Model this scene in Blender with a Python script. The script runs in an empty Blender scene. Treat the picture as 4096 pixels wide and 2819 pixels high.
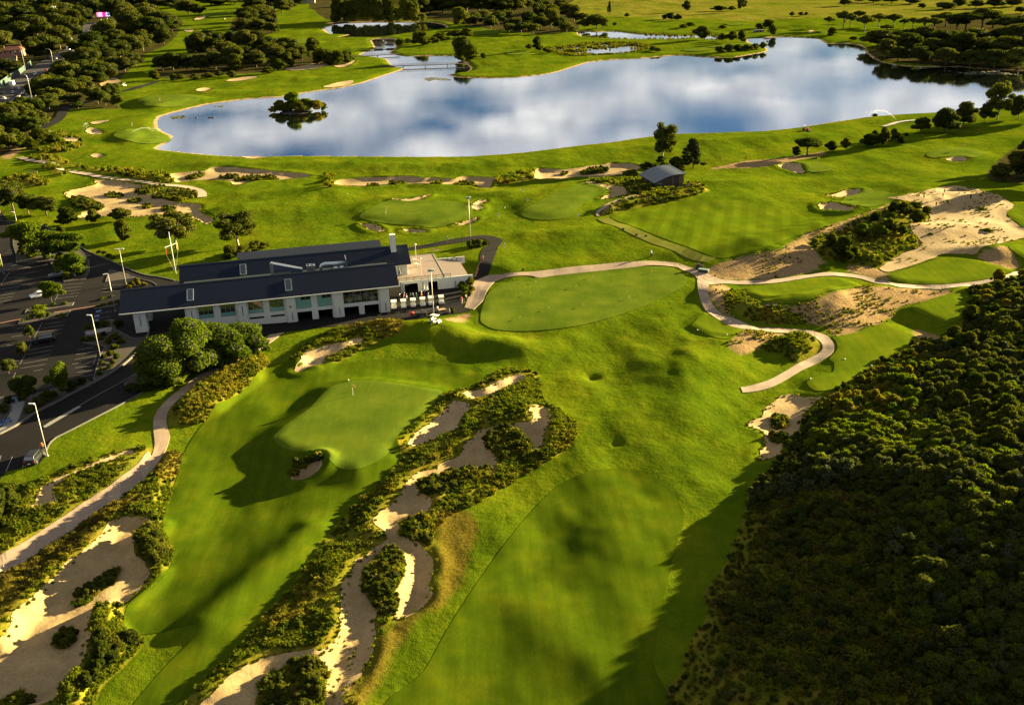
import bpy, bmesh, math, random
import numpy as np
from mathutils import Vector, Matrix
from mathutils.geometry import delaunay_2d_cdt

random.seed(7)
rng = np.random.default_rng(7)
scn = bpy.context.scene
COL = scn.collection

# ------------------------------------------------------------------ camera
PW, PH, CX, CY, FPX, CAMH = 4096, 2819, 2048.0, 1409.5, 3891.0, 74.8
_dn = Vector((2350 - CX, 10700 - CY, FPX)).normalized()     # straight down, in camera axes (x right, y down, z forward)
_yc = Vector((0, 0, 1)); _yc = (_yc - _dn * _yc.dot(_dn)).normalized()
_xc = _yc.cross(_dn) * -1
if _xc.x < 0: _xc = -_xc
XC, YC, DN = np.array(_xc), np.array(_yc), np.array(_dn)
cam = bpy.data.cameras.new('camera')
camo = bpy.data.objects.new('camera', cam); COL.objects.link(camo)
cam.sensor_width = 36.0; cam.sensor_fit = 'HORIZONTAL'; cam.lens = 36.0 * FPX / PW
cam.clip_start = 1.0; cam.clip_end = 12000.0
R3 = Matrix(((XC[0], -XC[1], -XC[2]), (YC[0], -YC[1], -YC[2]), (-DN[0], DN[1], DN[2])))
camo.matrix_world = Matrix.Translation((0, 0, CAMH)) @ R3.to_4x4()
scn.camera = camo

# ------------------------------------------------------------------ light
SUN_AZ, SUN_EL = math.radians(30.0), math.radians(10.5)     # azimuth from +x towards +y
sdir = Vector((math.cos(SUN_AZ) * math.cos(SUN_EL), math.sin(SUN_AZ) * math.cos(SUN_EL), math.sin(SUN_EL)))
sl = bpy.data.lights.new('sun', 'SUN'); sl.energy = 5.0; sl.angle = math.radians(0.6); sl.color = (1.0, 0.79, 0.39)
so = bpy.data.objects.new('sun', sl); COL.objects.link(so)
so.rotation_euler = sdir.to_track_quat('Z', 'Y').to_euler(); so.location = (300, 200, 300)
world = bpy.data.worlds.new('World'); scn.world = world; world.use_nodes = True
nt = world.node_tree; nt.nodes.clear()
def WN(t, **k):
    n = nt.nodes.new(t)
    for a, b in k.items(): setattr(n, a, b)
    return n
wo = WN('ShaderNodeOutputWorld'); bg = WN('ShaderNodeBackground'); bg.inputs[1].default_value = 0.05
sky = WN('ShaderNodeTexSky', sky_type='NISHITA', sun_disc=False, sun_elevation=SUN_EL, sun_rotation=math.pi / 2 - SUN_AZ, air_density=1.0, dust_density=0.6, ozone_density=2.0)
tc = WN('ShaderNodeTexCoord'); sep = WN('ShaderNodeSeparateXYZ'); nt.links.new(tc.outputs['Generated'], sep.inputs[0])
def wmath(op, a, b):
    n = WN('ShaderNodeMath', operation=op)
    for i, v in enumerate((a, b)):
        if isinstance(v, (int, float)): n.inputs[i].default_value = v
        else: nt.links.new(v, n.inputs[i])
    return n.outputs[0]
zz = wmath('ADD', wmath('MAXIMUM', sep.outputs[2], 0.0), 0.10)
comb = WN('ShaderNodeCombineXYZ'); nt.links.new(wmath('DIVIDE', sep.outputs[0], zz), comb.inputs[0]); nt.links.new(wmath('DIVIDE', sep.outputs[1], zz), comb.inputs[1])
n1 = WN('ShaderNodeTexNoise'); n1.inputs['Scale'].default_value = 2.1; n1.inputs['Detail'].default_value = 7.0; n1.inputs['Roughness'].default_value = 0.56; n1.inputs['Distortion'].default_value = 0.25
nt.links.new(comb.outputs[0], n1.inputs['Vector'])
rp = WN('ShaderNodeValToRGB'); rp.color_ramp.elements[0].position = 0.36; rp.color_ramp.elements[1].position = 0.58; nt.links.new(n1.outputs['Fac'], rp.inputs[0])
n2 = WN('ShaderNodeTexNoise'); n2.inputs['Scale'].default_value = 5.6; n2.inputs['Detail'].default_value = 8.0; n2.inputs['Roughness'].default_value = 0.6; nt.links.new(comb.outputs[0], n2.inputs['Vector'])
cr = WN('ShaderNodeValToRGB'); cr.color_ramp.elements[0].position = 0.36; cr.color_ramp.elements[0].color = (1.1, 1.15, 1.27, 1); cr.color_ramp.elements[1].position = 0.62; cr.color_ramp.elements[1].color = (2.75, 2.65, 2.45, 1)
nt.links.new(n2.outputs['Fac'], cr.inputs[0])
mx = WN('ShaderNodeMixRGB'); nt.links.new(wmath('MULTIPLY', rp.outputs[0], 0.9), mx.inputs[0])
tint = WN('ShaderNodeMixRGB', blend_type='MULTIPLY'); tint.inputs[0].default_value = 1.0; tint.inputs[2].default_value = (0.078, 0.12, 0.18, 1)
nt.links.new(sky.outputs[0], tint.inputs[1])
nt.links.new(tint.outputs[0], mx.inputs[1]); nt.links.new(cr.outputs[0], mx.inputs[2])
nt.links.new(mx.outputs[0], bg.inputs[0]); nt.links.new(bg.outputs[0], wo.inputs[0])
vs = scn.view_settings; vs.view_transform = 'Standard'; vs.look = 'None'; vs.exposure = 3.08; vs.gamma = 1.0; vs.use_curve_mapping = False
scn.render.engine = 'CYCLES'
try: scn.cycles.max_bounces = 6; scn.cycles.transparent_max_bounces = 8
except Exception: pass

# ------------------------------------------------------------------ photograph pixels -> directions
K1, K2 = 1400 / 2319, 1400 / 2193
REG = dict(A=(0, 0, K1), B=(1300, 0, K1), C=(2696, 0, K1), D=(0, 600, K1), E=(1300, 600, K1), F=(2696, 600, K1), G=(0, 1200, K1), H=(1300, 1200, K1), I=(2696, 1200, K1),
           J=(0, 1800, K2), K=(1300, 1800, K2), L=(2696, 1800, K2), Z=(0, 0, 4096 / 2319), p=(440, 920, .30185), q=(1040, 920, .30185), r=(1500, 960, .21561), s=(0, 880, .21561),
           t=(0, 1180, .21561), u=(0, 1500, .26316), v=(0, 0, .282), w=(2400, 460, .21561), a=(1300, 60, 650 / 2319), b=(2750, 1000, 600 / 2319), c=(1900, 600, 700 / 2234), d=(3300, 700, 796 / 2319))
def T(text):
    """'H 10,20 30,40 K 1,2' -> list of photograph pixels"""
    out = []; reg = None
    for tok in text.split():
        if tok in REG: reg = REG[tok]
        else:
            x, y = tok.split(','); out.append((reg[0] + float(x) * reg[2], reg[1] + float(y) * reg[2]))
    return out
def rays(px):
    px = np.asarray(px, float).reshape(-1, 2)
    d = np.stack([(px[:, 0] - CX) / FPX, (px[:, 1] - CY) / FPX, np.ones(len(px))], 1)
    return np.stack([d @ XC, d @ YC, -(d @ DN)], 1)
def onplane(px, z=0.0):
    r = rays(px); t = (z - CAMH) / np.minimum(r[:, 2], -0.02)
    return r[:, :2] * t[:, None]
def depth(P):                                     # distance along the lens axis, for pixel sizes
    return np.array((P[0], P[1], P[2] - CAMH)) @ np.array((0, YC[2], -DN[2]))

# ------------------------------------------------------------------ noise
def _hash(ix, iy, s):
    h = (ix * 374761393 + iy * 668265263 + s * 1442695041) & 0xffffffff
    h = ((h ^ (h >> 13)) * 1274126177) & 0xffffffff
    return ((h ^ (h >> 16)) & 0xffff) / 65535.0
def vnoise(x, y, s=0):
    ix = np.floor(x).astype(np.int64); iy = np.floor(y).astype(np.int64); fx = x - ix; fy = y - iy
    fx = fx * fx * fx * (fx * (fx * 6 - 15) + 10); fy = fy * fy * fy * (fy * (fy * 6 - 15) + 10)
    a = _hash(ix, iy, s); b = _hash(ix + 1, iy, s); c = _hash(ix, iy + 1, s); d = _hash(ix + 1, iy + 1, s)
    return (a + (b - a) * fx) * (1 - fy) + (c + (d - c) * fx) * fy
def fbm(x, y, wl, oct=4, s=0, g=0.5):
    o = 0; a = 1; n = 0
    for i in range(oct):
        o = o + a * (vnoise(x / wl + 17.3 * i, y / wl - 9.1 * i, s + i) - 0.5); n += a; a *= g; wl *= 0.5
        x, y = x * .8 - y * .6, x * .6 + y * .8
    return o / n * 2
def sstep(a, b, x):
    t = np.clip((x - a) / (b - a), 0, 1); return t * t * (3 - 2 * t)

# ------------------------------------------------------------------ polygons
def smooth(P, n=4):
    P = np.asarray(P, float); N = len(P); out = []
    for i in range(N):
        p0, p1, p2, p3 = P[i - 1], P[i], P[(i + 1) % N], P[(i + 2) % N]
        for k in range(n):
            t = k / n
            out.append(0.5 * ((2 * p1) + (-p0 + p2) * t + (2 * p0 - 5 * p1 + 4 * p2 - p3) * t * t + (-p0 + 3 * p1 - 3 * p2 + p3) * t ** 3))
    return np.array(out)
def inside(poly, X, Y):
    c = np.zeros(X.shape, bool); x1, y1 = poly[-1]
    for x2, y2 in poly:
        m = (y2 > Y) != (y1 > Y)
        if m.any(): c ^= m & (X < (x1 - x2) * (Y - y2) / (y1 - y2 + 1e-12) + x2)
        x1, y1 = x2, y2
    return c
def sdist(poly, X, Y, far=30.0):
    """signed distance, negative inside; 'far' where further than that outside the box"""
    out = np.full(X.shape, float(far))
    x0, y0 = poly.min(0) - far; x1, y1 = poly.max(0) + far
    m = (X > x0) & (X < x1) & (Y > y0) & (Y < y1)
    if not m.any(): return out
    x = X[m]; y = Y[m]; d = np.full(x.shape, float(far * far))
    for (ax, ay), (bx, by) in zip(poly, np.roll(poly, -1, 0)):
        ex, ey = bx - ax, by - ay; L = ex * ex + ey * ey + 1e-12
        t = np.clip(((x - ax) * ex + (y - ay) * ey) / L, 0, 1)
        np.minimum(d, (x - ax - t * ex) ** 2 + (y - ay - t * ey) ** 2, out=d)
    d = np.sqrt(d); ins = inside(poly, x, y)
    out[m] = np.where(ins, -d, d); return out
def linedist(P, X, Y, far=30.0):
    out = np.full(X.shape, float(far)); P = np.asarray(P)
    for (ax, ay), (bx, by) in zip(P[:-1], P[1:]):
        ex, ey = bx - ax, by - ay; L = ex * ex + ey * ey + 1e-12
        t = np.clip(((X - ax) * ex + (Y - ay) * ey) / L, 0, 1)
        np.minimum(out, np.hypot(X - ax - t * ex, Y - ay - t * ey), out=out)
    return out

# ------------------------------------------------------------------ scene helpers
def tag(o, label=None, cat=None, group=None, kind=None):
    if label: o['label'] = label
    if cat: o['category'] = cat
    if group: o['group'] = group
    if kind: o['kind'] = kind
    return o
def empty(name, loc=(0, 0, 0), rz=0.0):
    o = bpy.data.objects.new(name, None); o.empty_display_size = 0.3; COL.objects.link(o); o.location = loc; o.rotation_euler = (0, 0, rz); return o
def mesh_np(name, V, F, mat, parent=None, smooth_=False, attrs=None):
    me = bpy.data.meshes.new(name); V = np.asarray(V, np.float32); F = np.asarray(F, np.int32); k = F.shape[1]
    me.vertices.add(len(V)); me.vertices.foreach_set('co', V.ravel())
    me.loops.add(F.size); me.loops.foreach_set('vertex_index', F.ravel())
    me.polygons.add(len(F)); me.polygons.foreach_set('loop_start', np.arange(0, F.size, k, dtype=np.int32))
    me.polygons.foreach_set('use_smooth', np.full(len(F), smooth_, bool))
    for n, a in (attrs or {}).items():
        at = me.attributes.new(n, 'FLOAT', 'POINT'); at.data.foreach_set('value', np.asarray(a, np.float32).ravel())
    me.update(calc_edges=True); me.validate()
    if mat: me.materials.append(mat)
    o = bpy.data.objects.new(name, me); COL.objects.link(o)
    if parent: o.parent = parent
    return o
class MB:
    """collects boxes, bars, prisms and tubes; build() links them as one mesh object"""
    def __init__(s): s.v = []; s.f = []
    def add(s, V, F):
        b = len(s.v); s.v += [tuple(map(float, p)) for p in V]; s.f += [tuple(b + i for i in f) for f in F]; return s
    def box(s, x0, x1, y0, y1, z0, z1):
        return s.add([(x0, y0, z0), (x1, y0, z0), (x1, y1, z0), (x0, y1, z0), (x0, y0, z1), (x1, y0, z1), (x1, y1, z1), (x0, y1, z1)],
                     [(0, 3, 2, 1), (4, 5, 6, 7), (0, 1, 5, 4), (1, 2, 6, 5), (2, 3, 7, 6), (3, 0, 4, 7)])
    def prism(s, poly, a, b, axis='x'):
        """poly in the two other axes, extruded from a to b along axis"""
        n = len(poly); mk = {'x': lambda p, t: (t, p[0], p[1]), 'y': lambda p, t: (p[0], t, p[1]), 'z': lambda p, t: (p[0], p[1], t)}[axis]
        V = [mk(p, a) for p in poly] + [mk(p, b) for p in poly]
        return s.add(V, [tuple(range(n))[::-1], tuple(range(n, 2 * n))] + [(i, (i + 1) % n, n + (i + 1) % n, n + i) for i in range(n)])
    def tube(s, pts, r, n=8, r2=None, cap=True):
        pts = [Vector(p) for p in pts]; m = len(pts); V = []
        for i, p in enumerate(pts):
            d = (pts[min(i + 1, m - 1)] - pts[max(i - 1, 0)]).normalized()
            a = d.orthogonal().normalized() if i == 0 else (a - d * a.dot(d)).normalized()
            b = d.cross(a); rr = r if r2 is None else r + (r2 - r) * i / max(m - 1, 1)
            V += [p + (a * math.cos(2 * math.pi * k / n) + b * math.sin(2 * math.pi * k / n)) * rr for k in range(n)]
        F = [(i * n + k, i * n + (k + 1) % n, (i + 1) * n + (k + 1) % n, (i + 1) * n + k) for i in range(m - 1) for k in range(n)]
        if cap: F += [tuple(range(n))[::-1], tuple(range((m - 1) * n, m * n))]
        return s.add(V, F)
    def lathe(s, prof, n=12, c=(0, 0, 0)):
        V = []; F = []
        for r, z in prof: V += [(c[0] + r * math.cos(2 * math.pi * k / n), c[1] + r * math.sin(2 * math.pi * k / n), c[2] + z) for k in range(n)]
        for i in range(len(prof) - 1): F += [(i * n + k, i * n + (k + 1) % n, (i + 1) * n + (k + 1) % n, (i + 1) * n + k) for k in range(n)]
        F += [tuple(range(n))[::-1], tuple(range((len(prof) - 1) * n, len(prof) * n))]
        return s.add(V, F)
    def ball(s, c, r, n=8, m=6):
        rx, ry, rz = (r, r, r) if isinstance(r, (int, float)) else r
        V = [(c[0], c[1], c[2] - rz)]; F = []
        for i in range(1, m):
            a = -math.pi / 2 + math.pi * i / m
            V += [(c[0] + rx * math.cos(a) * math.cos(2 * math.pi * k / n), c[1] + ry * math.cos(a) * math.sin(2 * math.pi * k / n), c[2] + rz * math.sin(a)) for k in range(n)]
        V.append((c[0], c[1], c[2] + rz)); t = len(V) - 1
        F += [(0, 1 + (k + 1) % n, 1 + k) for k in range(n)]
        for i in range(m - 2): F += [(1 + i * n + k, 1 + i * n + (k + 1) % n, 1 + (i + 1) * n + (k + 1) % n, 1 + (i + 1) * n + k) for k in range(n)]
        F += [(1 + (m - 2) * n + k, 1 + (m - 2) * n + (k + 1) % n, t) for k in range(n)]
        return s.add(V, F)
    def build(s, name, mat, parent=None, bevel=0.0, smooth_=False):
        me = bpy.data.meshes.new(name); me.from_pydata(s.v, [], s.f)
        if bevel > 0:
            bm = bmesh.new(); bm.from_mesh(me)
            bmesh.ops.recalc_face_normals(bm, faces=bm.faces)
            es = [e for e in bm.edges if len(e.link_faces) == 2 and e.calc_face_angle(0) > 0.6]
            bmesh.ops.bevel(bm, geom=es, offset=bevel, segments=2, affect='EDGES', profile=0.6, clamp_overlap=True)
            bm.to_mesh(me); bm.free()
        if smooth_: me.polygons.foreach_set('use_smooth', [True] * len(me.polygons))
        me.update()
        if mat: me.materials.append(mat)
        o = bpy.data.objects.new(name, me); COL.objects.link(o)
        if parent: o.parent = parent
        return o
def copy_tree(o, parent=None):
    c = o.copy(); COL.objects.link(c)
    if parent: c.parent = parent
    for ch in list(o.children): copy_tree(ch, c)
    return c

# ------------------------------------------------------------------ materials
def nodes(name):
    m = bpy.data.materials.new(name); m.use_nodes = True; t = m.node_tree; b = t.nodes['Principled BSDF']
    return m, t, b
def lk(t, a, b): t.links.new(a, b)
def tnoise(t, scale, detail=3, rough=.5, vec=None, dist=0):
    n = t.nodes.new('ShaderNodeTexNoise'); n.inputs['Scale'].default_value = scale; n.inputs['Detail'].default_value = detail; n.inputs['Roughness'].default_value = rough; n.inputs['Distortion'].default_value = dist
    if vec: lk(t, vec, n.inputs['Vector'])
    return n.outputs['Fac']
def tramp(t, fac, stops):
    r = t.nodes.new('ShaderNodeValToRGB'); e = r.color_ramp.elements
    while len(e) < len(stops): e.new(0.5)
    for i, (p, c) in enumerate(stops): e[i].position = p; e[i].color = tuple(c) + (1,) if len(c) == 3 else c
    lk(t, fac, r.inputs[0]); return r.outputs[0]
def tmix(t, fac, a, b, mode='MIX'):
    n = t.nodes.new('ShaderNodeMixRGB'); n.blend_type = mode
    for i, v in ((0, fac), (1, a), (2, b)):
        if isinstance(v, (int, float)): n.inputs[i].default_value = v
        elif isinstance(v, tuple): n.inputs[i].default_value = v + (1,) if len(v) == 3 else v
        else: lk(t, v, n.inputs[i])
    return n.outputs[0]
def tmath(t, op, a, b=0.0, clamp=False):
    n = t.nodes.new('ShaderNodeMath'); n.operation = op; n.use_clamp = clamp
    for i, v in ((0, a), (1, b)):
        if isinstance(v, (int, float)): n.inputs[i].default_value = v
        else: lk(t, v, n.inputs[i])
    return n.outputs[0]
def tattr(t, n):
    a = t.nodes.new('ShaderNodeAttribute'); a.attribute_name = n; return a.outputs['Fac']
def tpos(t):
    return t.nodes.new('ShaderNodeNewGeometry').outputs['Position']
def tbump(t, b, h, strength, dist):
    n = t.nodes.new('ShaderNodeBump'); n.inputs['Strength'].default_value = strength; n.inputs['Distance'].default_value = dist; lk(t, h, n.inputs['Height']); lk(t, n.outputs[0], b.inputs['Normal'])
def flatmat(name, col, rough=.6, metal=0.0, var=.25, scale=1.5, bump=0.0, spec=None, bscale=None):
    m, t, b = nodes(name); pos = tpos(t)
    n = tnoise(t, scale, 5, .6, pos); c = tmix(t, n, tuple(x * (1 - var) for x in col), tuple(min(x * (1 + var), 1) for x in col)); lk(t, c, b.inputs['Base Color'])
    b.inputs['Roughness'].default_value = rough; b.inputs['Metallic'].default_value = metal
    if spec is not None: b.inputs['Specular IOR Level'].default_value = spec
    if bump: tbump(t, b, tnoise(t, bscale or scale * 6, 4, .6, pos), bump, .05)
    return m
# ================================================================== OUTLINES (traced as pixels, dropped onto the ground)
LAKE = T('A 1045,800 1075,770 1200,735 1340,700 1450,682 1600,662 1750,650 1850,645 2000,620 2150,598 2319,575 B 100,585 250,550 400,500 515,462 510,450 460,443 425,412 400,390 280,372 235,362 300,340 330,325 330,305 318,262 460,262 462,325 440,340 425,352 490,372 560,375 700,372 850,376 900,398 935,430 960,455 935,478 870,486 815,498 850,510 900,516 1100,520 1300,512 1500,488 1650,445 1750,415 1900,398 2100,388 2319,370 C 150,378 300,384 420,380 520,362 612,345 618,325 560,300 500,285 495,258 600,252 700,247 850,252 960,262 1010,292 1150,290 1250,312 1270,350 1350,405 1500,438 1700,446 1900,446 2100,462 2400,475 2900,490 2900,640 2319,655 2100,715 1900,738 1700,748 1500,758 1300,774 1200,788 1000,818 800,848 600,868 400,874 200,882 0,888 B 2080,915 1900,942 1700,963 1500,988 1300,1012 1100,1027 900,1037 600,1039 300,1037 0,1035 A 2000,1034 1600,1037 1400,1027 1230,1012 1150,1002 1060,992 1050,976 1100,946 1145,911 1130,896 1070,866 1045,836')
PONDS = [T('A 2140,190 2200,228 2319,232 B 100,247 320,250 420,240 600,212 790,190 780,165 650,146 500,148 250,148 60,158 0,160 A 2210,168'),
         T('B 1510,325 1560,350 1680,375 1750,370 1950,360 2050,345 2100,320 2050,300 1900,290 1750,295 1620,315'),
         T('B 1680,210 1690,235 1750,250 1900,258 2100,262 2319,262 C 120,252 280,268 300,255 250,235 120,235 0,240 B 2200,232 2050,228 1900,210 1800,215')]
GREENS = [  # outline, lift in metres, falloff
 (T('Z 745,880 700,925 640,968 620,995 650,1018 720,1032 760,1058 810,1062 870,1035 905,985 960,935 1005,890 960,878 900,868 840,863 790,865'), 1.5, 7),
 (T('Z 1088,720 1095,735 1130,748 1200,750 1300,740 1400,715 1480,685 1540,655 1555,640 1545,620 1500,605 1430,605 1330,615 1230,628 1150,640 1110,660 1095,690'), .5, 6),
 (T('E 230,445 260,410 380,350 500,335 700,340 850,345 940,370 985,400 960,440 880,480 800,505 700,520 600,505 400,490 280,470'), .55, 8),
 (T('E 1300,430 1310,400 1400,350 1500,300 1620,245 1740,222 1850,240 1870,270 1800,310 1730,345 1680,390 1640,440 1560,460 1450,467 1350,455'), .7, 9),
 (T('F 820,85 880,85 980,98 1040,120 1030,140 950,150 880,148 845,120'), .5, 8),
 (T('F 1670,35 1720,5 1830,-10 1950,-5 2040,20 2048,40 1980,55 1900,50 1800,50 1720,55'), .5, 8),
 (T('F 1100,355 1170,300 1250,272 1400,280 1480,310 1430,350 1300,380 1200,375'), .5, 8),
 (T('A 912,670 940,650 1030,640 1200,630 1320,640 1300,670 1180,695 1050,705 960,700'), 1.6, 12),
 (T('A 755,895 800,870 900,850 1000,855 1070,870 1130,895 1090,920 980,940 860,935 780,915'), 1.2, 10),
 (T('B 1200,350 1250,342 1340,345 1370,352 1300,365 1220,365'), .4, 8),
 (T('A 1340,110 1450,95 1540,100 1530,118 1400,125'), .4, 10), (T('A 1850,270 1960,262 2080,265 2100,280 1950,295 1870,290'), .4, 10),
 (T('B 960,215 1100,200 1150,225 1000,230'), .3, 10), (T('C 50,335 200,320 260,330 150,345'), .3, 8), (T('C 220,315 400,288 480,295 350,320'), .3, 8),
 (T('C 340,160 420,152 470,165 380,172'), .3, 8), (T('C 940,215 970,207 1005,215 980,222'), .3, 8)]
TEES = [
 (T('F 1410,835 1500,805 1640,760 1760,720 1850,718 1990,735 2120,770 2235,800 2100,850 1900,880 1700,892 1550,885 1450,865'), 1.0, 4),
 (T('F 490,960 480,925 600,905 800,870 950,850 1060,848 1140,865 1200,900 1190,915 1080,925 980,950 880,995 800,1015 700,1020 600,1000'), 1.2, 4),
 (T('F 1570,1050 1700,990 1830,950 1860,920 1950,910 1880,985 1960,1070 1900,1120 1800,1148 1700,1110'), 1.2, 4),
 (T('I 1050,245 1120,240 1220,215 1330,180 1390,162 1450,178 1510,208 1560,240 1580,275 1560,300 1480,340 1380,390 1310,440 1240,480 1170,530 1090,580 1000,605 930,600 885,560 890,525 960,505 1050,480 1060,420 1030,390 1080,330 1075,280'), .6, 5),
 (T('I 120,175 180,210 260,245 350,260 400,245 440,205 490,185 400,165 300,130 200,100 130,150'), .8, 4),
 (T('F 2205,405 2280,365 2400,350 2400,530 2319,515 2270,480 2220,445'), .8, 4), (T('F 2220,640 2319,618 2400,610 2400,760 2319,722 2260,680'), .8, 4)]
FAIR = [
 T('Z 604,835 560,885 480,940 425,1010 398,1090 376,1150 371,1200 386,1250 384,1290 350,1335 318,1352 290,1380 278,1415 300,1436 360,1432 430,1414 447,1418 435,1448 385,1498 330,1560 300,1610 395,1610 480,1530 560,1450 640,1350 720,1230 800,1150 860,1095 905,1035 900,1000 905,985 960,935 1005,892 1100,862 1040,830 900,812 760,825 650,820'),
 T('Z 890,1620 960,1520 1010,1430 1080,1320 1160,1210 1240,1120 1300,1080 1370,1062 1440,1065 1500,1090 1540,1140 1548,1180 1530,1240 1510,1320 1490,1420 1478,1500 1474,1620')]
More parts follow.
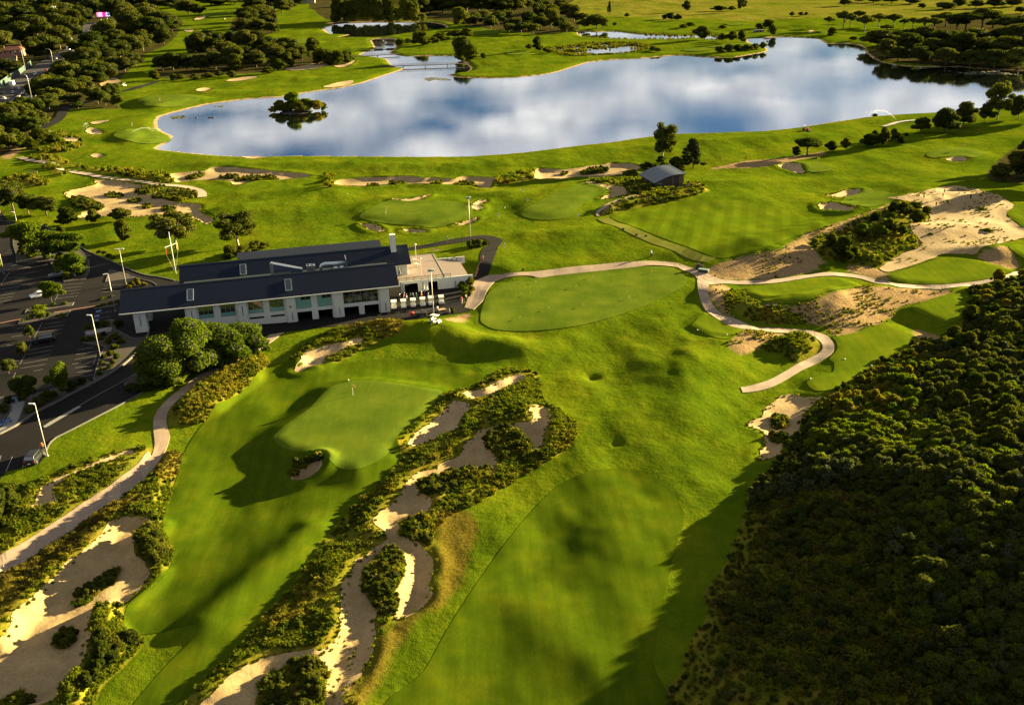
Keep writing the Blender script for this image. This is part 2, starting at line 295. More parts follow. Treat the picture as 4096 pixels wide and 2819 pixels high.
SAND = [  # name, outline, depth, edge jitter
 ('sand_bunker', T('H 910,655 960,620 1010,605 1035,615 1085,595 1100,570 1170,555 1230,530 1330,517 1325,545 1270,580 1150,630 1060,670 990,697 940,680'), 1.1, .15),
 ('sand_bunker', T('H 548,960 600,905 660,860 700,815 760,780 800,745 850,698 900,705 960,735 930,790 890,840 880,890 800,920 720,960 640,995 590,998'), 1.1, .15),
 ('sand_waste', T('H 1440,735 1475,770 1460,850 1440,920 1420,990 1390,1000 1340,960 1300,925 1250,890 1190,880 1120,890 1070,920 1050,970 1060,1020 1110,1060 1120,1100 1090,1150 K 1035,145 900,160 760,180 650,205 590,235 575,280 600,320 650,350 640,390 600,430 520,470 470,510 465,560 490,600 560,620 620,650 660,720 640,790 625,850 630,930 580,985 500,1030 460,1045 470,960 485,880 490,800 480,700 440,650 400,640 360,690 300,760 245,800 235,860 260,930 300,980 310,1040 280,1110 290,1170 270,1280 220,1390 160,1470 100,1560 60,1640 -40,1640 0,1490 30,1420 20,1330 60,1260 120,1180 140,1060 150,980 140,880 180,800 250,730 330,660 400,620 410,580 390,530 340,490 370,430 440,380 510,300 530,240 600,180 700,150 760,110 840,80 880,30 H 960,990 1020,920 1080,885 1180,875 1230,870 1300,860 1370,850 1400,800 1360,765'), .9, .25),
 ('sand_waste', T('J 1290,1650 1360,1540 1440,1450 1540,1385 1680,1330 1850,1295 2000,1310 2090,1245 2170,1180 2193,1290 2150,1400 2080,1520 2040,1650'), .7, .3),
 ('sand_waste', T('J 800,480 900,480 980,490 950,540 890,600 860,660 870,720 920,750 960,790 900,860 800,950 700,1000 640,1040 600,1080 580,1150 570,1250 570,1330 540,1400 470,1480 400,1550 330,1640 -90,1660 -90,1310 0,1265 60,1180 110,1080 200,1010 300,900 400,800 480,730 560,680 620,610 660,560 720,510'), 1.5, .25),
 ('sand_bunker', T('J 195,375 230,330 270,250 340,200 450,150 560,95 680,45 800,15 860,15 840,40 760,70 660,100 560,140 450,180 380,220 345,270 360,320 370,345 300,370 230,390'), .8, .2),
 ('sand_bunker', T('G 1950,470 1990,420 2010,380 2120,345 2319,310 H 130,300 250,278 230,305 150,340 60,380 0,400 G 2150,420 2080,450 1990,480'), 1.0, .15),
 ('sand_bunker', T('J 1828,188 1838,150 1880,105 1940,70 2005,52 2020,80 2012,112 1975,150 1900,190'), 2.3, .1),
 ('sand_waste', T('I 490,835 560,780 600,730 660,690 700,650 780,630 860,645 940,655 1000,645 930,690 880,740 850,790 820,850 790,900 740,920 720,980 690,1030 560,1060 590,980 610,900 560,860'), .5, .3),
 ('sand_waste', T('D 435,285 520,260 620,235 640,205 740,200 800,210 900,225 970,245 940,270 890,280 960,300 1060,275 1160,262 1080,290 1010,320 1100,330 1200,350 1330,365 1330,410 1400,450 1410,480 1360,495 1300,460 1250,440 1180,430 1050,430 900,445 760,440 650,440 560,455 520,440 560,410 640,390 600,350 520,320 450,325'), .8, .3),
 ('sand_waste', T('D 1130,165 1250,150 1360,140 1400,120 1530,115 1700,130 1850,145 2000,160 2060,175 1950,190 1840,200 1700,205 1560,235 1510,205 1400,200 1280,205 1200,215 1160,215'), .9, .3),
 ('sand_waste', T('E 45,230 80,205 180,190 350,180 500,178 580,182 640,192 700,185 780,190 860,195 940,180 1060,185 1130,190 1110,210 1105,240 1080,255 1020,250 950,235 830,230 700,225 550,225 400,235 250,240 120,235'), 1.0, .3),
 ('sand_waste', T('E 1390,190 1400,130 1450,128 1600,130 1700,115 1850,100 1900,90 2030,95 2090,115 2060,140 1960,170 1800,180 1650,180 1560,195 1480,190'), .9, .3),
 ('sand_waste', T('E 1720,215 1800,220 1900,235 1980,245 1995,270 2010,295 1950,310 1870,325 1830,330 1850,310 1880,285 1870,255 1800,235'), .8, .3),
 ('sand_bunker', T('E 970,370 1000,345 1060,335 1075,345 1020,370 1050,385 1010,405 985,395'), .7, .15),
 ('sand_bunker', T('E 865,495 930,475 1000,450 1010,455 980,480 920,500'), .8, .15),
 ('sand_bunker', T('E 230,495 300,495 350,510 400,545 330,540 270,520'), 1.1, .15), ('sand_bunker', T('E 515,530 580,525 680,540 640,550 560,548'), 1.0, .15),
 ('sand_bunker', T('E 440,330 560,325 640,310 700,300 650,325 560,340'), .7, .15),
 ('sand_bunker', T('F 690,110 720,95 760,90 830,95 850,120 865,150 830,160 770,140'), 1.2, .2),
 ('sand_bunker', T('F 1015,300 1070,290 1150,265 1220,260 1240,275 1190,300 1100,315 1040,310'), 1.2, .2),
 ('sand_bunker', T('F 955,365 985,355 1040,350 1130,370 1200,385 1150,405 1050,400 970,395'), 1.2, .2),
 ('sand_bunker', T('F 1800,65 1850,50 1920,50 1945,65 1900,78 1830,75'), .9, .1),
 ('sand_waste', T('F 1420,325 1500,310 1620,280 1740,255 1840,240 1950,250 2080,280 2180,320 2250,370 2210,400 2200,440 2250,480 2319,520 2400,540 2400,585 2319,590 2250,600 2150,620 2050,650 2000,700 1900,690 1800,690 1700,720 1600,760 1500,790 1420,810 1370,790 1440,730 1540,680 1640,630 1600,560 1560,500 1650,480 1700,450 1660,400 1560,345'), 0.0, .4),
 ('sand_bunker', T('A 570,870 600,850 660,865 680,885 630,895 585,885'), .8, .2), ('sand_bunker', T('A 1300,600 1350,585 1400,590 1350,610'), .8, .2),
 ('sand_bunker', T('A 420,920 500,920 515,935 470,955 430,935'), .4, .2), ('sand_bunker', T('A 1215,203 1250,198 1285,205 1270,215 1235,213'), .8, .2), ('sand_bunker', T('A 1285,136 1340,118 1365,122 1320,140'), .5, .2),
 ('sand_waste', T('A 715,530 770,522 795,545 770,580 720,578 660,568'), .3, .5), ('sand_waste', T('A 1495,540 1600,515 1690,508 1700,518 1600,537'), .4, .4),
 ('sand_waste', T('A 1890,462 2000,440 2100,420 2180,430 2100,455 1960,470'), .4, .4), ('sand_bunker', T('A 600,1035 640,1020 692,1035 650,1047'), .8, .2),
 ('sand_bunker', T('A 1600,1036 1700,1034 1785,1041 1660,1053'), .8, .2), ('sand_bunker', T('A 600,815 700,800 722,803 640,825'), .5, .2),
 ('sand_bunker', T('B 60,440 130,430 185,405 195,412 150,442 90,448'), .6, .2), ('sand_bunker', T('C 885,215 910,204 927,212 905,223'), .4, .2),
 ('sand_bunker', T('A 2140,578 2230,553 2330,535 2330,550 2240,570'), .6, .3)]
DUNE = [  # sparse sandy ground shown by the soil colour, not as a clean sheet
 T('F 200,810 300,750 420,710 560,680 700,650 820,580 900,540 1000,510 1130,490 1180,500 1000,560 900,620 960,690 1000,740 960,790 880,820 700,850 500,865 330,860 240,840'),
 T('F 225,905 330,890 400,950 360,1040 420,1130 I 340,100 260,40 200,-60'), T('F 620,1030 760,1030 900,1000 1000,950 1200,912 1300,900 1500,910 1700,920 1850,930 1800,970 1650,1010 1500,1040 1450,1100 I 1400,150 1330,170 1200,210 1060,240 1000,180 850,150 760,60 680,40'),
 T('I 355,290 400,240 450,200 520,195 680,220 760,240 650,290 560,320 480,360 400,350'), T('F 1640,640 1580,560 1560,500 1700,455 1900,520 2050,560 1990,600 1850,640'), T('F 2050,660 2200,640 2300,760 2230,790 2100,750 2000,710'),
 T('F 1180,760 1400,800 1450,870 1300,850 1150,800'), T('F 210,130 330,100 500,70 700,55 960,15 1010,10 990,35 870,60 720,92 600,112 480,122 330,125'), T('E 1830,430 1860,385 1960,335 2080,310 2200,295 2319,280 F 60,235 190,250 130,275 0,290 E 2200,330 2050,360 1900,410'),
 T('d 0,600 300,500 560,400 800,320 900,340 700,420 500,520 300,620 0,720'), T('r 1230,1470 1450,1420 1780,1350 1740,1500 1560,1530 1400,1510'), T('I 1580,190 1760,240 1830,250 1700,280 1600,240'), T('A 0,1020 150,930 330,860 340,880 200,960 60,1060')]
ROUGH = [  # outline, lift, falloff, tussock density
 (T('H 420,990 500,930 600,830 700,740 780,640 880,600 980,590 1060,540 1120,500 1180,465 1280,455 1370,470 1410,500 1435,560 1440,640 1480,690 1560,740 1640,790 1670,840 1665,900 1620,970 1540,1030 1450,1090 1350,1150 K 1270,140 1150,220 1050,280 940,340 820,390 760,440 700,520 680,600 680,700 690,820 650,930 560,1010 420,1080 350,1180 310,1280 260,1400 180,1560 120,1660 J 1000,1660 1200,1470 1400,1300 1560,1130 1700,1000 1850,840 2000,620 2100,500 2193,380 K 0,530 60,460 180,340 300,230 420,120 480,60'), .9, 7, 1.0),
 (T('G 1130,830 1110,760 1140,710 1220,640 1300,570 1420,490 1560,420 1680,370 1750,365 1775,420 1780,520 1740,570 1650,620 1560,690 1480,760 1380,800 1250,830'), 1.6, 5, 1.0),
 (T('G 1900,470 1905,430 1950,360 2050,280 2200,190 2319,165 H 250,150 500,140 510,185 480,230 380,260 250,330 100,410 0,430 G 2150,470 1980,490'), 1.0, 6, .8),
 (T('J -60,250 100,230 250,200 500,100 700,20 850,-10 950,-10 960,20 860,170 700,270 500,400 300,530 100,650 -60,750'), .6, 6, 1.0),
 (T('J 1020,10 1110,10 1160,50 1110,160 1060,330 1035,450 1040,560 1085,670 1050,750 960,830 860,910 780,980 800,1080 900,1190 800,1330 640,1480 500,1660 -90,1680 -90,850 100,740 300,610 500,470 700,340 860,230 990,90'), 1.6, 4, 1.0),
 (T('E 1830,430 1860,385 1960,335 2080,310 2200,295 2319,280 F 60,235 130,240 190,250 235,270 150,300 0,340 E 2200,360 2080,385 1960,410 1880,430'), 1.8, 5, .8),
 (T('E 1960,180 2060,140 2080,170 2200,230 2319,250 2319,290 2150,300 2010,300 1990,245 1850,225 1750,210'), .6, 8, .45),
 (T('F 980,700 940,640 960,580 1100,530 1180,480 1300,430 1420,370 1560,350 1680,390 1690,460 1560,520 1640,620 1500,720 1400,780 1200,760 1100,740'), 2.2, 14, .6),
 (T('F 340,950 420,930 560,1010 650,1030 760,1060 840,1100 860,1150 I 700,160 560,150 440,100 350,40 330,0'), .4, 4, .9),
 (T('I 560,320 700,240 800,228 900,242 975,285 960,345 880,395 810,425 700,350 600,340'), 1.2, 5, .8),
 (T('I 1000,640 1090,590 1180,540 1300,450 1400,390 1560,310 1640,250 1800,270 1900,150 2000,60 1990,0 F 1960,930 2150,860 2319,830 2700,760 L 2700,1700 20,1700 50,1400 100,1220 200,1050 230,980 180,900 300,760 370,600 430,450 470,260 520,190 620,100 700,40 I 760,960 830,850 900,760'), 1.2, 12, 1.0),
 (T('A 190,1040 360,1045 500,1090 700,1120 1000,1150 D 1130,160 1180,215 1000,215 800,170 560,130 400,90 250,75'), 1.0, 8, .5), (T('D 20,190 160,175 320,200 310,235 200,240 80,215'), 1.0, 6, .6), (T('D 280,110 360,105 450,155 380,170'), .8, 6, .5),
 (T('E 1140,190 1250,150 1390,140 1390,190 1300,210 1120,235'), .4, 8, .6), (T('E 0,160 60,170 60,235 0,245'), .4, 8, .5), (T('A 370,880 440,880 560,960 430,1010 300,1020 250,990 350,950'), .5, 8, .7)]
CARPARK = T('D -80,470 60,475 160,480 260,495 330,525 420,580 520,640 640,700 750,745 850,790 960,830 1060,845 1130,860 1200,885 1215,1000 G 1300,60 1290,170 1210,270 1120,350 1060,430 1020,510 1000,580 950,610 800,692 600,795 450,872 360,918 318,965 295,1030 255,1085 150,1110 40,1137 -90,1160')
YARD = T('G 1290,80 1500,70 1900,60 E 60,1040 300,1020 420,990 430,860 490,850 760,880 880,880 930,960 915,1040 930,1052 985,1060 870,1085 700,1105 560,1130 430,1145 200,1160 0,1175 G 1890,213 1780,228 1650,300 1500,330 1290,300')
LOOP = T('E 540,652 700,622 800,600 960,575 1050,567 1120,575 1180,600 1150,640 1120,720 1085,812 1050,866 985,868 1000,820 1030,740 1025,710 1050,650 1090,630 1080,605 1040,590 980,597 900,612 750,638 545,668')
ROAD = T('A -120,660 0,585 100,520 200,455 300,395 440,325 500,290 545,230 560,165 690,165 650,215 600,270 500,350 440,430 330,530 250,620 150,720 30,800 -120,900')
MEADOW = [T('B 1560,-60 1560,20 1650,80 1900,110 2319,135 C 300,100 700,130 950,105 1250,90 1900,70 2700,60 2700,-60 1000,-70'), T('C 880,110 1300,130 1900,140 2400,160 2700,140 2700,60 1700,60 1300,80'), T('C 0,110 400,140 640,140 640,110 300,90 0,80')]
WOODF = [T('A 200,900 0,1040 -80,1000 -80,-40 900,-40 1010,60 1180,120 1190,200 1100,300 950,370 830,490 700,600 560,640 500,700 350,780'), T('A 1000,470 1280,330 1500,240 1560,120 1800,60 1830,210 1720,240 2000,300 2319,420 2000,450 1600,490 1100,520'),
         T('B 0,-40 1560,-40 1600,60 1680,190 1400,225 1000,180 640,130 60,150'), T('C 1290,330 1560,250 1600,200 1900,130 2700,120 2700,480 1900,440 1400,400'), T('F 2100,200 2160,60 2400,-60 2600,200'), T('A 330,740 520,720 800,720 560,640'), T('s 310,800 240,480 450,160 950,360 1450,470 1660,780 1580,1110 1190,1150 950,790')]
FLAT = [CARPARK, YARD, LOOP, ROAD]
BUMPS = [  # place, radius along, radius across (m), turn (deg), height
 ('H 520,190', 16, 5, 12, 1.6), ('H 620,430', 15, 5, 10, -.9), ('H 1500,860', 14, 9, 40, 1.2), ('F 620,730', 16, 6, 18, 2.6), ('F 1080,560', 26, 7, 28, 3.2), ('F 1380,420', 22, 8, 28, 2.5), ('F 950,1040', 14, 6, 20, 2.2), ('F 1350,960', 10, 5, 10, 1.8),
 ('F 270,980', 5, 8, 0, 1.5), ('I 470,270', 6, 4, 20, 1.6), ('I 860,80', 16, 6, 10, 1.8), ('F 1750,560', 14, 7, 15, 2.4), ('F 2110,690', 9, 6, 0, 2.0), ('F 1900,330', 30, 22, 10, 2.5), ('E 1180,330', 10, 5, 20, 1.2), ('E 560,250', 30, 5, 5, 1.2), ('D 1900,300', 20, 8, 0, 1.3), ('D 1600,430', 18, 7, 10, 1.0),
 ('I 150,500', 10, 9, 30, 1.5), ('I 330,330', 7, 6, 0, 1.2), ('H 1770,520', 1.5, 1.2, 0, -.7), ('H 1930,970', .8, .7, 0, -.35), ('I 60,760', 8, 6, 60, 1.0), ('K 1700,560', 12, 6, 60, .8), ('K 1500,1150', 14, 8, 50, .7),
 ('K 900,900', 5, 22, -28, .7), ('J 1560,330', 8, 12, 0, -.9), ('J 1300,700', 8, 14, -30, -.8), ('J 1700,520', 7, 10, -30, .6), ('A 880,700', 14, 10, 0, -1.0), ('A 1450,620', 25, 10, 0, .8), ('A 1900,530', 25, 12, 15, 1.0), ('B 1000,430', 30, 14, 0, 1.0), ('B 1500,400', 40, 14, 0, .8), ('E 1620,40', 60, 10, 5, .8), ('C 300,950', 40, 14, 10, .8),
 ('C 820,180', 20, 12, 0, 2.5), ('A 1300,250', 30, 20, 0, 1.0), ('A 1100,420', 20, 16, 0, 1.0), ('E 1500,620', 22, 6, 10, .7), ('F 1000,1140', 9, 5, 20, 1.2), ('I 880,300', 8, 4, 10, 1.0)]

# ------------------------------------------------------------------ the grid that carries the terrain
def growing(a, b, s0, g, flat):
    xs = [a]; x = a
    while x < b:
        x += s0 + g * max(0, x - flat); xs.append(x)
    return xs
gy = np.array(growing(58, 3600, .36, .0058, 80))
half = growing(0, 2200, .42, .012, 46); gx = np.array([-v for v in half[:0:-1]] + half)
GX, GY = np.meshgrid(gx, gy)
def bil(Z, x, y):
    x = np.asarray(x, float); y = np.asarray(y, float)
    i = np.clip(np.searchsorted(gx, x) - 1, 0, len(gx) - 2); j = np.clip(np.searchsorted(gy, y) - 1, 0, len(gy) - 2)
    u = np.clip((x - gx[i]) / (gx[i + 1] - gx[i]), 0, 1); v = np.clip((y - gy[j]) / (gy[j + 1] - gy[j]), 0, 1)
    return (Z[j, i] * (1 - u) + Z[j, i + 1] * u) * (1 - v) + (Z[j + 1, i] * (1 - u) + Z[j + 1, i + 1] * u) * v
def clubz(X, Y):           # the yard and the car park: car park 1.2 m above the yard, lawns behind a little higher
    zone = sstep(150, 172, Y) * (1 - sstep(300, 345, Y)) * (1 - sstep(60, 110, X))
    carp = 1.2 * (1 - sstep(-74, -48, X)) * sstep(118, 150, Y) * (1 - sstep(300, 345, Y))
    back = 1.7 * sstep(0, 9, (X + 26.95) * -.2158 + (Y - 204.66) * .97645 - 21 + 12 * sstep(-14, 2, X)) * zone * sstep(-120, -46, X)
    return np.maximum(carp, back)
WATER = -1.0
H0 = clubz(GX, GY)
amp = 0.45 + 0.5 * sstep(-22, 2, GX) * (1 - sstep(34, 52, GX)) * sstep(100, 118, GY) * (1 - sstep(178, 200, GY))
H0 += fbm(GX, GY, 42, 3, 3) * .6 + fbm(GX, GY, 19, 2, 8) * .38 + fbm(GX * 1.25 + GY * .25, GY * .5, 11, 3, 11) * amp * .55
HB = np.zeros_like(H0)
for txt, ra, rb, turn, hgt in BUMPS:
    (bx, by), = onplane(T(txt)); c, s_ = math.cos(math.radians(turn)), math.sin(math.radians(turn))
    m = (abs(GX - bx) < 3 * max(ra, rb)) & (abs(GY - by) < 3 * max(ra, rb)); dx, dy = GX[m] - bx, GY[m] - by
    HB[m] += hgt * np.exp(-(((dx * c + dy * s_) / ra) ** 2 + ((-dx * s_ + dy * c) / rb) ** 2))
RIDGES = [('J 1950,520 1300,1080', 3.2, .9), ('H 480,190 1180,300', 5, 1.5), ('H 2080,350 2060,900', 4, .5), ('H 1650,560 1950,850', 3.6, .4), ('I 60,420 20,760', 5, .6), ('K 1700,450 2000,700', 5, .4), ('D 1500,430 2200,330', 6, 1.0), ('E 1150,620 1900,560', 5, .8), ('K 1250,1000 1650,1350', 4, .45), ('H 1350,330 1600,250', 4, .9), ('E 1250,950 1900,900', 5, .35), ('F 300,250 1000,200', 6, .7), ('C 200,960 1000,900', 6, .9), ('A 1400,1090 2300,1080', 7, .9), ('E 300,120 1500,90', 7, .8)]
for txt, wd, hgt in RIDGES:
    q = onplane(T(txt)); HB += hgt * np.exp(-(linedist(q, GX, GY, 60) / wd) ** 2)
H0 += HB * (1 + .25 * fbm(GX, GY, 9, 3, 21))
# the scrub hill in the lower right rises away from the fairway, and goes on beyond the frame
hill = sstep(0, 1, (GX - 24 - (GY - 80) * .16) / 34) * (1 - sstep(112, 142, GY))
H0 += hill * 6.5 + hill * (1 - hill) * 4 * 1.6 * fbm(GX * 2.2 - GY * .5, GY * .4, 9, 3, 121)
flatm = np.ones_like(H0)
for P in FLAT:
    P = onplane(P); flatm = np.minimum(flatm, sstep(0, 9, sdist(P, GX, GY, 20)))
for P, l, fo in GREENS + TEES:
    flatm = np.minimum(flatm, .25 + .75 * sstep(-3, 6, sdist(onplane(P), GX, GY, 20)))
lake0 = sdist(onplane(LAKE, WATER), GX, GY, 40)
flatm = np.minimum(flatm, sstep(0, 25, lake0))
H0 = clubz(GX, GY) + (H0 - clubz(GX, GY)) * flatm
for P, l, fo in GREENS + TEES:
    H0 += l * (1 - sstep(-fo * .25, fo * .75, sdist(onplane(P, l * .7), GX, GY, 30)))
def march(px, Z):
    r = rays(px); t = (0 - CAMH) / np.minimum(r[:, 2], -0.012)
    for _ in range(14):
        z = bil(Z, r[:, 0] * t, r[:, 1] * t); t = t + ((z - CAMH) / np.minimum(r[:, 2], -0.012) - t) * .7
    return r[:, :2] * t[:, None]
def drop(px, n=4): return march(smooth(px, n), H0)

# lakes and ponds are cut in, bunkers dug, banks raised
LAKEP = onplane(smooth(LAKE, 3), WATER); PONDP = [onplane(smooth(p, 3), WATER) for p in PONDS]
HT = H0.copy()
RP = [(drop(p), l, fo, d) for p, l, fo, d in ROUGH]
def grow(P, d):
    P = np.asarray(P); t = np.roll(P, -1, 0) - np.roll(P, 1, 0); t /= np.hypot(t[:, 0], t[:, 1])[:, None] + 1e-9; n = np.column_stack([t[:, 1], -t[:, 0]])
    ar = np.sum(P[:, 0] * np.roll(P[:, 1], -1) - np.roll(P[:, 0], -1) * P[:, 1]); return P + n * d * (1 if ar > 0 else -1)
SP = [(n, grow(drop(p), .55) if k == 2 else drop(p), d, j) for k, (n, p, d, j) in enumerate(SAND)]
sandsd = np.full_like(HT, 40.0); roughm = np.zeros_like(HT)
for (P, l, fo, d) in RP:
    sd = sdist(P, GX, GY, 20); m = 1 - sstep(-fo * .6, 0, sd)
    HT += m * (l + .35 * l * fbm(GX, GY, 7, 3, 31)); roughm = np.maximum(roughm, (1 - sstep(-.5, .6, sd)))
HT += roughm * fbm(GX, GY, 2.6, 2, 41) * .16 * (1 - sstep(150, 260, GY))
for (n, P, d, j) in SP:
    sd = sdist(P, GX, GY, 20); sandsd = np.minimum(sandsd, sd)
    if d > 0:
        HT -= d * (1 - sstep(-2.2, .3, sd)); HT += .35 * d * np.exp(-((sd - 1.2) / 1.0) ** 2)
watersd = np.full_like(HT, 60.0)
for P in [LAKEP] + PONDP: watersd = np.minimum(watersd, sdist(P, GX, GY, 60))
bank = WATER + .12 + .95 * sstep(0, 7, watersd) + 20 * sstep(7, 60, watersd)
HT = np.where(watersd < 60, np.minimum(HT, bank), HT)
HT = np.where(watersd < 0, WATER - .15 - 1.5 * sstep(0, -8, watersd), HT)
HT = HT + sstep(900, 1900, GY) * (fbm(GX, GY, 300, 3, 51) * 6 + 3)
def gz(x, y): return bil(HT, x, y)
def gp(px):                      # photograph pixels (list or text) -> points on the finished ground
    if isinstance(px, str): px = T(px)
    xy = march(px, HT); return np.column_stack([xy, gz(xy[:, 0], xy[:, 1])])
def g1(txt): return gp(txt)[0]
def lift_at(y): return .03 + np.maximum(0, np.asarray(y) - 90) * .00035

# ------------------------------------------------------------------ ground materials
def ground_mat():
    m, t, b = nodes('ground_soil_and_grass'); pos = tpos(t)
    big = tnoise(t, .05, 4, .55, pos); mid = tnoise(t, .35, 5, .6, pos); fine = tnoise(t, 3.2, 4, .65, pos)
    mown = tramp(t, tmath(t, 'ADD', tmath(t, 'MULTIPLY', big, .6), tmath(t, 'MULTIPLY', mid, .4)), [(.32, (.038, .070, .0028)), (.5, (.066, .100, .0035)), (.68, (.112, .130, .005))])
    rough = tramp(t, tmath(t, 'ADD', tmath(t, 'MULTIPLY', mid, .55), tmath(t, 'MULTIPLY', fine, .45)), [(.3, (.05, .068, .006)), (.48, (.10, .105, .010)), (.66, (.18, .135, .018))])
    dirt = tramp(t, fine, [(.3, (.15, .10, .045)), (.7, (.31, .22, .11))])
    def edge(a, lo=.35, hi=.65, w=.5): return tramp(t, tmath(t, 'ADD', tattr(t, a), tmath(t, 'MULTIPLY', tmath(t, 'SUBTRACT', mid, .5), w)), [(lo, (0, 0, 0)), (hi, (1, 1, 1))])
    mead = tattr(t, 'meadow'); c = tmix(t, tmath(t, 'MULTIPLY', edge('meadow', .3, .7, .6), tramp(t, tnoise(t, .02, 4, .6, pos), [(.35, (.15, .15, .15)), (.6, (1, 1, 1))])), mown, tramp(t, mid, [(.3, (.095, .102, .012)), (.7, (.18, .158, .025))]))
    c = tmix(t, edge('rough'), c, rough)
    c = tmix(t, edge('dune', .45, .8, 1.2), c, dirt)
    c = tmix(t, edge('dry', .3, .8, .9), c, tramp(t, fine, [(.3, (.058, .056, .006)), (.7, (.13, .098, .014))]))
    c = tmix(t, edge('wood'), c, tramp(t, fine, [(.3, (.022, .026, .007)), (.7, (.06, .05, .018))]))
    c = tmix(t, edge('shore', .42, .55, .35), c, tramp(t, fine, [(.3, (.20, .14, .075)), (.7, (.36, .26, .14))]))
    c = tmix(t, .55, c, tramp(t, tmath(t, 'ADD', tmath(t, 'MULTIPLY', fine, .5), tmath(t, 'MULTIPLY', tnoise(t, 9, 3, .7, pos), .5)), [(.3, (.35, .35, .35)), (.7, (1.55, 1.5, 1.5))]), 'MULTIPLY')
    lk(t, c, b.inputs['Base Color']); b.inputs['Roughness'].default_value = .95; b.inputs['Specular IOR Level'].default_value = .0
    hgt = tmath(t, 'ADD', tmath(t, 'MULTIPLY', tnoise(t, 1.1, 5, .65, pos), .9), tmath(t, 'MULTIPLY', tnoise(t, 6.0, 3, .6, pos), .25))
    hgt = tmath(t, 'ADD', hgt, tmath(t, 'MULTIPLY', tnoise(t, .22, 3, .5, pos), 2.2)); tbump(t, b, hgt, .5, .30); return m
def turf_mat(name, lo, mid_, hi, bumpd=.06, stripes=0.0, ang=0.0):
    m, t, b = nodes(name); pos = tpos(t)
    mp = t.nodes.new('ShaderNodeMapping'); mp.inputs['Rotation'].default_value = (0, 0, ang); mp.inputs['Scale'].default_value = (1, .12, 1); lk(t, pos, mp.inputs['Vector'])
    n = tmath(t, 'ADD', tmath(t, 'MULTIPLY', tnoise(t, .16, 5, .62, pos), .75), tmath(t, 'MULTIPLY', tnoise(t, 1.6, 4, .6, mp.outputs[0]), .25))
    c = tramp(t, n, [(.32, lo), (.5, mid_), (.68, hi)])
    if stripes:
        w = t.nodes.new('ShaderNodeTexWave'); w.inputs['Scale'].default_value = .16; w.inputs['Distortion'].default_value = 1.0; w.inputs['Detail'].default_value = 1; lk(t, mp.outputs[0], w.inputs['Vector'])
        c = tmix(t, stripes, c, tramp(t, w.outputs['Fac'], [(.3, (.7, .7, .7)), (.7, (1.25, 1.25, 1.25))]), 'MULTIPLY')
    c = tmix(t, .45, c, tramp(t, tnoise(t, 7, 4, .7, pos), [(.3, (.5, .5, .5)), (.7, (1.45, 1.4, 1.4))]), 'MULTIPLY')
    lk(t, c, b.inputs['Base Color']); b.inputs['Roughness'].default_value = .9; b.inputs['Specular IOR Level'].default_value = .0
    tbump(t, b, tmath(t, 'ADD', tnoise(t, .5, 4, .55, pos), tmath(t, 'MULTIPLY', tnoise(t, 5, 3, .6, pos), .35)), .5, bumpd); return m
def sand_mat(name, lo, hi):
    m, t, b = nodes(name); pos = tpos(t)
    n = tmath(t, 'ADD', tmath(t, 'MULTIPLY', tnoise(t, .35, 4, .6, pos), .5), tmath(t, 'MULTIPLY', tnoise(t, 3, 5, .65, pos), .5))
    c = tramp(t, n, [(.34, lo), (.66, hi)])
    spk = tramp(t, tnoise(t, 2.6, 6, .75, pos), [(.26, (.35, .3, .22)), (.38, (1, 1, 1))])
    c = tmix(t, .7, c, spk, 'MULTIPLY'); lk(t, c, b.inputs['Base Color']); b.inputs['Roughness'].default_value = .95; b.inputs['Specular IOR Level'].default_value = .1
    tbump(t, b, tmath(t, 'ADD', tnoise(t, 1.2, 5, .6, pos), tmath(t, 'MULTIPLY', tnoise(t, 7, 4, .6, pos), .3)), .55, .16); return m
M = {}
M['ground'] = ground_mat()
M['green'] = turf_mat('putting_green_turf', (.050, .084, .007), (.070, .106, .009), (.100, .130, .011), .012)
M['tee'] = turf_mat('tee_turf', (.056, .090, .004), (.077, .112, .005), (.106, .132, .006), .02, .12, .3)
M['fair'] = turf_mat('fairway_turf', (.029, .054, .002), (.046, .074, .0028), (.074, .096, .0036), .03, .14, -.5)
M['sand'] = sand_mat('bunker_sand', (.26, .185, .095), (.40, .295, .165)); M['waste'] = sand_mat('waste_sand', (.20, .14, .066), (.36, .262, .13))
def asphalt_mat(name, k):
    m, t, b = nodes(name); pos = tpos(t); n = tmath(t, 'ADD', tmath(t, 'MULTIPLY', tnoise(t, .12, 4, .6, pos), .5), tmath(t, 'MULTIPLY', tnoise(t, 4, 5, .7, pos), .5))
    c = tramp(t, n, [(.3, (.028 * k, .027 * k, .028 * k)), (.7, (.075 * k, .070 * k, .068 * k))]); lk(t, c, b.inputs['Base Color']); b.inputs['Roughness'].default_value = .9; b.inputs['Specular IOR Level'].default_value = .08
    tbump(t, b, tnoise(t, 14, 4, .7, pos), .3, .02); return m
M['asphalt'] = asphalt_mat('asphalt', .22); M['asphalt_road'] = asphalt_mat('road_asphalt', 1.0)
def concrete_mat(name, col):
    m, t, b = nodes(name); pos = tpos(t); oi = t.nodes.new('ShaderNodeObjectInfo')
    n = tmath(t, 'ADD', tmath(t, 'MULTIPLY', tnoise(t, .5, 5, .65, pos), .6), tmath(t, 'MULTIPLY', tnoise(t, 6, 4, .6, pos), .4))
    c = tramp(t, n, [(.3, tuple(x * .72 for x in col)), (.7, tuple(x * 1.15 for x in col))])
    c = tmix(t, 1.0, c, tramp(t, oi.outputs['Random'], [(0, (.8, .8, .8)), (1, (1.12, 1.1, 1.08))]), 'MULTIPLY')
    lk(t, c, b.inputs['Base Color']); b.inputs['Roughness'].default_value = .85; tbump(t, b, tnoise(t, 9, 4, .6, pos), .25, .02); return m
M['concrete'] = concrete_mat('path_concrete', (.27, .198, .14)); M['kerb'] = concrete_mat('kerb_concrete', (.085, .08, .075))
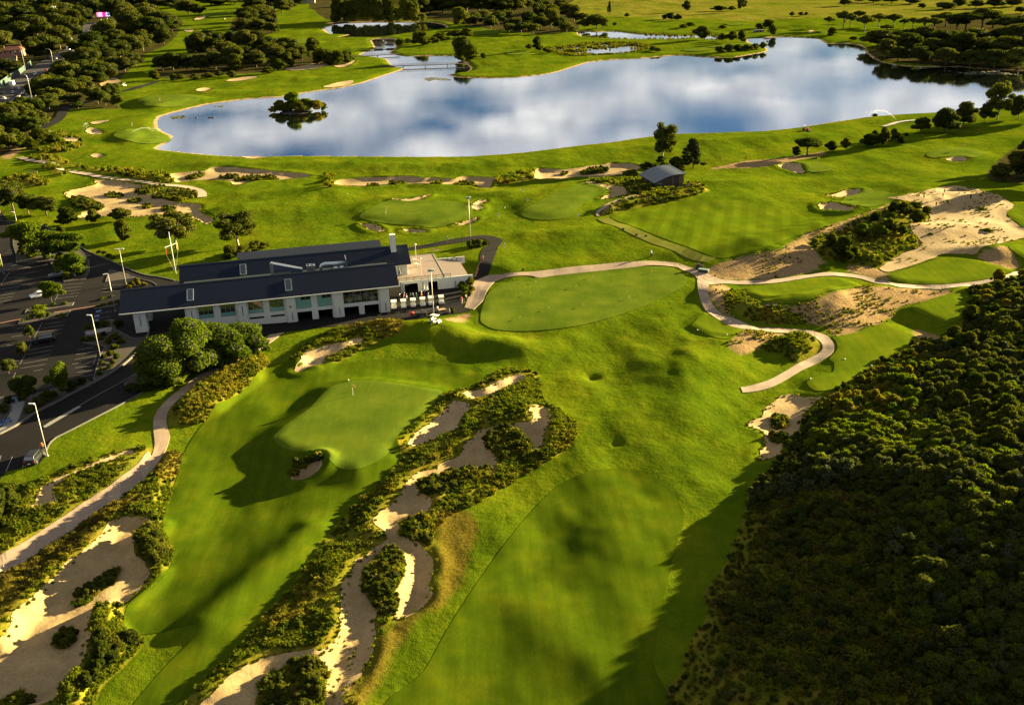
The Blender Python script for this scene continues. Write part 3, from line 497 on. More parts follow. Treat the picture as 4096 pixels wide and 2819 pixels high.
def water_mat():
    m = bpy.data.materials.new('lake_water'); m.use_nodes = True; t = m.node_tree; t.nodes.clear(); pos = tpos(t)
    o = t.nodes.new('ShaderNodeOutputMaterial'); g = t.nodes.new('ShaderNodeBsdfGlossy'); d = t.nodes.new('ShaderNodeBsdfDiffuse'); mx_ = t.nodes.new('ShaderNodeMixShader'); fr = t.nodes.new('ShaderNodeFresnel'); fr.inputs[0].default_value = 2.6
    g.inputs['Color'].default_value = (.95, .97, 1, 1); d.inputs['Color'].default_value = (.012, .02, .022, 1)
    patch = tnoise(t, .012, 4, .6, pos); g_r = tramp(t, patch, [(.40, (.008, .008, .008)), (.62, (.045, .045, .045))]); lk(t, g_r, g.inputs['Roughness'])
    mp = t.nodes.new('ShaderNodeMapping'); mp.inputs['Scale'].default_value = (.6, 1.2, 1); mp.inputs['Rotation'].default_value = (0, 0, .25); lk(t, pos, mp.inputs['Vector'])
    bn = t.nodes.new('ShaderNodeBump'); bn.inputs['Strength'].default_value = .35; bn.inputs['Distance'].default_value = .05
    lk(t, tmath(t, 'MULTIPLY', tnoise(t, .9, 4, .55, mp.outputs[0]), tmath(t, 'ADD', tmath(t, 'MULTIPLY', patch, 1.2), -.2)), bn.inputs['Height']); lk(t, bn.outputs[0], g.inputs['Normal'])
    lk(t, tmath(t, 'MAXIMUM', fr.outputs[0], .92), mx_.inputs[0]); lk(t, d.outputs[0], mx_.inputs[1]); lk(t, g.outputs[0], mx_.inputs[2]); lk(t, mx_.outputs[0], o.inputs[0]); return m
M['water'] = water_mat()

# ------------------------------------------------------------------ ground sheet
def soft(polys, w=1.0, far=12):
    o = np.zeros_like(HT)
    for P in polys: o = np.maximum(o, 1 - sstep(-w, w, sdist(P, GX, GY, far)))
    return o
DRYP = [drop(T('K 700,420 900,380 960,480 900,700 830,880 700,1000 560,1100 420,1320 260,1600 120,1700 250,1400 340,1180 450,1080 600,1000 680,880 690,640')), drop(T('J 200,700 500,490 800,330 900,400 700,500 560,660 380,780 200,960 80,1080 -80,1250 -80,850')), drop(T('J 1050,20 1150,40 1100,180 1000,240 960,150')), drop(T('I 1400,470 1650,480 1680,600 1560,700 1450,600')), drop(T('H 100,150 480,140 480,220 300,230 100,200'))]
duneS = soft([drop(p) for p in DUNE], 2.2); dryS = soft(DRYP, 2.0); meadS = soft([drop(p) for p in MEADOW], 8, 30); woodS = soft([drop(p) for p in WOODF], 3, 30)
shore = (1 - sstep(.6, 2.6, watersd)) * (watersd > -6)
nyy, nxx = GX.shape; idx = np.arange(nyy * nxx).reshape(nyy, nxx)
F = np.stack([idx[:-1, :-1], idx[:-1, 1:], idx[1:, 1:], idx[1:, :-1]], -1).reshape(-1, 4)
vis = (abs(GX) < GY * .66 + 60); fm = (vis[:-1, :-1] | vis[1:, 1:]).reshape(-1)
F = F[fm]; used = np.unique(F); remap = np.full(nyy * nxx, -1); remap[used] = np.arange(len(used)); sel = lambda a: a.ravel()[used]
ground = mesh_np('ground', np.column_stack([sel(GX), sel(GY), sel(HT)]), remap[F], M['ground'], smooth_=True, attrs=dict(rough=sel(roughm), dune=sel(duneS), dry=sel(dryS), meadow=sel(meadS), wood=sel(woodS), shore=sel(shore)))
tag(ground, kind='structure')
def patch(name, poly, mat, lift=0.0, step=None, kind='structure', jitter=0.0, parent=None, zfun=None, dense=True):
    """a sheet with the outline poly, laid on the ground"""
    P = np.asarray(poly, float); L = np.roll(P, -1, 0) - P; seg = np.hypot(L[:, 0], L[:, 1]); Y = P[:, 1].mean()
    st = step or max(.45, (Y - 60) * .0062); B = []
    for p, l, s in zip(P, L, seg):
        for k in range(max(1, int(round(s / st)))): B.append(p + l * k / max(1, int(round(s / st))))
    B = np.array(B)
    if jitter:
        n = np.column_stack([fbm(B[:, 0], B[:, 1], max(2.2, st * 3), 3, 61), fbm(B[:, 0] + 90, B[:, 1], max(2.2, st * 3), 3, 67)]); B = B + n * jitter * 2.2
    x0, y0 = B.min(0); x1, y1 = B.max(0)
    X, Yv = np.meshgrid(np.arange(x0, x1, st), np.arange(y0, y1, st)); X = X + (np.arange(X.shape[0])[:, None] % 2) * st * .5; X = X.ravel(); Yv = Yv.ravel()
    sd = sdist(B, X, Yv, st * 2); k = sd < -st * .55; pts = np.vstack([B, np.column_stack([X[k], Yv[k]])]) if dense else B
    nb = len(B); r = delaunay_2d_cdt([Vector(p) for p in pts], [], [list(range(nb))], 1, 1e-5)
    V = np.array([(v.x, v.y) for v in r[0]]); z = (zfun or gz)(V[:, 0], V[:, 1]) + lift_at(V[:, 1]) + lift
    tris = np.array([f if len(f) == 3 else f[:3] for f in r[2]], int)
    a, b_, c = V[tris[:, 0]], V[tris[:, 1]], V[tris[:, 2]]; cr_ = (b_[:, 0] - a[:, 0]) * (c[:, 1] - a[:, 1]) - (b_[:, 1] - a[:, 1]) * (c[:, 0] - a[:, 0])
    tris[cr_ < 0] = tris[cr_ < 0][:, ::-1]
    o = mesh_np(name, np.column_stack([V, z]), tris, mat, parent, True)
    if kind and not parent: o['kind'] = kind
    return o
for P in FAIR: patch('fairway', drop(P), M['fair'], .01)
patch('range_lawn', drop(T('E 1890,445 2080,400 2319,352 F 120,320 420,335 720,400 960,470 1020,505 880,545 760,590 560,660 420,700 290,715 120,655 E 2200,570 2050,510')), turf_mat('range_turf', (.052, .090, .0035), (.072, .108, .004), (.100, .130, .005), .03, .3, 1.15), .0)
for P, l, fo in GREENS: patch('putting_green', drop(P), M['green'], .035)
for P, l, fo in TEES: patch('tee_lawn', drop(P), M['tee'], .03)
for n, P, d, j in SP: patch(n, P, M['sand'] if 'bunker' in n else M['waste'], .05 if d != .7 else .07, jitter=j)
def water(name, P):
    P = np.asarray(P); r = delaunay_2d_cdt([Vector(p) for p in P], [], [list(range(len(P)))], 1, 1e-5)
    V = [(v.x, v.y, WATER) for v in r[0]]; F_ = [tuple(f) for f in r[2]]
    me = bpy.data.meshes.new(name); me.from_pydata(V, [], F_); bm = bmesh.new(); bm.from_mesh(me)
    for f in bm.faces:
        if f.normal.z < 0: f.normal_flip()
    bm.to_mesh(me); bm.free(); me.materials.append(M['water']); o = bpy.data.objects.new(name, me); COL.objects.link(o); o['kind'] = 'structure'; return o
def grow(P, d):
    P = np.asarray(P); t = np.roll(P, -1, 0) - np.roll(P, 1, 0); t /= np.hypot(t[:, 0], t[:, 1])[:, None] + 1e-9; n = np.column_stack([t[:, 1], -t[:, 0]])
    ar = np.sum(P[:, 0] * np.roll(P[:, 1], -1) - np.roll(P[:, 0], -1) * P[:, 1]); return P + n * d * (1 if ar > 0 else -1)
water('lake', grow(LAKEP, .35))
for P in PONDP: water('pond', grow(P, .35))
# ================================================================== PAVED GROUND
M['white_line'] = flatmat('line_paint', (.18, .176, .165), .7, var=.2, scale=3)
M['blue_paint'] = flatmat('blue_paint', (.02, .22, .62), .6, var=.2, scale=3)
M['red_brick'] = flatmat('red_paver', (.26, .11, .075), .85, var=.35, scale=4)
M['bark'] = flatmat('garden_mulch', (.028, .022, .013), .95, var=.5, scale=4, bump=.5)
M['conc_light'] = flatmat('pale_concrete', (.19, .183, .172), .85, var=.15, scale=1)
def strip(parent, name, P, w, mat, lift, h=0.0, closed=False, zf=None):
    """a band or kerb following a line on the ground; h > 0 gives it a standing height"""
    P = np.asarray(P, float)[:, :2]
    if closed: P = np.vstack([P, P[:1]])
    d = np.gradient(P, axis=0); d /= np.hypot(d[:, 0], d[:, 1])[:, None] + 1e-9; n = np.column_stack([-d[:, 1], d[:, 0]]) * w / 2
    A, B = P + n, P - n; za = (zf or gz)(A[:, 0], A[:, 1]) + lift_at(A[:, 1]) + lift; zb = (zf or gz)(B[:, 0], B[:, 1]) + lift_at(B[:, 1]) + lift
    N = len(P); V = [np.column_stack([A, za + h]), np.column_stack([B, zb + h])]; F_ = [(i, N + i, N + i + 1, i + 1) for i in range(N - 1)]
    if h > 0:
        V += [np.column_stack([A, za - .25]), np.column_stack([B, zb - .25])]
        F_ += [(i, i + 1, 2 * N + i + 1, 2 * N + i) for i in range(N - 1)] + [(N + i, 3 * N + i, 3 * N + i + 1, N + i + 1) for i in range(N - 1)] + [(0, 2 * N, 3 * N, N), (N - 1, 2 * N - 1, 4 * N - 1, 3 * N - 1)]
    o = mesh_np(name, np.vstack(V), F_, mat, parent)
    if not parent: o['kind'] = 'structure'
    return o
def resample(P, st, closed=False):
    P = np.asarray(P, float)
    if closed: P = np.vstack([P, P[:1]])
    s = np.concatenate([[0], np.cumsum(np.hypot(*np.diff(P, axis=0)[:, :2].T))]); n = max(2, int(round(s[-1] / st)) + 1); q = np.linspace(0, s[-1], n)
    return np.column_stack([np.interp(q, s, P[:, k]) for k in range(P.shape[1])])
def curve(P, n=6):
    P = np.asarray(P, float); E_ = np.vstack([2 * P[0] - P[1], P, 2 * P[-1] - P[-2]]); out = []
    for i in range(1, len(E_) - 2):
        p0, p1, p2, p3 = E_[i - 1:i + 3]
        for k in range(n):
            t = k / n; out.append(0.5 * ((2 * p1) + (-p0 + p2) * t + (2 * p0 - 5 * p1 + 4 * p2 - p3) * t * t + (-p0 + 3 * p1 - 3 * p2 + p3) * t ** 3))
    return np.vstack([out, P[-1:]])
PATHS = []
def slabs(name, left, right, slab, mat, lift=.03, thick=.10):
    """a concrete path laid in slabs with open joints; left and right are its two edges"""
    root = empty(name); root['kind'] = 'structure'
    A, B = curve(gp(left)[:, :2]), curve(gp(right)[:, :2]); mid = (A + B) / 2; PATHS.append((mid, np.hypot(*(A - B).T).mean() / 2))
    s = np.concatenate([[0], np.cumsum(np.hypot(*np.diff(mid, axis=0).T))]); n = max(1, int(s[-1] / slab))
    for i in range(n):
        q = np.linspace(s[-1] * i / n + .012, s[-1] * (i + 1) / n - .012, 5); V = []
        for t in q:
            a = np.array([np.interp(t, s, A[:, k]) for k in (0, 1)]); b = np.array([np.interp(t, s, B[:, k]) for k in (0, 1)])
            for w in (0, .33, .67, 1):
                p = a + (b - a) * w; V.append((p[0], p[1], float(gz(*p)) + lift + float(lift_at(p[1])) + .02))
        V = np.array(V); F_ = [(j * 4 + k, j * 4 + k + 1, j * 4 + k + 5, j * 4 + k + 4) for j in range(4) for k in range(3)]
        bot = V - [0, 0, thick]; ring = [0, 1, 2, 3, 7, 11, 15, 19, 18, 17, 16, 12, 8, 4]
        F_ += [(ring[j], 20 + ring[j], 20 + ring[(j + 1) % 14], ring[(j + 1) % 14]) for j in range(14)]
        a, b, c = V[0], V[1], V[5]
        if np.cross(b - a, c - a)[2] < 0: F_ = [f[::-1] for f in F_]
        mesh_np('slab', np.vstack([V, bot]), F_, mat, root)
    return root
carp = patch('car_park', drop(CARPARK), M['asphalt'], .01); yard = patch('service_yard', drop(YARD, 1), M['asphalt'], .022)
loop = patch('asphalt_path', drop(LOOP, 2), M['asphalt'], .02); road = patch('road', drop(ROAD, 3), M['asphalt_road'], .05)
# cart paths
slabs('cart_path', T('J -60,700 0,660 130,590 300,480 500,345 700,215 840,110 930,10 G 1000,1050 1025,960 1017,860 1017,800 1040,740 1110,660 1200,585 1320,500 1480,435 1600,375 1720,290 1790,232'),
      T('J -60,880 0,800 130,720 300,610 500,475 700,345 850,240 960,120 G 1090,1010 1125,910 1112,850 1102,800 1125,725 1200,645 1300,562 1420,490 1540,440 1660,370 1790,285 1885,215'), 2.6, M['concrete'])
slabs('cart_path', T('E 925,1045 942,1000 962,935 988,875 1050,845 1110,828 1180,826 1340,811 1420,804 1500,795 1700,770 1900,752 2042,742 2180,738 2319,750 F 60,765 115,783 165,800'),
      T('E 985,1058 1046,1000 1063,955 1092,908 1120,880 1150,866 1200,848 1345,834 1425,848 1500,838 1700,815 1900,795 2040,780 2175,765 2319,776 F 50,795 115,818 150,850'), 3.0, M['concrete'])
slabs('cart_path', T('F 168,800 210,815 250,836 330,862 500,868 700,855 850,832 980,815 1100,816 1250,835 1380,868 1480,888 1650,898 1850,890 2050,865 2200,830 2319,798 2450,765'),
      T('F 152,850 190,880 235,893 330,887 500,892 700,880 850,855 980,838 1100,838 1240,856 1370,888 1480,908 1650,920 1850,912 2050,888 2200,852 2319,822 2450,790'), 3.0, M['concrete'])
slabs('cart_path', T('F 153,856 155,900 165,960 190,1030 240,1090 320,1140 420,1180 I 540,200 650,215 800,222 900,240 965,275 985,310 970,345 900,385 800,435 700,495 620,535 540,560 440,580'),
      T('F 230,895 222,925 230,970 265,1040 330,1095 430,1130 I 520,172 600,185 750,192 880,202 980,225 1040,265 1062,310 1045,355 980,400 850,465 740,530 640,580 550,605 455,615'), 2.8, M['concrete'])
slabs('cart_path', T('E 2050,308 1980,318 1900,345 1830,385 1795,415 1800,440'), T('E 2052,318 1985,332 1910,360 1850,395 1815,420 1822,442'), 2.5, M['concrete'])
strip(None, 'dirt_path', resample(curve(gp('D 130,52 200,70 300,85 360,100 400,130 500,150 600,165 760,190 900,208 1000,225 1100,235 1220,245 1300,265 1335,285 1340,315')[:, :2]), 2), 3.0, flatmat('path_gravel', (.34, .26, .175), .95, var=.3, scale=1.2), .08)
strip(None, 'asphalt_path', resample(curve(gp('A 1040,545 960,570 880,595 800,610 700,640 560,690 470,700 420,740 400,780 350,820 270,860')[:, :2]), 4), 5, M['asphalt'], .2)
strip(None, 'pale_track', resample(curve(gp('C 1385,842 1430,830 1480,815 1560,803 1600,800')[:, :2]), 3), 2.2, M['conc_light'], .15)
strip(None, 'hitting_strip', resample(gp('E 1845,455 1950,500 2100,565 2319,650 F 100,690 250,730')[:, :2], 2), 4.0, turf_mat('worn_tee_turf', (.075, .088, .016), (.095, .105, .02), (.12, .125, .026), .02), .03)
# car park markings, kerbs and planted islands
def lines(txt, w=.11, mat=None, name='parking_line', parent=None):
    P = gp(txt)[:, :2]
    for a, b in zip(P[::2], P[1::2]): strip(parent or carp, name, resample([a, b], 1.5), w, mat or M['white_line'], .016)
lines('t 820,548 1215,490 780,625 1190,563 640,712 1150,635 1040,735 1125,712 520,1030 1000,945 490,1108 960,1028 460,1190 920,1113 430,1275 885,1197 380,1365 845,1288 620,1415 800,1380 295,630 520,600 210,780 460,745 130,940 370,905 0,1270 360,1215 1450,1022 1740,975 1410,1108 1830,1045 1385,1200 1840,1125 1345,1285 1815,1207 1390,1358 1620,1325 1430,1440 1750,1388 1490,1520 1720,1483 1715,365 2080,310 1690,460 2050,400')
lines('s 60,1160 430,1130 20,1225 395,1188 0,1292 355,1243 0,1350 325,1300 0,1410 280,1362 0,1465 240,1425 0,1520 200,1488 160,1080 465,1060 1170,1210 1550,1175 1150,1280 1510,1238 1120,1340 1490,1300 1090,1400 1465,1355 1060,1460 1440,1415 1940,1228 2280,1195 1910,1288 2260,1250 1885,1350 2230,1310 780,1180 980,1155 130,575 300,550 100,625 260,600 70,680 240,650')
lines('u 90,1470 190,1240 340,1410 385,1310 -60,1480 20,1220')
lines('t 790,510 370,1290 1790,1135 1735,1285 1660,1330 1640,1345 290,1440 240,1560', .2, M['kerb'], 'parking_kerb')
lines('s 1140,1260 1020,1500 175,975 20,1200', .2, M['kerb'], 'parking_kerb')
for k, (x, y) in enumerate(((1830, 308), (1800, 397), (1780, 483))):
    q = [(x - 55, y + 22), (x + 42, y + 3), (x + 55, y - 22), (x - 38, y - 8)]; P = gp([(REG['t'][0] + a * REG['t'][2], REG['t'][1] + b * REG['t'][2]) for a, b in q])[:, :2]
    o = patch('disabled_bay_marking', P, M['blue_paint'], .022, .6, parent=carp)
    c = P.mean(0); m = MB(); z = float(gz(*c)) + .075 + float(lift_at(c[1]))   # wheelchair sign: wheel ring, back, leg, head
    for i in range(10):
        a0, a1 = math.pi * (.2 + i * .15), math.pi * (.2 + (i + 1) * .15)
        m.add([(c[0] + r * math.cos(a), c[1] - .15 + r * math.sin(a), z) for r, a in ((.34, a0), (.46, a0), (.46, a1), (.34, a1))], [(0, 1, 2, 3)])
    m.add([(c[0] - .1, c[1] - .1, z), (c[0] + .03, c[1] - .1, z), (c[0] + .03, c[1] + .5, z), (c[0] - .1, c[1] + .5, z)], [(0, 1, 2, 3)])
    m.add([(c[0], c[1] + .1, z), (c[0] + .5, c[1] - .35, z), (c[0] + .6, c[1] - .28, z), (c[0] + .05, c[1] + .22, z)], [(0, 1, 2, 3)])
    m.add([(c[0] - .04 + .11 * math.cos(a), c[1] + .63 + .11 * math.sin(a), z) for a in np.linspace(0, 6.0, 8)], [tuple(range(8))])
    m.build('wheelchair_sign', M['white_line'], o)
BEDS = [T('t 460,355 505,275 1375,145 1335,205'), T('t 350,545 385,470 1305,292 1245,410'), T('t 1760,272 1785,205 2230,118 2150,210'),
        T('s 310,800 300,640 250,480 240,250 450,160 700,210 950,360 1400,460 1650,760 1660,950 1580,1110 1190,1160 1150,1000 980,850 930,790 700,785'), T('s 1960,1160 2040,935 2319,1000 2500,1090 2300,1110'), T('s -40,870 200,830 590,895 180,935 -40,1000'),
        T('G 620,525 645,440 665,370 700,310 545,285 560,240 640,235 690,215 740,190 800,215 880,260 960,250 985,225 960,290 900,360 830,425 740,490 640,545'), T('G 0,650 60,640 80,720 0,830'), T('G 160,650 330,600 560,530 620,560 480,622 350,690 240,748 140,815 110,830 165,700'),
        T('G 560,215 640,160 740,130 770,150 760,200 690,212 580,240'), T('G 930,470 1000,480 1010,560 950,600 880,600 820,560')]
for B_ in BEDS:
    P = march(B_, H0)[:, :2]; o = patch('garden_bed', P, M['bark'], .12, .8); strip(o, 'kerb', resample(P, 1.0, True), .18, M['kerb'], .0, .15)
patch('concrete_walk', march(T('G 60,652 150,640 168,690 112,830 0,892 -60,905 -60,860 10,845 75,735'), H0), M['conc_light'], .05, .8)
patch('concrete_walk', march(T('t 1600,670 2090,605 2060,690 1940,700 1590,755'), H0), M['conc_light'], .14, .6)
strip(None, 'kerb', resample(curve(gp('G 990,215 960,290 900,360 830,425 740,490 640,545 500,615 360,690 240,750 130,825 0,892')[:, :2]), 1.5), .3, M['kerb'], 0, .35)
strip(None, 'kerb', resample(curve(gp('D -60,470 60,475 160,480 260,495 330,525 420,580 520,640 640,700 750,745 850,790 960,830 1060,845 1160,868')[:, :2]), 2), .3, M['kerb'], 0, .16)
strip(None, 'kerb', resample(curve(gp('G 950,612 800,694 600,797 450,874 360,920 320,967 297,1032')[:, :2]), 1.5), .2, M['kerb'], 0, .14)
strip(None, 'kerb', resample(curve(gp('D 1040,900 1000,875 900,850 800,820 735,800')[:, :2]), 1.5), .2, M['kerb'], 0, .15)
isl = patch('traffic_island', march(T('G 285,842 330,812 520,706 540,712 420,782 330,836 300,850'), H0), M['conc_light'], .12, .6)
strip(None, 'kerb', resample(curve(gp('G 520,708 600,660 700,605 820,540 930,468')[:, :2]), 1.5), .18, M['kerb'], 0, .14)
lines('r 1290,905 1450,1240 590,1260 650,1420 1300,1200 1680,1160 1020,1260 1060,1400 1290,1060 1600,1010 190,1330 230,1480', .35, M['red_brick'], 'brick_band', yard)
strip(loop, 'brick_band', resample(gp('r 1965,410 1850,690')[:, :2], 1.5), .55, M['red_brick'], .02)
lines('t 0,525 400,450 1000,330 1780,205', .4, M['red_brick'], 'brick_band', carp)
# highway markings and barriers
MED = resample(curve(gp('A -60,775 0,735 100,665 200,590 330,490 400,440 460,395 490,340 530,270')[:, :2]), 5)
bar = strip(None, 'median_barrier', MED, 1.4, M['conc_light'], 0, .8); tag(bar, 'pale concrete median barrier along the highway', 'barrier'); del bar['kind']
for txt in ('A -60,700 100,590 250,480 380,405 480,330', 'A -60,665 80,560 230,455 400,365 500,305'):
    P = resample(curve(gp(txt)[:, :2]), 6)
    for i in range(0, len(P) - 1, 2): strip(road, 'lane_line', P[i:i + 2], .3, M['white_line'], .03)
strip(road, 'edge_line', resample(curve(gp('A -60,640 60,555 200,463 300,402 440,332')[:, :2]), 6), .3, M['white_line'], .03)
# ================================================================== CLUBHOUSE
M['wall'] = flatmat('white_render', (.52, .54, .52), .85, var=.1, scale=.8, bump=.15, bscale=8)
M['roof'] = flatmat('slate_roof', (.006, .011, .025), .75, var=.3, scale=.7, bump=.25, bscale=5, spec=.12)
def seam_mat():
    m, t, b = nodes('seamed_metal_roof'); tcn = t.nodes.new('ShaderNodeTexCoord'); w = t.nodes.new('ShaderNodeTexWave'); w.wave_type = 'BANDS'; w.bands_direction = 'X'; w.inputs['Scale'].default_value = .55; w.inputs['Distortion'].default_value = 0
    lk(t, tcn.outputs['Object'], w.inputs['Vector']); c = tramp(t, w.outputs['Fac'], [(.0, (.022, .028, .045)), (.86, (.032, .04, .062)), (.95, (.008, .01, .016))]); lk(t, c, b.inputs['Base Color']); b.inputs['Roughness'].default_value = .6; b.inputs['Specular IOR Level'].default_value = .15; return m
M['seam'] = seam_mat()
M['frame'] = flatmat('window_frame', (.16, .23, .23), .5, var=.1)
M['darkmetal'] = flatmat('dark_metal', (.02, .03, .028), .5, var=.2)
M['steel'] = flatmat('galvanised_steel', (.50, .56, .58), .3, .85, var=.2, scale=2)
def glass_mat(name, col, rough=.06):
    m, t, b = nodes(name); b.inputs['Base Color'].default_value = col + (1,); b.inputs['Roughness'].default_value = rough; b.inputs['Metallic'].default_value = 0; b.inputs['Specular IOR Level'].default_value = 1.0; b.inputs['IOR'].default_value = 1.7; return m
M['glass'] = glass_mat('dark_window_glass', (.008, .012, .012)); M['frost'] = glass_mat('frosted_teal_glass', (.10, .30, .31), .35)
def clear_mat():
    m = bpy.data.materials.new('clear_glass'); m.use_nodes = True; t = m.node_tree; t.nodes.clear(); o = t.nodes.new('ShaderNodeOutputMaterial'); g = t.nodes.new('ShaderNodeBsdfGlossy'); g.inputs['Roughness'].default_value = .03
    tr = t.nodes.new('ShaderNodeBsdfTransparent'); tr.inputs[0].default_value = (.82, .88, .86, 1); mx_ = t.nodes.new('ShaderNodeMixShader'); fr = t.nodes.new('ShaderNodeFresnel'); fr.inputs[0].default_value = 1.5
    lk(t, fr.outputs[0], mx_.inputs[0]); lk(t, tr.outputs[0], mx_.inputs[1]); lk(t, g.outputs[0], mx_.inputs[2]); lk(t, mx_.outputs[0], o.inputs[0]); return m
M['clear'] = clear_mat(); M['skyglass'] = glass_mat('lantern_glass', (.06, .075, .11), .2)
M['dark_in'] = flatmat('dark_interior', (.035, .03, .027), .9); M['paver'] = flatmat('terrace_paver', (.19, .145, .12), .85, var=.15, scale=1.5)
M['timber'] = flatmat('dark_timber', (.055, .038, .03), .8, var=.35, scale=2)
CO = Vector((-26.95, 204.66, 0)); CANG = math.atan2(.21576, .97645)
UV, VV = np.array([.97645, .21576, 0]), np.array([-.21576, .97645, 0])
club = empty('clubhouse', CO, CANG); tag(club, 'long white clubhouse with dark slate roofs, chimney and terrace beside the car park', 'clubhouse')
def C2W(u, v, w=0): return np.array(CO) + UV * u + VV * v + np.array([0, 0, w])
def ray_local(px, n, p):      # photograph pixel -> point in clubhouse coordinates on the plane through p with normal n
    r = rays([px])[0]; d = np.array([r @ UV, r @ VV, r[2]]); o = np.array([0, 0, CAMH]) - np.array(CO); o = np.array([o @ UV, o @ VV, o[2]])
    t = np.dot(np.array(p) - o, n) / np.dot(d, n); return o + d * t
def holed(u0, u1, w0, w1, holes, v0, v1):
    m = MB(); us = sorted({u0, u1} | {h[0] for h in holes} | {h[1] for h in holes}); us = [u for u in us if u0 <= u <= u1]
    for a, b in zip(us, us[1:]):
        ws = [w0]; hs = sorted([h for h in holes if h[0] <= a + 1e-6 and h[1] >= b - 1e-6], key=lambda h: h[2]); z = w0
        for h in hs:
            if h[2] > z + .01: m.box(a, b, v0, v1, z, h[2])
            z = h[3]
        if z < w1 - .01: m.box(a, b, v0, v1, z, w1)
    return m
WINS = [(-40.7, -37.6), (-36.15, -33.05), (-30.4, -27.25), (-25.9, -22.85), (-20.25, -17.0), (-15.65, -12.55), (-10.0, -2.35)]
holes = [(a, b, 2.85, 5.62) for a, b in WINS] + [(-20.2, -17.05, -.3, 2.1), (-15.7, -12.6, -.3, 2.1), (-10.05, -6.8, -.3, 2.1), (-5.6, -2.4, -.3, 2.1), (-30.35, -27.3, 1.55, 2.05), (-25.85, -22.9, 1.55, 2.05)]
holed(-43.3, 0, -.3, 5.95, holes, 0, .35).build('front_wall', M['wall'], club)
for a, b in ((-43.4, -41.05), (-32.75, -30.7), (-22.45, -20.4), (-12.3, -10.1), (-2.1, .05)):
    pr = MB().box(a, b, -.4, -.003, -.3, 5.9).build('pier', M['wall'], club); c = (a + b) / 2 + .15
    MB().box(c - .07, c + .07, -.43, -.402, .5 if a > -23 else 2.7, 2.3 if a > -23 else 5.0).build('slot', M['darkmetal'], pr)
    MB().tube([(a + .1, -.47, -.2), (a + .1, -.47, 5.85)], .06, 6).build('downpipe', M['wall'], pr)
MB().lathe([(.3, 0), (.3, .06), (.26, .07)], 20).build('clock', M['white_line'], club).matrix_local = Matrix.Translation((-21.5, -.41, 3.7)) @ Matrix.Rotation(math.pi / 2, 4, 'X')
for k, (a, b) in enumerate(WINS):                # windows: frame, mullions, panes
    n = 6 if k == 6 else 3; wn = MB(); wn.box(a, a + .08, .1, .2, 2.85, 5.62).box(b - .08, b, .1, .2, 2.85, 5.62).box(a + .08, b - .08, .1, .2, 2.85, 2.95).box(a + .08, b - .08, .1, .2, 5.54, 5.62)
    xs = np.linspace(a + .08, b - .08, n + 1)
    for x in xs[1:-1]: wn.box(x - .04, x + .04, .1, .2, 2.95, 5.54)
    rows = [2.95, 3.75, 4.75, 5.54]
    for i in range(n):
        for z in rows[1:-1]: wn.box(xs[i] + (.041 if i else 0), xs[i + 1] - (.041 if i < n - 1 else 0), .11, .19, z - .03, z + .03)
    wf = wn.build('window', M['frame'], club)
    for i in range(n):
        for j in range(3):
            fr_ = (k < 4 and j == 0 and random.random() < .8) or (k == 4 and not (j == 2 and i > 0)) or (k == 5 and not (j == 2 and i > 0))
            MB().box(xs[i] + .045, xs[i + 1] - .045, .14, .16, rows[j] + .035, rows[j + 1] - .035).build('pane', M['clear'] if k == 6 else (M['frost'] if fr_ else M['glass']), wf)
# inside: floor slab, back walls, tables seen through the big window
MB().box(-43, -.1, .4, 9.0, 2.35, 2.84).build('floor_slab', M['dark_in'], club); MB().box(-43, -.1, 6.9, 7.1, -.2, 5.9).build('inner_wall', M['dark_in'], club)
for a in (-16.35, -12.0, -6.2): MB().box(a - .5, a + .5, .36, 1.2, -.2, 2.33).build('column', M['wall'], club)
for (u, v) in ((-8.6, 1.7), (-6.5, 2.6), (-3.6, 2.0), (-4.8, 4.0), (-7.6, 4.2)):
    m = MB().lathe([(.75, 0), (.72, .66), (.7, .74), (0.01, .75)], 12, (u, v, 2.85)).build('dining_table', M['wall'], club)
# right end, left end, rear walls
MB().prism([(.355, -.3), (9.0, -.3), (9.0, 7.2), (5.8, 8.95), (.355, 6.1)], -.3, 0, 'x').build('gable_wall', M['wall'], club)
MB().prism([(.355, .5), (9.0, .5), (9.0, 7.2), (5.8, 8.95), (.355, 6.1)], -43.3, -43.0, 'x').build('gable_wall', M['wall'], club)
for v0, v1 in ((0, 2.2), (7.0, 9.0)): MB().box(-53.9, -51.35, v0, v1, .7, 6.0).build('porch_pillar', M['wall'], club)
MB().box(-52.7, -52.55, -.03, -.002, 2.6, 4.9).build('slot', M['darkmetal'], club)
MB().box(-55.5, -43.35, .3, 8.7, 5.6, 5.75).build('porch_ceiling', M['wall'], club)
# roofs
def gable(u0, u1, pr_, name, mat):
    """pr_: eave, ridge, rear eave as (v, w); a solid slab roof"""
    t = .22; (a, b, c) = pr_; return MB().prism([a, b, c, (c[0], c[1] - t), (b[0], b[1] - t), (a[0], a[1] - t)], u0, u1, 'x').build(name, mat, club)
fr_roof = gable(-56.4, 2.4, ((-.75, 6.1), (5.8, 9.3), (9.6, 7.35)), 'front_roof', M['roof'])
MB().box(-56.4, 2.4, -.9, -.76, 5.88, 6.08).build('gutter', M['wall'], fr_roof); MB().prism([(5.55, 9.2), (5.8, 9.38), (6.05, 9.2)], -56.4, 2.4, 'x').build('ridge_cap', M['darkmetal'], fr_roof)
MB().box(-44.5, 1.5, 9.0, 16.4, 6.3, 6.5).build('flat_roof', M['darkmetal'], club)
mid_roof = gable(-45.6, 7.2, ((15.2, 6.0), (21, 9.0), (27, 6.0)), 'middle_roof', M['roof']); MB().prism([(20.75, 8.9), (21, 9.08), (21.25, 8.9)], -45.6, 7.2, 'x').build('ridge_cap', M['darkmetal'], mid_roof)
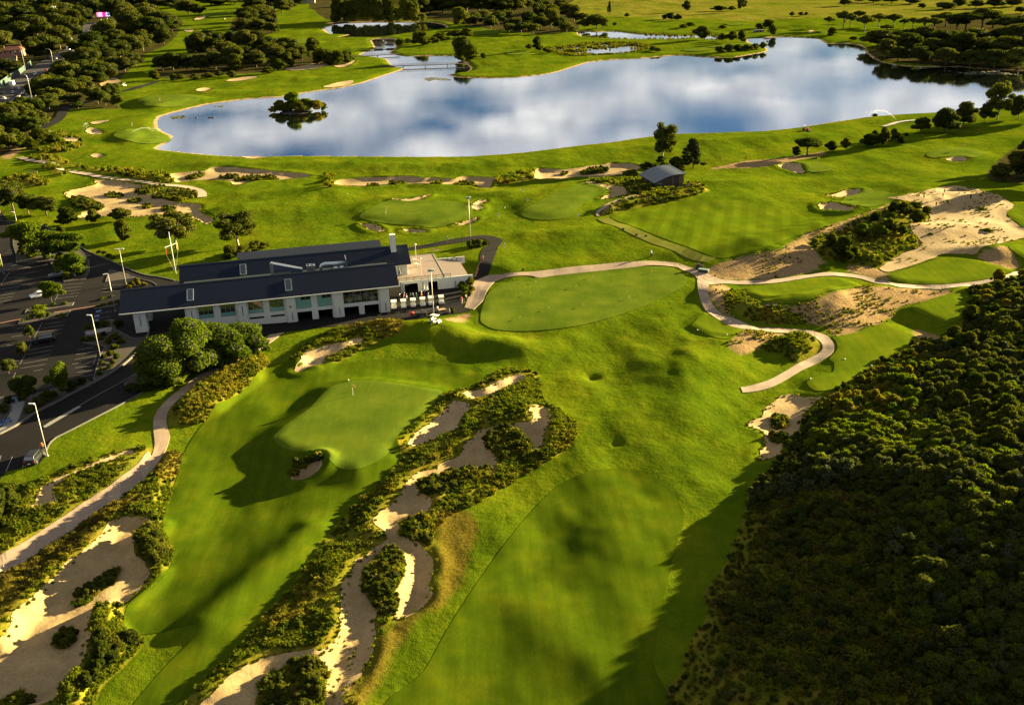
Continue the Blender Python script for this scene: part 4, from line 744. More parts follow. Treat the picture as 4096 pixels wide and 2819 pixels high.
MB().box(-44.6, 6.3, 16.4, 26.2, -.2, 6.35).build('middle_wall', M['wall'], club)
gable(-32.9, 1.4, ((24.2, 7.1), (29, 8.55), (33.5, 6.6)), 'rear_roof', M['seam']); MB().box(-32.4, .9, 26.5, 32.8, -.2, 6.7).build('rear_wall', M['wall'], club)
ch = MB().box(3.05, 4.3, 19.0, 20.2, 7.6, 12.0).box(3.0, 4.35, 18.95, 20.25, 12.003, 12.2).build('chimney', M['wall'], mid_roof)
for reg, x0, x1, y0, y1, ro, plane in (('p', 1018, 1107, 785, 945, fr_roof, ((0, -.439, .899), (0, -.75, 6.1))), ('q', 330, 420, 652, 812, fr_roof, ((0, -.439, .899), (0, -.75, 6.1))), ('p', 1720, 1805, 455, 602, mid_roof, ((0, -.459, .888), (0, 15.2, 6.0)))):
    R_ = REG[reg]; n = np.array(plane[0]); P = [ray_local((R_[0] + x * R_[2], R_[1] + y * R_[2]), n, plane[1]) for x, y in ((x0, y1), (x1, y1), (x1, y0), (x0, y0))]
    u0, u1 = P[0][0] * .5 + P[3][0] * .5, P[1][0] * .5 + P[2][0] * .5; va, vb = P[0][1], P[2][1]; sl_ = -n[1] / n[2]; wa = plane[1][2] + (va - plane[1][1]) * sl_; wb_ = plane[1][2] + (vb - plane[1][1]) * sl_
    def quad(a, b, c, d, h0, h1, mat, nm, par):
        f = lambda v: plane[1][2] + (v - plane[1][1]) * sl_
        return MB().prism([(c, f(c) + h0), (d, f(d) + h0), (d, f(d) + h1), (c, f(c) + h1)], a, b, 'x').build(nm, mat, par)
    sk = quad(u0, u0 + .12, va, vb, -.05, .16, M['frame'], 'skylight', ro)
    for A_ in ((u1 - .12, u1, va, vb), (u0 + .12, u1 - .12, va, va + .12), (u0 + .12, u1 - .12, vb - .12, vb)): quad(*A_, -.05, .16, M['frame'], 'frame', sk)
    quad(u0 + .12, u1 - .12, va + .12, vb - .12, .02, .08, M['glass'], 'pane', sk)
# plant on the roof between the two ridges
un = MB().box(-17.1, -15.15, 12.6, 14.2, 6.5, 8.55).build('air_unit', M['steel'], club, .04)
for x in (-16.6, -15.65): MB().lathe([(.38, 0), (.38, .12), (.30, .13)], 14, (x, 13.4, 8.55)).build('fan', M['darkmetal'], un)
dk = MB().tube([(-13.8, 13.6, 6.5), (-13.8, 13.6, 7.6), (-13.6, 13.6, 8.0), (-13.2, 13.6, 8.2), (-12.6, 13.6, 8.25), (-8.4, 13.6, 8.1)], .5, 14).build('duct', M['steel'], club, smooth_=True)
for x in (-11.0, -9.6): MB().tube([(x, 12.9, 7.35), (x + 1.1, 12.9, 7.33)], .42, 14).build('fan_section', M['steel'], dk, smooth_=True)
MB().lathe([(.45, 0), (.55, .3), (.5, .62), (.2, .75)], 14, (-12.4, 12.7, 6.6)).build('roof_vent', M['steel'], club, smooth_=True)
MB().box(-8.15, -8.0, 11.6, 15.0, 6.4, 9.6).build('screen_wall', M['steel'], club)
lan = MB().prism([(-24.9, 6.7), (-18.0, 6.7), (-18.0, 7.6), (-24.9, 9.7)], 13.4, 15.0, 'y').build('glass_lantern', M['skyglass'], club)
MB().box(-25.15, -24.4, 13.2, 13.39, 6.5, 9.8).box(-24.4, -20.6, 13.25, 13.39, 7.05, 7.35).build('lantern_frame', M['white_line'], lan)
# terrace, retaining wall, steps
holed(3.6, 21.2, -.3, 2.88, [(4.85, 8.0, -.3, 2.2), (10.5, 12.7, -.3, 2.2)], 11.4, 11.75).build('terrace_wall', M['wall'], club)
MB().box(16.7, 17.12, 11.36, 11.398, .2, 1.82).build('terrace_door', M['frame'], club); MB().box(9.1, 9.24, 11.36, 11.398, .2, 2.4).build('slot', M['darkmetal'], club)
MB().box(3.6, 14.6, 11.76, 31.0, 2.55, 2.95).build('terrace_deck', M['paver'], club); MB().box(.1, 3.6, 9.1, 31, 2.55, 2.93).build('terrace_deck', M['paver'], club)
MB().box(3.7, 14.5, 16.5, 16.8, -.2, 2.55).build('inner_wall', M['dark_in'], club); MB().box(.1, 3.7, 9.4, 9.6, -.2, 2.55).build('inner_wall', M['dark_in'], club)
MB().box(14.6, 14.9, 11.76, 31.0, .5, 3.02).box(3.6, 14.6, 31.003, 31.25, .5, 3.02).build('terrace_edge', M['conc_light'], club)
for u in (7.2, 10.2): MB().box(u, u + .18, 11.8, 30.9, 2.951, 2.956).build('paver_band', M['red_brick'], club)
stp = empty('steps'); stp.parent = club
for i in range(8): MB().box(14.92 + i * .72, 14.92 + (i + 1) * .72 - .01, 12.2, 25.9, .3, 2.82 - i * .14).build('step', M['paver'], stp)
MB().box(15.0, 22.0, 26.3, 26.6, .5, 2.95).build('ramp_wall', M['wall'], club)
def rail(pts, h, name, par, glass=True):
    m = MB(); n = len(pts)
    for p in pts: m.box(p[0] - .04, p[0] + .04, p[1] - .04, p[1] + .04, p[2], p[2] + h)
    m.tube([(p[0], p[1], p[2] + h) for p in pts], .05, 6); m.tube([(p[0], p[1], p[2] + .12) for p in pts], .035, 6)
    o = m.build(name, M['darkmetal'], par)
    if glass:
        for a, b in zip(pts, pts[1:]): MB().add([(a[0] + .06, a[1], a[2] + .16), (b[0] - .06, b[1], b[2] + .16), (b[0] - .06, b[1], b[2] + h - .06), (a[0] + .06, a[1], a[2] + h - .06)], [(0, 1, 2, 3)]).build('pane', M['clear'], o)
    return o
rail([(u, 11.55, 2.88) for u in np.linspace(3.65, 15.9, 8)], .8, 'terrace_railing', club)
rail([(u, 26.1, 2.75 - max(0, u - 16) * .18) for u in np.linspace(15.2, 21, 6)], .9, 'step_railing', club, False)

# ------------------------------------------------------------------ range shed behind the driving range
base = g1('w 1030,1345'); zf = float(base[2]); hw = 3.2
ax = onplane(T('w 1028,1345 1552,1300'), zf); ux = ax[1] - ax[0]; LS = float(np.hypot(*ux)); ux /= LS; WS = float(np.hypot(*(onplane(T('w 685,1098'), zf + 1.75)[0] - onplane(T('w 1020,1268'), zf + 1.75)[0]))) - 1.6
shed = empty('range_shed', (ax[0][0], ax[0][1], zf), math.atan2(ux[1], ux[0])); tag(shed, 'dark timber shed with curved blue-grey roof at the edge of the driving range', 'shed')
rz_ = lambda x: 1.75 + 2.0 * (x / LS) + .75 * math.sin(math.pi * min(1, max(0, x / LS)))
wpoly = [(0, -.8), (LS, -.8)] + [(x, rz_(x) - .2) for x in np.linspace(LS, 0, 9)]
sw = MB().prism(wpoly, 0, .2, 'y').prism(wpoly, WS - .2, WS, 'y').box(0, .2, .21, WS - .21, -.8, 1.5).box(LS - .2, LS, .21, WS - .21, -.8, 3.5).build('wall', M['timber'], shed)
rm = MB(); prof = [(x, rz_(x)) for x in np.linspace(-.8, LS + .5, 12)]
rm.prism(prof + [(x, z - .18) for x, z in prof[::-1]], -.8, WS + .8, 'y').build('roof', flatmat('blue_grey_steel_roof', (.045, .06, .08), .45, var=.15), shed, smooth_=False)
for k in range(1, 9): MB().box(k * LS / 9 - .03, k * LS / 9 + .03, -.05, -.002, -.6, rz_(k * LS / 9) - .3).build('board_cover', M['timber'], sw)
MB().box(.7, 2.2, -.06, -.003, .9, 1.35).build('sign', M['white_line'], shed); MB().box(LS - 1.7, LS - .05, -.06, -.003, -.6, 3.2).build('lattice_panel', flatmat('lattice', (.13, .11, .06), .9), shed)
MB().box(5.8, 5.95, -.08, -.003, -.6, 3.3).build('downpipe', M['conc_light'], shed)
# ================================================================== TREES AND SHRUBS
def leaf_mat(name, lo, hi, trans=.35, tip=None):
    m = bpy.data.materials.new(name); m.use_nodes = True; t = m.node_tree; t.nodes.clear(); pos = tpos(t); oi = t.nodes.new('ShaderNodeObjectInfo')
    n = tmath(t, 'ADD', tmath(t, 'MULTIPLY', tnoise(t, .55, 3, .6, pos), .55), tmath(t, 'MULTIPLY', oi.outputs['Random'], .45))
    c = tramp(t, n, [(.25, lo), (.75, hi)]); o = t.nodes.new('ShaderNodeOutputMaterial'); d = t.nodes.new('ShaderNodeBsdfDiffuse'); tr = t.nodes.new('ShaderNodeBsdfTranslucent'); mx_ = t.nodes.new('ShaderNodeMixShader'); mx_.inputs[0].default_value = trans
    lk(t, c, d.inputs[0]); lk(t, tmix(t, 1.0, c, (1.3, 1.4, .45), 'MULTIPLY'), tr.inputs[0]); lk(t, d.outputs[0], mx_.inputs[1]); lk(t, tr.outputs[0], mx_.inputs[2]); lk(t, mx_.outputs[0], o.inputs[0]); return m
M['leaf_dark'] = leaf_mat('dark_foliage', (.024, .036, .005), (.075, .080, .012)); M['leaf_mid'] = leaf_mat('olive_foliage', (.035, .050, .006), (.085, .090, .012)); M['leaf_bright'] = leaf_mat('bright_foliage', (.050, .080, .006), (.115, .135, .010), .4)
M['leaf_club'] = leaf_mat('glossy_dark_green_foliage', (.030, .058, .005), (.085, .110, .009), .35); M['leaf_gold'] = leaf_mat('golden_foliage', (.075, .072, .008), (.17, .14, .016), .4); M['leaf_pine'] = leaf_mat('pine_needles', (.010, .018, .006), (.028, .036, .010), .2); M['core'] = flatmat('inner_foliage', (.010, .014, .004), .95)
M['trunk'] = flatmat('bark', (.10, .075, .05), .9, var=.4, scale=2, bump=.4); M['trunk_pale'] = flatmat('pale_bark', (.30, .23, .16), .85, var=.35, scale=2)
def crown_mesh(name, lobes, n, size, seed, mat, flat=.0, core=.78):
    """leaf-sized faces spread over overlapping lobes (cx, cy, cz, rx, ry, rz), with a darker inner body"""
    g = np.random.default_rng(seed); L = np.array(lobes, float); wt = (L[:, 3] * L[:, 4] + L[:, 3] * L[:, 5]); wt /= wt.sum(); k = g.choice(len(L), n * 2, p=wt)
    d = g.normal(size=(n * 2, 3)); d /= np.linalg.norm(d, axis=1)[:, None]; rr = 1.06 - np.abs(g.normal(0, .17, n * 2)); C = L[k, :3] + d * L[k, 3:] * rr[:, None]
    keep = np.ones(len(C), bool)
    for j in range(len(L)): keep &= ~((((C - L[j, :3]) / (L[j, 3:] * .80)) ** 2).sum(1) < 1)
    keep &= C[:, 2] > .02; C = C[keep][:n]; d = d[keep][:n]; N = len(C)
    nr = d + g.normal(0, .75, (N, 3)); nr[:, 2] += flat; nr /= np.linalg.norm(nr, axis=1)[:, None]
    a = np.cross(nr, g.normal(size=(N, 3))); a /= np.linalg.norm(a, axis=1)[:, None]; b = np.cross(nr, a); s = size * g.uniform(.55, 1.35, N)[:, None]
    V = np.stack([C - a * s, C - b * s * .55, C + a * s, C + b * s * .55], 1).reshape(-1, 3); F_ = np.arange(4 * N).reshape(-1, 4)
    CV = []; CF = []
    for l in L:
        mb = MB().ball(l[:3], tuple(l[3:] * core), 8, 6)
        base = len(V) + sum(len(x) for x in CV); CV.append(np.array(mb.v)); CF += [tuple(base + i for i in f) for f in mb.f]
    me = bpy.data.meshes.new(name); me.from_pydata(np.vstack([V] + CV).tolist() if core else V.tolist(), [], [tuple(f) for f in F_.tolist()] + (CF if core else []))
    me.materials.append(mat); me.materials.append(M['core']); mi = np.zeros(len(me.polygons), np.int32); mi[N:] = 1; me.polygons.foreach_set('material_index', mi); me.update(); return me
def lobes_round(seed, w, h, z0, n=10, squash=1.0):
    g = np.random.default_rng(seed); out = [(w * g.uniform(-.06, .06), w * g.uniform(-.06, .06), z0 + (h - z0) * .5, w * .27, w * .29, (h - z0) * .38)]
    for i in range(n):
        a = 2 * math.pi * (i + g.uniform(-.3, .3)) / n * 1.7; q = g.uniform(.45, 1.22); z = z0 + (h - z0) * g.uniform(.2, .92); env = math.sqrt(max(.08, 1 - ((z - z0) / (h - z0) * 2 - .85) ** 2 * .8)); r = w * .5 * env
        s = w * g.uniform(.075, .20); out.append((math.cos(a) * (r - s) * q, math.sin(a) * (r - s) * q, z, s * 1.1, s * 1.1, s * squash * .9))
    return out
def trunk_mesh(name, h, r, limbs, mat, seed, lean=.0, z0=0.0):
    g = np.random.default_rng(seed); m = MB(); m.tube([(0, 0, -.6), (lean * .3, 0, h * .35), (lean, 0, h)], r, 7, r * .55)
    for (x, y, z) in limbs: m.tube([(lean * .5, 0, h * g.uniform(.45, .8)), (x * .5, y * .5, (h + z) * .5), (x, y, z)], r * .5, 5, r * .18)
    me = bpy.data.meshes.new(name); me.from_pydata(m.v, [], m.f); me.materials.append(mat); me.polygons.foreach_set('use_smooth', [True] * len(me.polygons)); me.update(); return me
PROTO = {}   # every prototype is 10 m tall and 10 m wide; copies share its meshes
def add_proto(key, crown, trunk): PROTO.setdefault(key, []).append((crown, trunk))
for s in range(3):
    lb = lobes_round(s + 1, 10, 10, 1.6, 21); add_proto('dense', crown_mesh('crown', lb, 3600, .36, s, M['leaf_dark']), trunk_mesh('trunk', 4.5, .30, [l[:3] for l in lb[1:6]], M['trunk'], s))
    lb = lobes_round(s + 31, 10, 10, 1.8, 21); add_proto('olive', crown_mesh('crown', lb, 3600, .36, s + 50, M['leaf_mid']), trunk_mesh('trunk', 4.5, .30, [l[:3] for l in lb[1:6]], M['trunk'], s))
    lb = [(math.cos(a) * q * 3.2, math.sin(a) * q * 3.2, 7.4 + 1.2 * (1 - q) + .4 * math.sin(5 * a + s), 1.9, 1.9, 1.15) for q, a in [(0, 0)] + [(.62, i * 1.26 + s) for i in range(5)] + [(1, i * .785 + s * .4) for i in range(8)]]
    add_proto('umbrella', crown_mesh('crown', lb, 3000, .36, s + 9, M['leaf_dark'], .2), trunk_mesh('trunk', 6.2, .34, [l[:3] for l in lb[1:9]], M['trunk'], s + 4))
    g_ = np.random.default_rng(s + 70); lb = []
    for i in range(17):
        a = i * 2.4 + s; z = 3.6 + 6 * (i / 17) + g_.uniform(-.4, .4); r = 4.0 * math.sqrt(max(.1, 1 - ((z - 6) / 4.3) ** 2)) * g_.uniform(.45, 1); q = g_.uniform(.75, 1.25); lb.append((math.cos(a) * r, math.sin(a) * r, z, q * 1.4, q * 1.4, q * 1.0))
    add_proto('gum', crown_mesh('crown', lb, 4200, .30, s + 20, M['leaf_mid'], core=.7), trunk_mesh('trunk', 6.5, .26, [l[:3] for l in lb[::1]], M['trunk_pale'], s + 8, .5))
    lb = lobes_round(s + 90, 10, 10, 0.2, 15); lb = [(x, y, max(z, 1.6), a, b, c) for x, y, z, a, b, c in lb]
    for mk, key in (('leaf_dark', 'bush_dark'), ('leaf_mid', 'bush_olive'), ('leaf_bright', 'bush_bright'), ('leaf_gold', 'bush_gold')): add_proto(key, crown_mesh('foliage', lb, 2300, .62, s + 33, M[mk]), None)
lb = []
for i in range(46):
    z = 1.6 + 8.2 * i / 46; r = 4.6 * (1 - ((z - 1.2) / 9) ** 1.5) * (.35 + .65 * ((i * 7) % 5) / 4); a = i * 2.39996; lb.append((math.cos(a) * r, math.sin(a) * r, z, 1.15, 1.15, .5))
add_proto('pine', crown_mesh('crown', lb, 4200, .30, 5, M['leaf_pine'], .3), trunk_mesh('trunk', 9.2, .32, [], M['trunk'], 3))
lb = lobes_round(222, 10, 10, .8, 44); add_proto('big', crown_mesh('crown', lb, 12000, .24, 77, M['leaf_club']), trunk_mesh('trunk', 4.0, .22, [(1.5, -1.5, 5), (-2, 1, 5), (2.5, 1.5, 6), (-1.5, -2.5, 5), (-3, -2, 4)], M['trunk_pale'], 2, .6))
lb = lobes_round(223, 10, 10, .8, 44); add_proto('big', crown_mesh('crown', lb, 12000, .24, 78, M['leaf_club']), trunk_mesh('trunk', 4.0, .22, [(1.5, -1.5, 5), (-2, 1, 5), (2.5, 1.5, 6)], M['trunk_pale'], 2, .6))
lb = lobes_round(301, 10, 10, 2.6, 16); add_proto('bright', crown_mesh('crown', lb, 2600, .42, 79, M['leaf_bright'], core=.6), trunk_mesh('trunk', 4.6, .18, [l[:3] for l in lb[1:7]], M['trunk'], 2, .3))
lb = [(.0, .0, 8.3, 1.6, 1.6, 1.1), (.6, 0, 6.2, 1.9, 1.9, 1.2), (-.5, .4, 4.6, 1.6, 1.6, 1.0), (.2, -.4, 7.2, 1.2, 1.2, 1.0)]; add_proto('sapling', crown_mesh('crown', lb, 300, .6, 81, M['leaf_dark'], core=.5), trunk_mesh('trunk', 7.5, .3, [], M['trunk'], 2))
SHAD = []
def plant(key, pt, w, h, label, cat='tree', group=None, name=None, rz=None, i=None):
    pr = PROTO[key]; crown, trunk = pr[random.randrange(len(pr)) if i is None else i]; rz = random.uniform(0, 6.28) if rz is None else rz; k_ = random.uniform(.84, 1.18); sc = (w / 10 * k_, w / 10 / k_, h / 10 * random.uniform(.92, 1.1))
    if trunk is None:
        o = bpy.data.objects.new(name or 'shrub', crown); COL.objects.link(o); o.location = pt; o.rotation_euler = (0, 0, rz); o.scale = sc
    else:
        o = empty(name or 'tree', pt, rz); o.scale = sc; o.rotation_euler = (random.gauss(0, .05), random.gauss(0, .05), rz)
        for nm, me in (('crown', crown), ('trunk', trunk)): c = bpy.data.objects.new(nm, me); COL.objects.link(c); c.parent = o
    return tag(o, label, cat, group)
def plants(key, txt, label, cat='tree', group=None, name=None, kw=1.0, kh=1.0):
    """each token x,y,w,h: foot of the plant, crown width and height, all in pixels of the tracing view"""
    reg = None
    for tok in txt.split():
        if tok in REG: reg = REG[tok]; continue
        x, y, w, h = map(float, tok.split(',')); p = gp([(reg[0] + x * reg[2], reg[1] + y * reg[2])])[0]; s = FPX / depth(p); el = math.atan2(CAMH - p[2], math.hypot(p[0], p[1]))
        plant(key, (p[0], p[1], p[2] - .05), w * reg[2] / s * kw, h * reg[2] / s / math.cos(el) * .95 * kh, label, cat, group, name)
# ---- woods round the lake and along the road
plants('dense', 'A 735,300,170,140 620,370,200,130 590,470,180,140 720,450,150,120 540,520,150,110 800,400,150,130 880,370,140,120 950,340,130,130 900,250,200,150 1000,280,180,150 1060,230,150,130 1140,210,110,100 850,200,170,150 980,190,160,120 1090,300,110,100 960,140,160,110 830,480,120,90 700,540,150,120 620,570,170,130 780,330,140,120 900,440,100,80',
       'dark broad tree in the belt beside the highway', group='trees between the highway and the course', kw=1.22, kh=1.06)
plants('olive', 'A 60,805,130,95 150,735,130,95 250,655,130,95 340,578,130,95 430,498,130,95 490,430,130,95 540,360,120,90 450,560,180,130 400,640,170,130 300,620,140,110 500,640,130,100 660,420,150,120 350,700,150,110 480,700,110,80 1020,240,130,110 560,600,120,90',
       'olive green tree in the belt beside the highway', group='trees between the highway and the course', kw=1.22, kh=1.06)
plants('olive', 'A 120,830,200,150 230,770,150,120 60,900,160,150 200,900,160,120 330,740,140,110 20,800,140,130 140,900,140,120 270,840,120,100 -20,960,140,140 60,1000,140,110',
       'olive green tree in the thicket below the highway ramp', group='thicket below the highway ramp', kw=1.22, kh=1.06)
plants('bush_olive', 'A 270,960,160,100 150,990,120,90 350,960,100,70 210,1000,110,80 300,930,110,80 100,930,120,80', 'rounded olive shrub in the thicket below the highway ramp', 'shrub', 'thicket shrubs below the highway ramp')
plants('olive', 'A 650,690,150,110 750,660,130,110 600,640,100,70 780,710,100,80 700,700,110,80 520,720,80,50', 'grey-olive tree in the clump beside the asphalt path fork', group='clump at the asphalt path fork')
plants('dense', 'A 230,400,150,130 320,390,140,140 400,330,150,130 470,280,150,140 150,300,180,140 60,230,150,120 250,250,180,130 380,220,180,130 500,200,120,120 160,170,180,120 420,140,200,110 300,110,180,110 560,110,180,130 620,120,150,120 760,118,120,80 780,130,140,130 100,90,180,110 20,480,150,90 100,480,110,70 30,540,90,60 20,140,150,110 520,60,180,90 680,60,160,90 800,60,160,90 900,60,150,80 200,60,160,60 330,60,160,60 440,190,150,110 540,160,130,110 320,170,160,110 90,160,150,100 200,220,150,110 30,330,130,110',
       'dark tree in the wood across the highway', group='wood beyond the highway', kw=1.22, kh=1.06)
plants('dense', 'A 1330,380,150,140 1400,340,150,120 1450,310,140,90 1550,460,150,130 1430,460,130,110 1330,470,130,110 1240,470,130,110 1150,470,150,110 1080,470,120,100 1560,330,120,110 1640,360,150,140 1720,350,140,120 1700,450,150,100 1800,400,150,110 1900,360,140,100 2000,400,120,80 2150,420,130,90 2240,420,110,80 2300,410,70,70 1500,400,140,110 1600,420,140,110 1780,340,120,90 1850,420,130,90 1950,420,110,80',
       'dark tree in the grove between two fairways', group='grove between the fairways', kw=1.22, kh=1.06)
plants('bush_olive', 'A 1850,480,90,90 1920,440,80,80 2080,380,130,120 1560,470,110,110 1030,530,90,60 1200,530,80,40 1290,530,70,40 1380,520,80,40 1780,490,90,50 1540,520,70,50 2100,430,80,60 2180,430,70,40 1150,530,60,40 1450,510,70,40', 'lighter rounded shrub along the sandy edge of the grove', 'shrub', 'shrubs on the edge of the grove')
plants('dense', 'A 1640,170,150,110 1720,140,160,100 1780,180,120,90 1620,220,140,80 1720,220,130,80 1800,220,90,60 1700,90,150,90 1820,70,200,110 1870,90,100,80 1250,100,160,90 1150,60,120,60 1320,100,80,50 1040,60,140,70 1130,40,160,70 1400,40,170,60 1560,30,170,50 1960,30,120,50 2060,15,120,40 1760,50,160,80 1920,70,90,60', 'dark tree in the narrow wood beyond the upper fairway', group='wood beyond the upper fairway', kw=1.22, kh=1.06)
plants('bush_dark', 'B 90,150,110,170 180,150,120,180 270,152,130,190 350,150,120,180 430,146,110,140 480,142,80,110 540,148,90,170 590,146,110,160 130,140,120,150 310,140,120,160', 'dark tree standing at the water of the upper pond', group='trees at the upper pond', name='tree', kw=1.25, kh=1.0)
plants('dense', 'B 650,100,130,110 700,95,130,120 780,90,130,110 860,80,130,100 940,80,130,100 1020,80,130,100 1100,90,130,100 1180,90,120,90 1260,80,130,100 1330,60,110,70 1400,40,130,60 740,60,140,80 900,50,140,80 1050,50,140,70 1200,40,140,60 1480,90,90,80 1570,80,130,70 1650,150,90,100 1500,130,110,90 1420,140,120,100 1620,110,110,80 570,60,140,60 430,40,150,60 260,40,150,60', 'dark tree in the wood above the upper pond', group='wood above the upper pond', kw=1.22, kh=1.06)
plants('olive', 'B 890,190,110,130 960,180,90,80 1100,190,110,80 1000,170,100,80 1150,170,100,80 1200,150,100,80 1250,200,110,80 1300,220,100,70 1060,150,100,70 1350,190,110,100 1430,200,110,90 1500,190,100,120 1550,195,100,80 1380,225,90,60 1220,220,90,60 1720,190,70,60 1800,190,120,90 1840,190,80,70 1600,215,90,60 1700,150,80,60', 'olive tree in the scrub wood between the ponds', group='scrub wood between the ponds', kw=1.22, kh=1.06)
plants('bush_olive', 'B 650,300,140,80 610,295,90,70 770,270,110,60 870,250,120,60 940,250,90,60 720,295,80,50 500,300,90,40 550,290,60,30 1050,388,55,35 1350,330,50,35 1490,355,70,30 1460,345,50,25 30,430,110,90 90,430,100,80 140,420,90,70 175,400,50,40 10,400,80,60 1920,175,30,25 2000,115,40,25 2290,130,80,40 2250,130,50,30 2170,340,70,30 2200,345,60,25 1640,360,60,30 1700,340,70,30', 'rounded shrub on the lawns between the ponds', 'shrub', 'shrubs between the ponds')
plants('olive', 'B 920,398,170,165', 'tall leafy tree on the shore beside the long footbridge'); plants('bush_olive', 'B 960,400,120,90 900,405,90,60', 'dense undergrowth shrub below the tree by the long footbridge', 'shrub', 'undergrowth by the footbridge')
plants('bush_dark', 'B 1410,340,85,95', 'tall dark rounded tree beside the reedy pond', 'tree', name='tree'); plants('pine', 'B 1885,95,30,78', 'narrow dark conifer alone in the pale meadow')
plants('dense', 'C 80,80,60,75', 'small round tree alone at the meadow edge'); plants('gum', 'C 450,78,72,95', 'slender open tree alone in the pale meadow')
plants('umbrella', 'C 1025,180,75,62 1120,190,95,112 1160,197,75,102 1260,215,110,118 1220,150,85,75 1355,178,105,82 1455,183,105,92 1520,190,60,58 1580,185,75,60 1660,200,105,75 1720,200,105,75 1410,218,80,50', 'flat-topped dark tree on the rough above the lake head', group='flat-topped trees above the lake head', kw=1.12, kh=1.05)
plants('umbrella', 'C 1800,180,130,85 1930,210,150,110 2040,200,160,120 2200,220,180,95 2300,215,150,95 1870,210,110,80 2110,190,120,90 2400,230,160,110', 'wide flat-topped tree in the wood on the lake headland', group='flat-topped trees on the headland', kw=1.4, kh=1.15)
plants('dense', 'C 1350,310,150,95 1480,300,90,80 1400,385,120,100 1550,360,150,110 1700,400,150,120 1840,300,90,75 1900,385,180,130 2050,400,180,130 2200,410,200,140 2330,400,200,150 1650,310,130,100 2000,310,190,110 2150,310,180,110 2290,320,180,120 1760,320,140,100 1480,410,110,80 1620,420,120,90 1800,430,130,100 1960,440,130,90 2120,450,140,100 2280,460,150,110 1560,290,120,90', 'dark tree in the dense wood on the lake headland', group='wood on the lake headland', kw=1.45, kh=1.15)
plants('bush_dark', 'C 185,264,130,82 320,272,60,60 380,277,70,62 450,282,80,70 300,348,80,40 360,344,80,42 420,340,80,42 480,336,80,42 540,330,70,40 590,328,55,45 25,137,50,45 620,185,100,50 650,235,70,60 560,190,60,35 780,110,35,30 840,106,40,26 875,106,30,25 1045,238,72,52 1190,270,60,25 300,75,110,35 380,72,60,30 100,180,70,30 60,190,60,30 320,195,50,30', 'dark rounded shrub on the point and lawns across the lake', 'shrub', 'shrubs across the lake')
plants('dense', 'C 1130,40,85,55 1320,20,120,45 1440,25,120,50 1560,30,130,55 1640,60,60,35 1790,65,150,50 1880,50,100,50 2000,55,110,50 2120,50,130,55 2240,45,130,50 1240,15,100,40 2300,90,90,40', 'dark tree in the line along the far meadow', group='tree line along the far meadow')
# ---- right bank of the lake and the range
plants('gum', 'C 2140,795,215,235', 'tall open gum tree on the right bank of the lake'); plants('dense', 'C 1790,885,190,170 1630,882,115,112 1910,852,170,170 2280,790,120,150 2060,800,130,100 2380,800,150,160', 'dark round-headed tree in the row on the right bank', group='trees on the right bank')
plants('umbrella', 'C 880,1032,180,118', 'broad low tree with spreading crown on the sandy bank'); plants('bush_dark', 'C 810,1032,62,62 1040,1007,88,76 1130,992,68,72 1300,977,120,92 1390,972,90,120 1450,932,80,80 1325,932,70,60 1540,900,40,20 20,1135,95,100 1500,950,60,40', 'dark dense shrub along the sandy bank beyond the range', 'shrub', 'shrubs along the sandy bank')
plants('bush_olive', 'C 1040,808,60,16 1240,778,60,18 1330,772,50,22 1410,755,30,20 1450,752,60,20 1500,750,60,20 1590,748,30,18 1640,746,50,20 275,865,30,20 1090,795,40,16', 'low shrub on the near lake edge', 'shrub', 'low shrubs on the near lake edge')
plants('pine', 'C 128,1115,175,185', 'dark layered pine behind the range shed'); plants('gum', 'w 1150,890,640,720', 'tall open gum tree behind the range shed'); plants('bush_dark', 'w 1400,1040,330,270 1500,1050,180,150 1130,890,200,140 900,1010,300,140 600,1110,260,90 480,1130,160,70 1180,960,200,90', 'dark round bush around the range shed', 'shrub', 'bushes around the range shed')
plants('sapling', 'C 475,1066,24,32 305,1066,20,24', 'small young tree on the lakeside fairway', group='young trees on the lakeside fairway')
plants('dense', 'F 2165,208,150,110 2260,185,180,180 2310,130,130,200 2400,200,180,200', 'dark round tree beside the far right fairway', group='trees beside the far right fairway')
plants('dense', 'F 2500,250,260,240 2560,120,260,260', 'dark round tree beyond the far right fairway', group='trees beyond the far right fairway')
# ---- sand dune on the right
plants('bush_bright', 'F 1235,582,120,92 1355,572,112,92 1510,562,80,60 935,642,72,62 1205,692,62,52 1440,450,70,40', 'bright green rounded shrub on the dune slope', 'shrub', 'bright shrubs on the dune slope')
plants('bush_dark', 'F 1120,722,175,155 1040,640,90,80 1420,545,105,105 1450,415,75,75 1520,425,85,75 1610,492,105,95 1665,435,85,65 1330,470,90,60 1560,430,90,60 1600,380,120,40', 'dark green shrub on the dune slope', 'shrub', 'dark shrubs on the dune slope')
plants('sapling', 'F 1735,383,22,42 1810,368,22,42 1780,323,20,40 1790,290,20,32 1885,278,22,34 1960,338,24,52 2025,310,18,28 1655,325,26,32 1590,350,20,25', 'thin sapling planted on the bare sand dune', group='saplings on the sand dune')
plants('bush_bright', 'F 2075,540,75,24 2040,395,60,16 1700,560,40,14', 'low green patch of plants on the bare sand', 'shrub', 'plants on the bare sand')
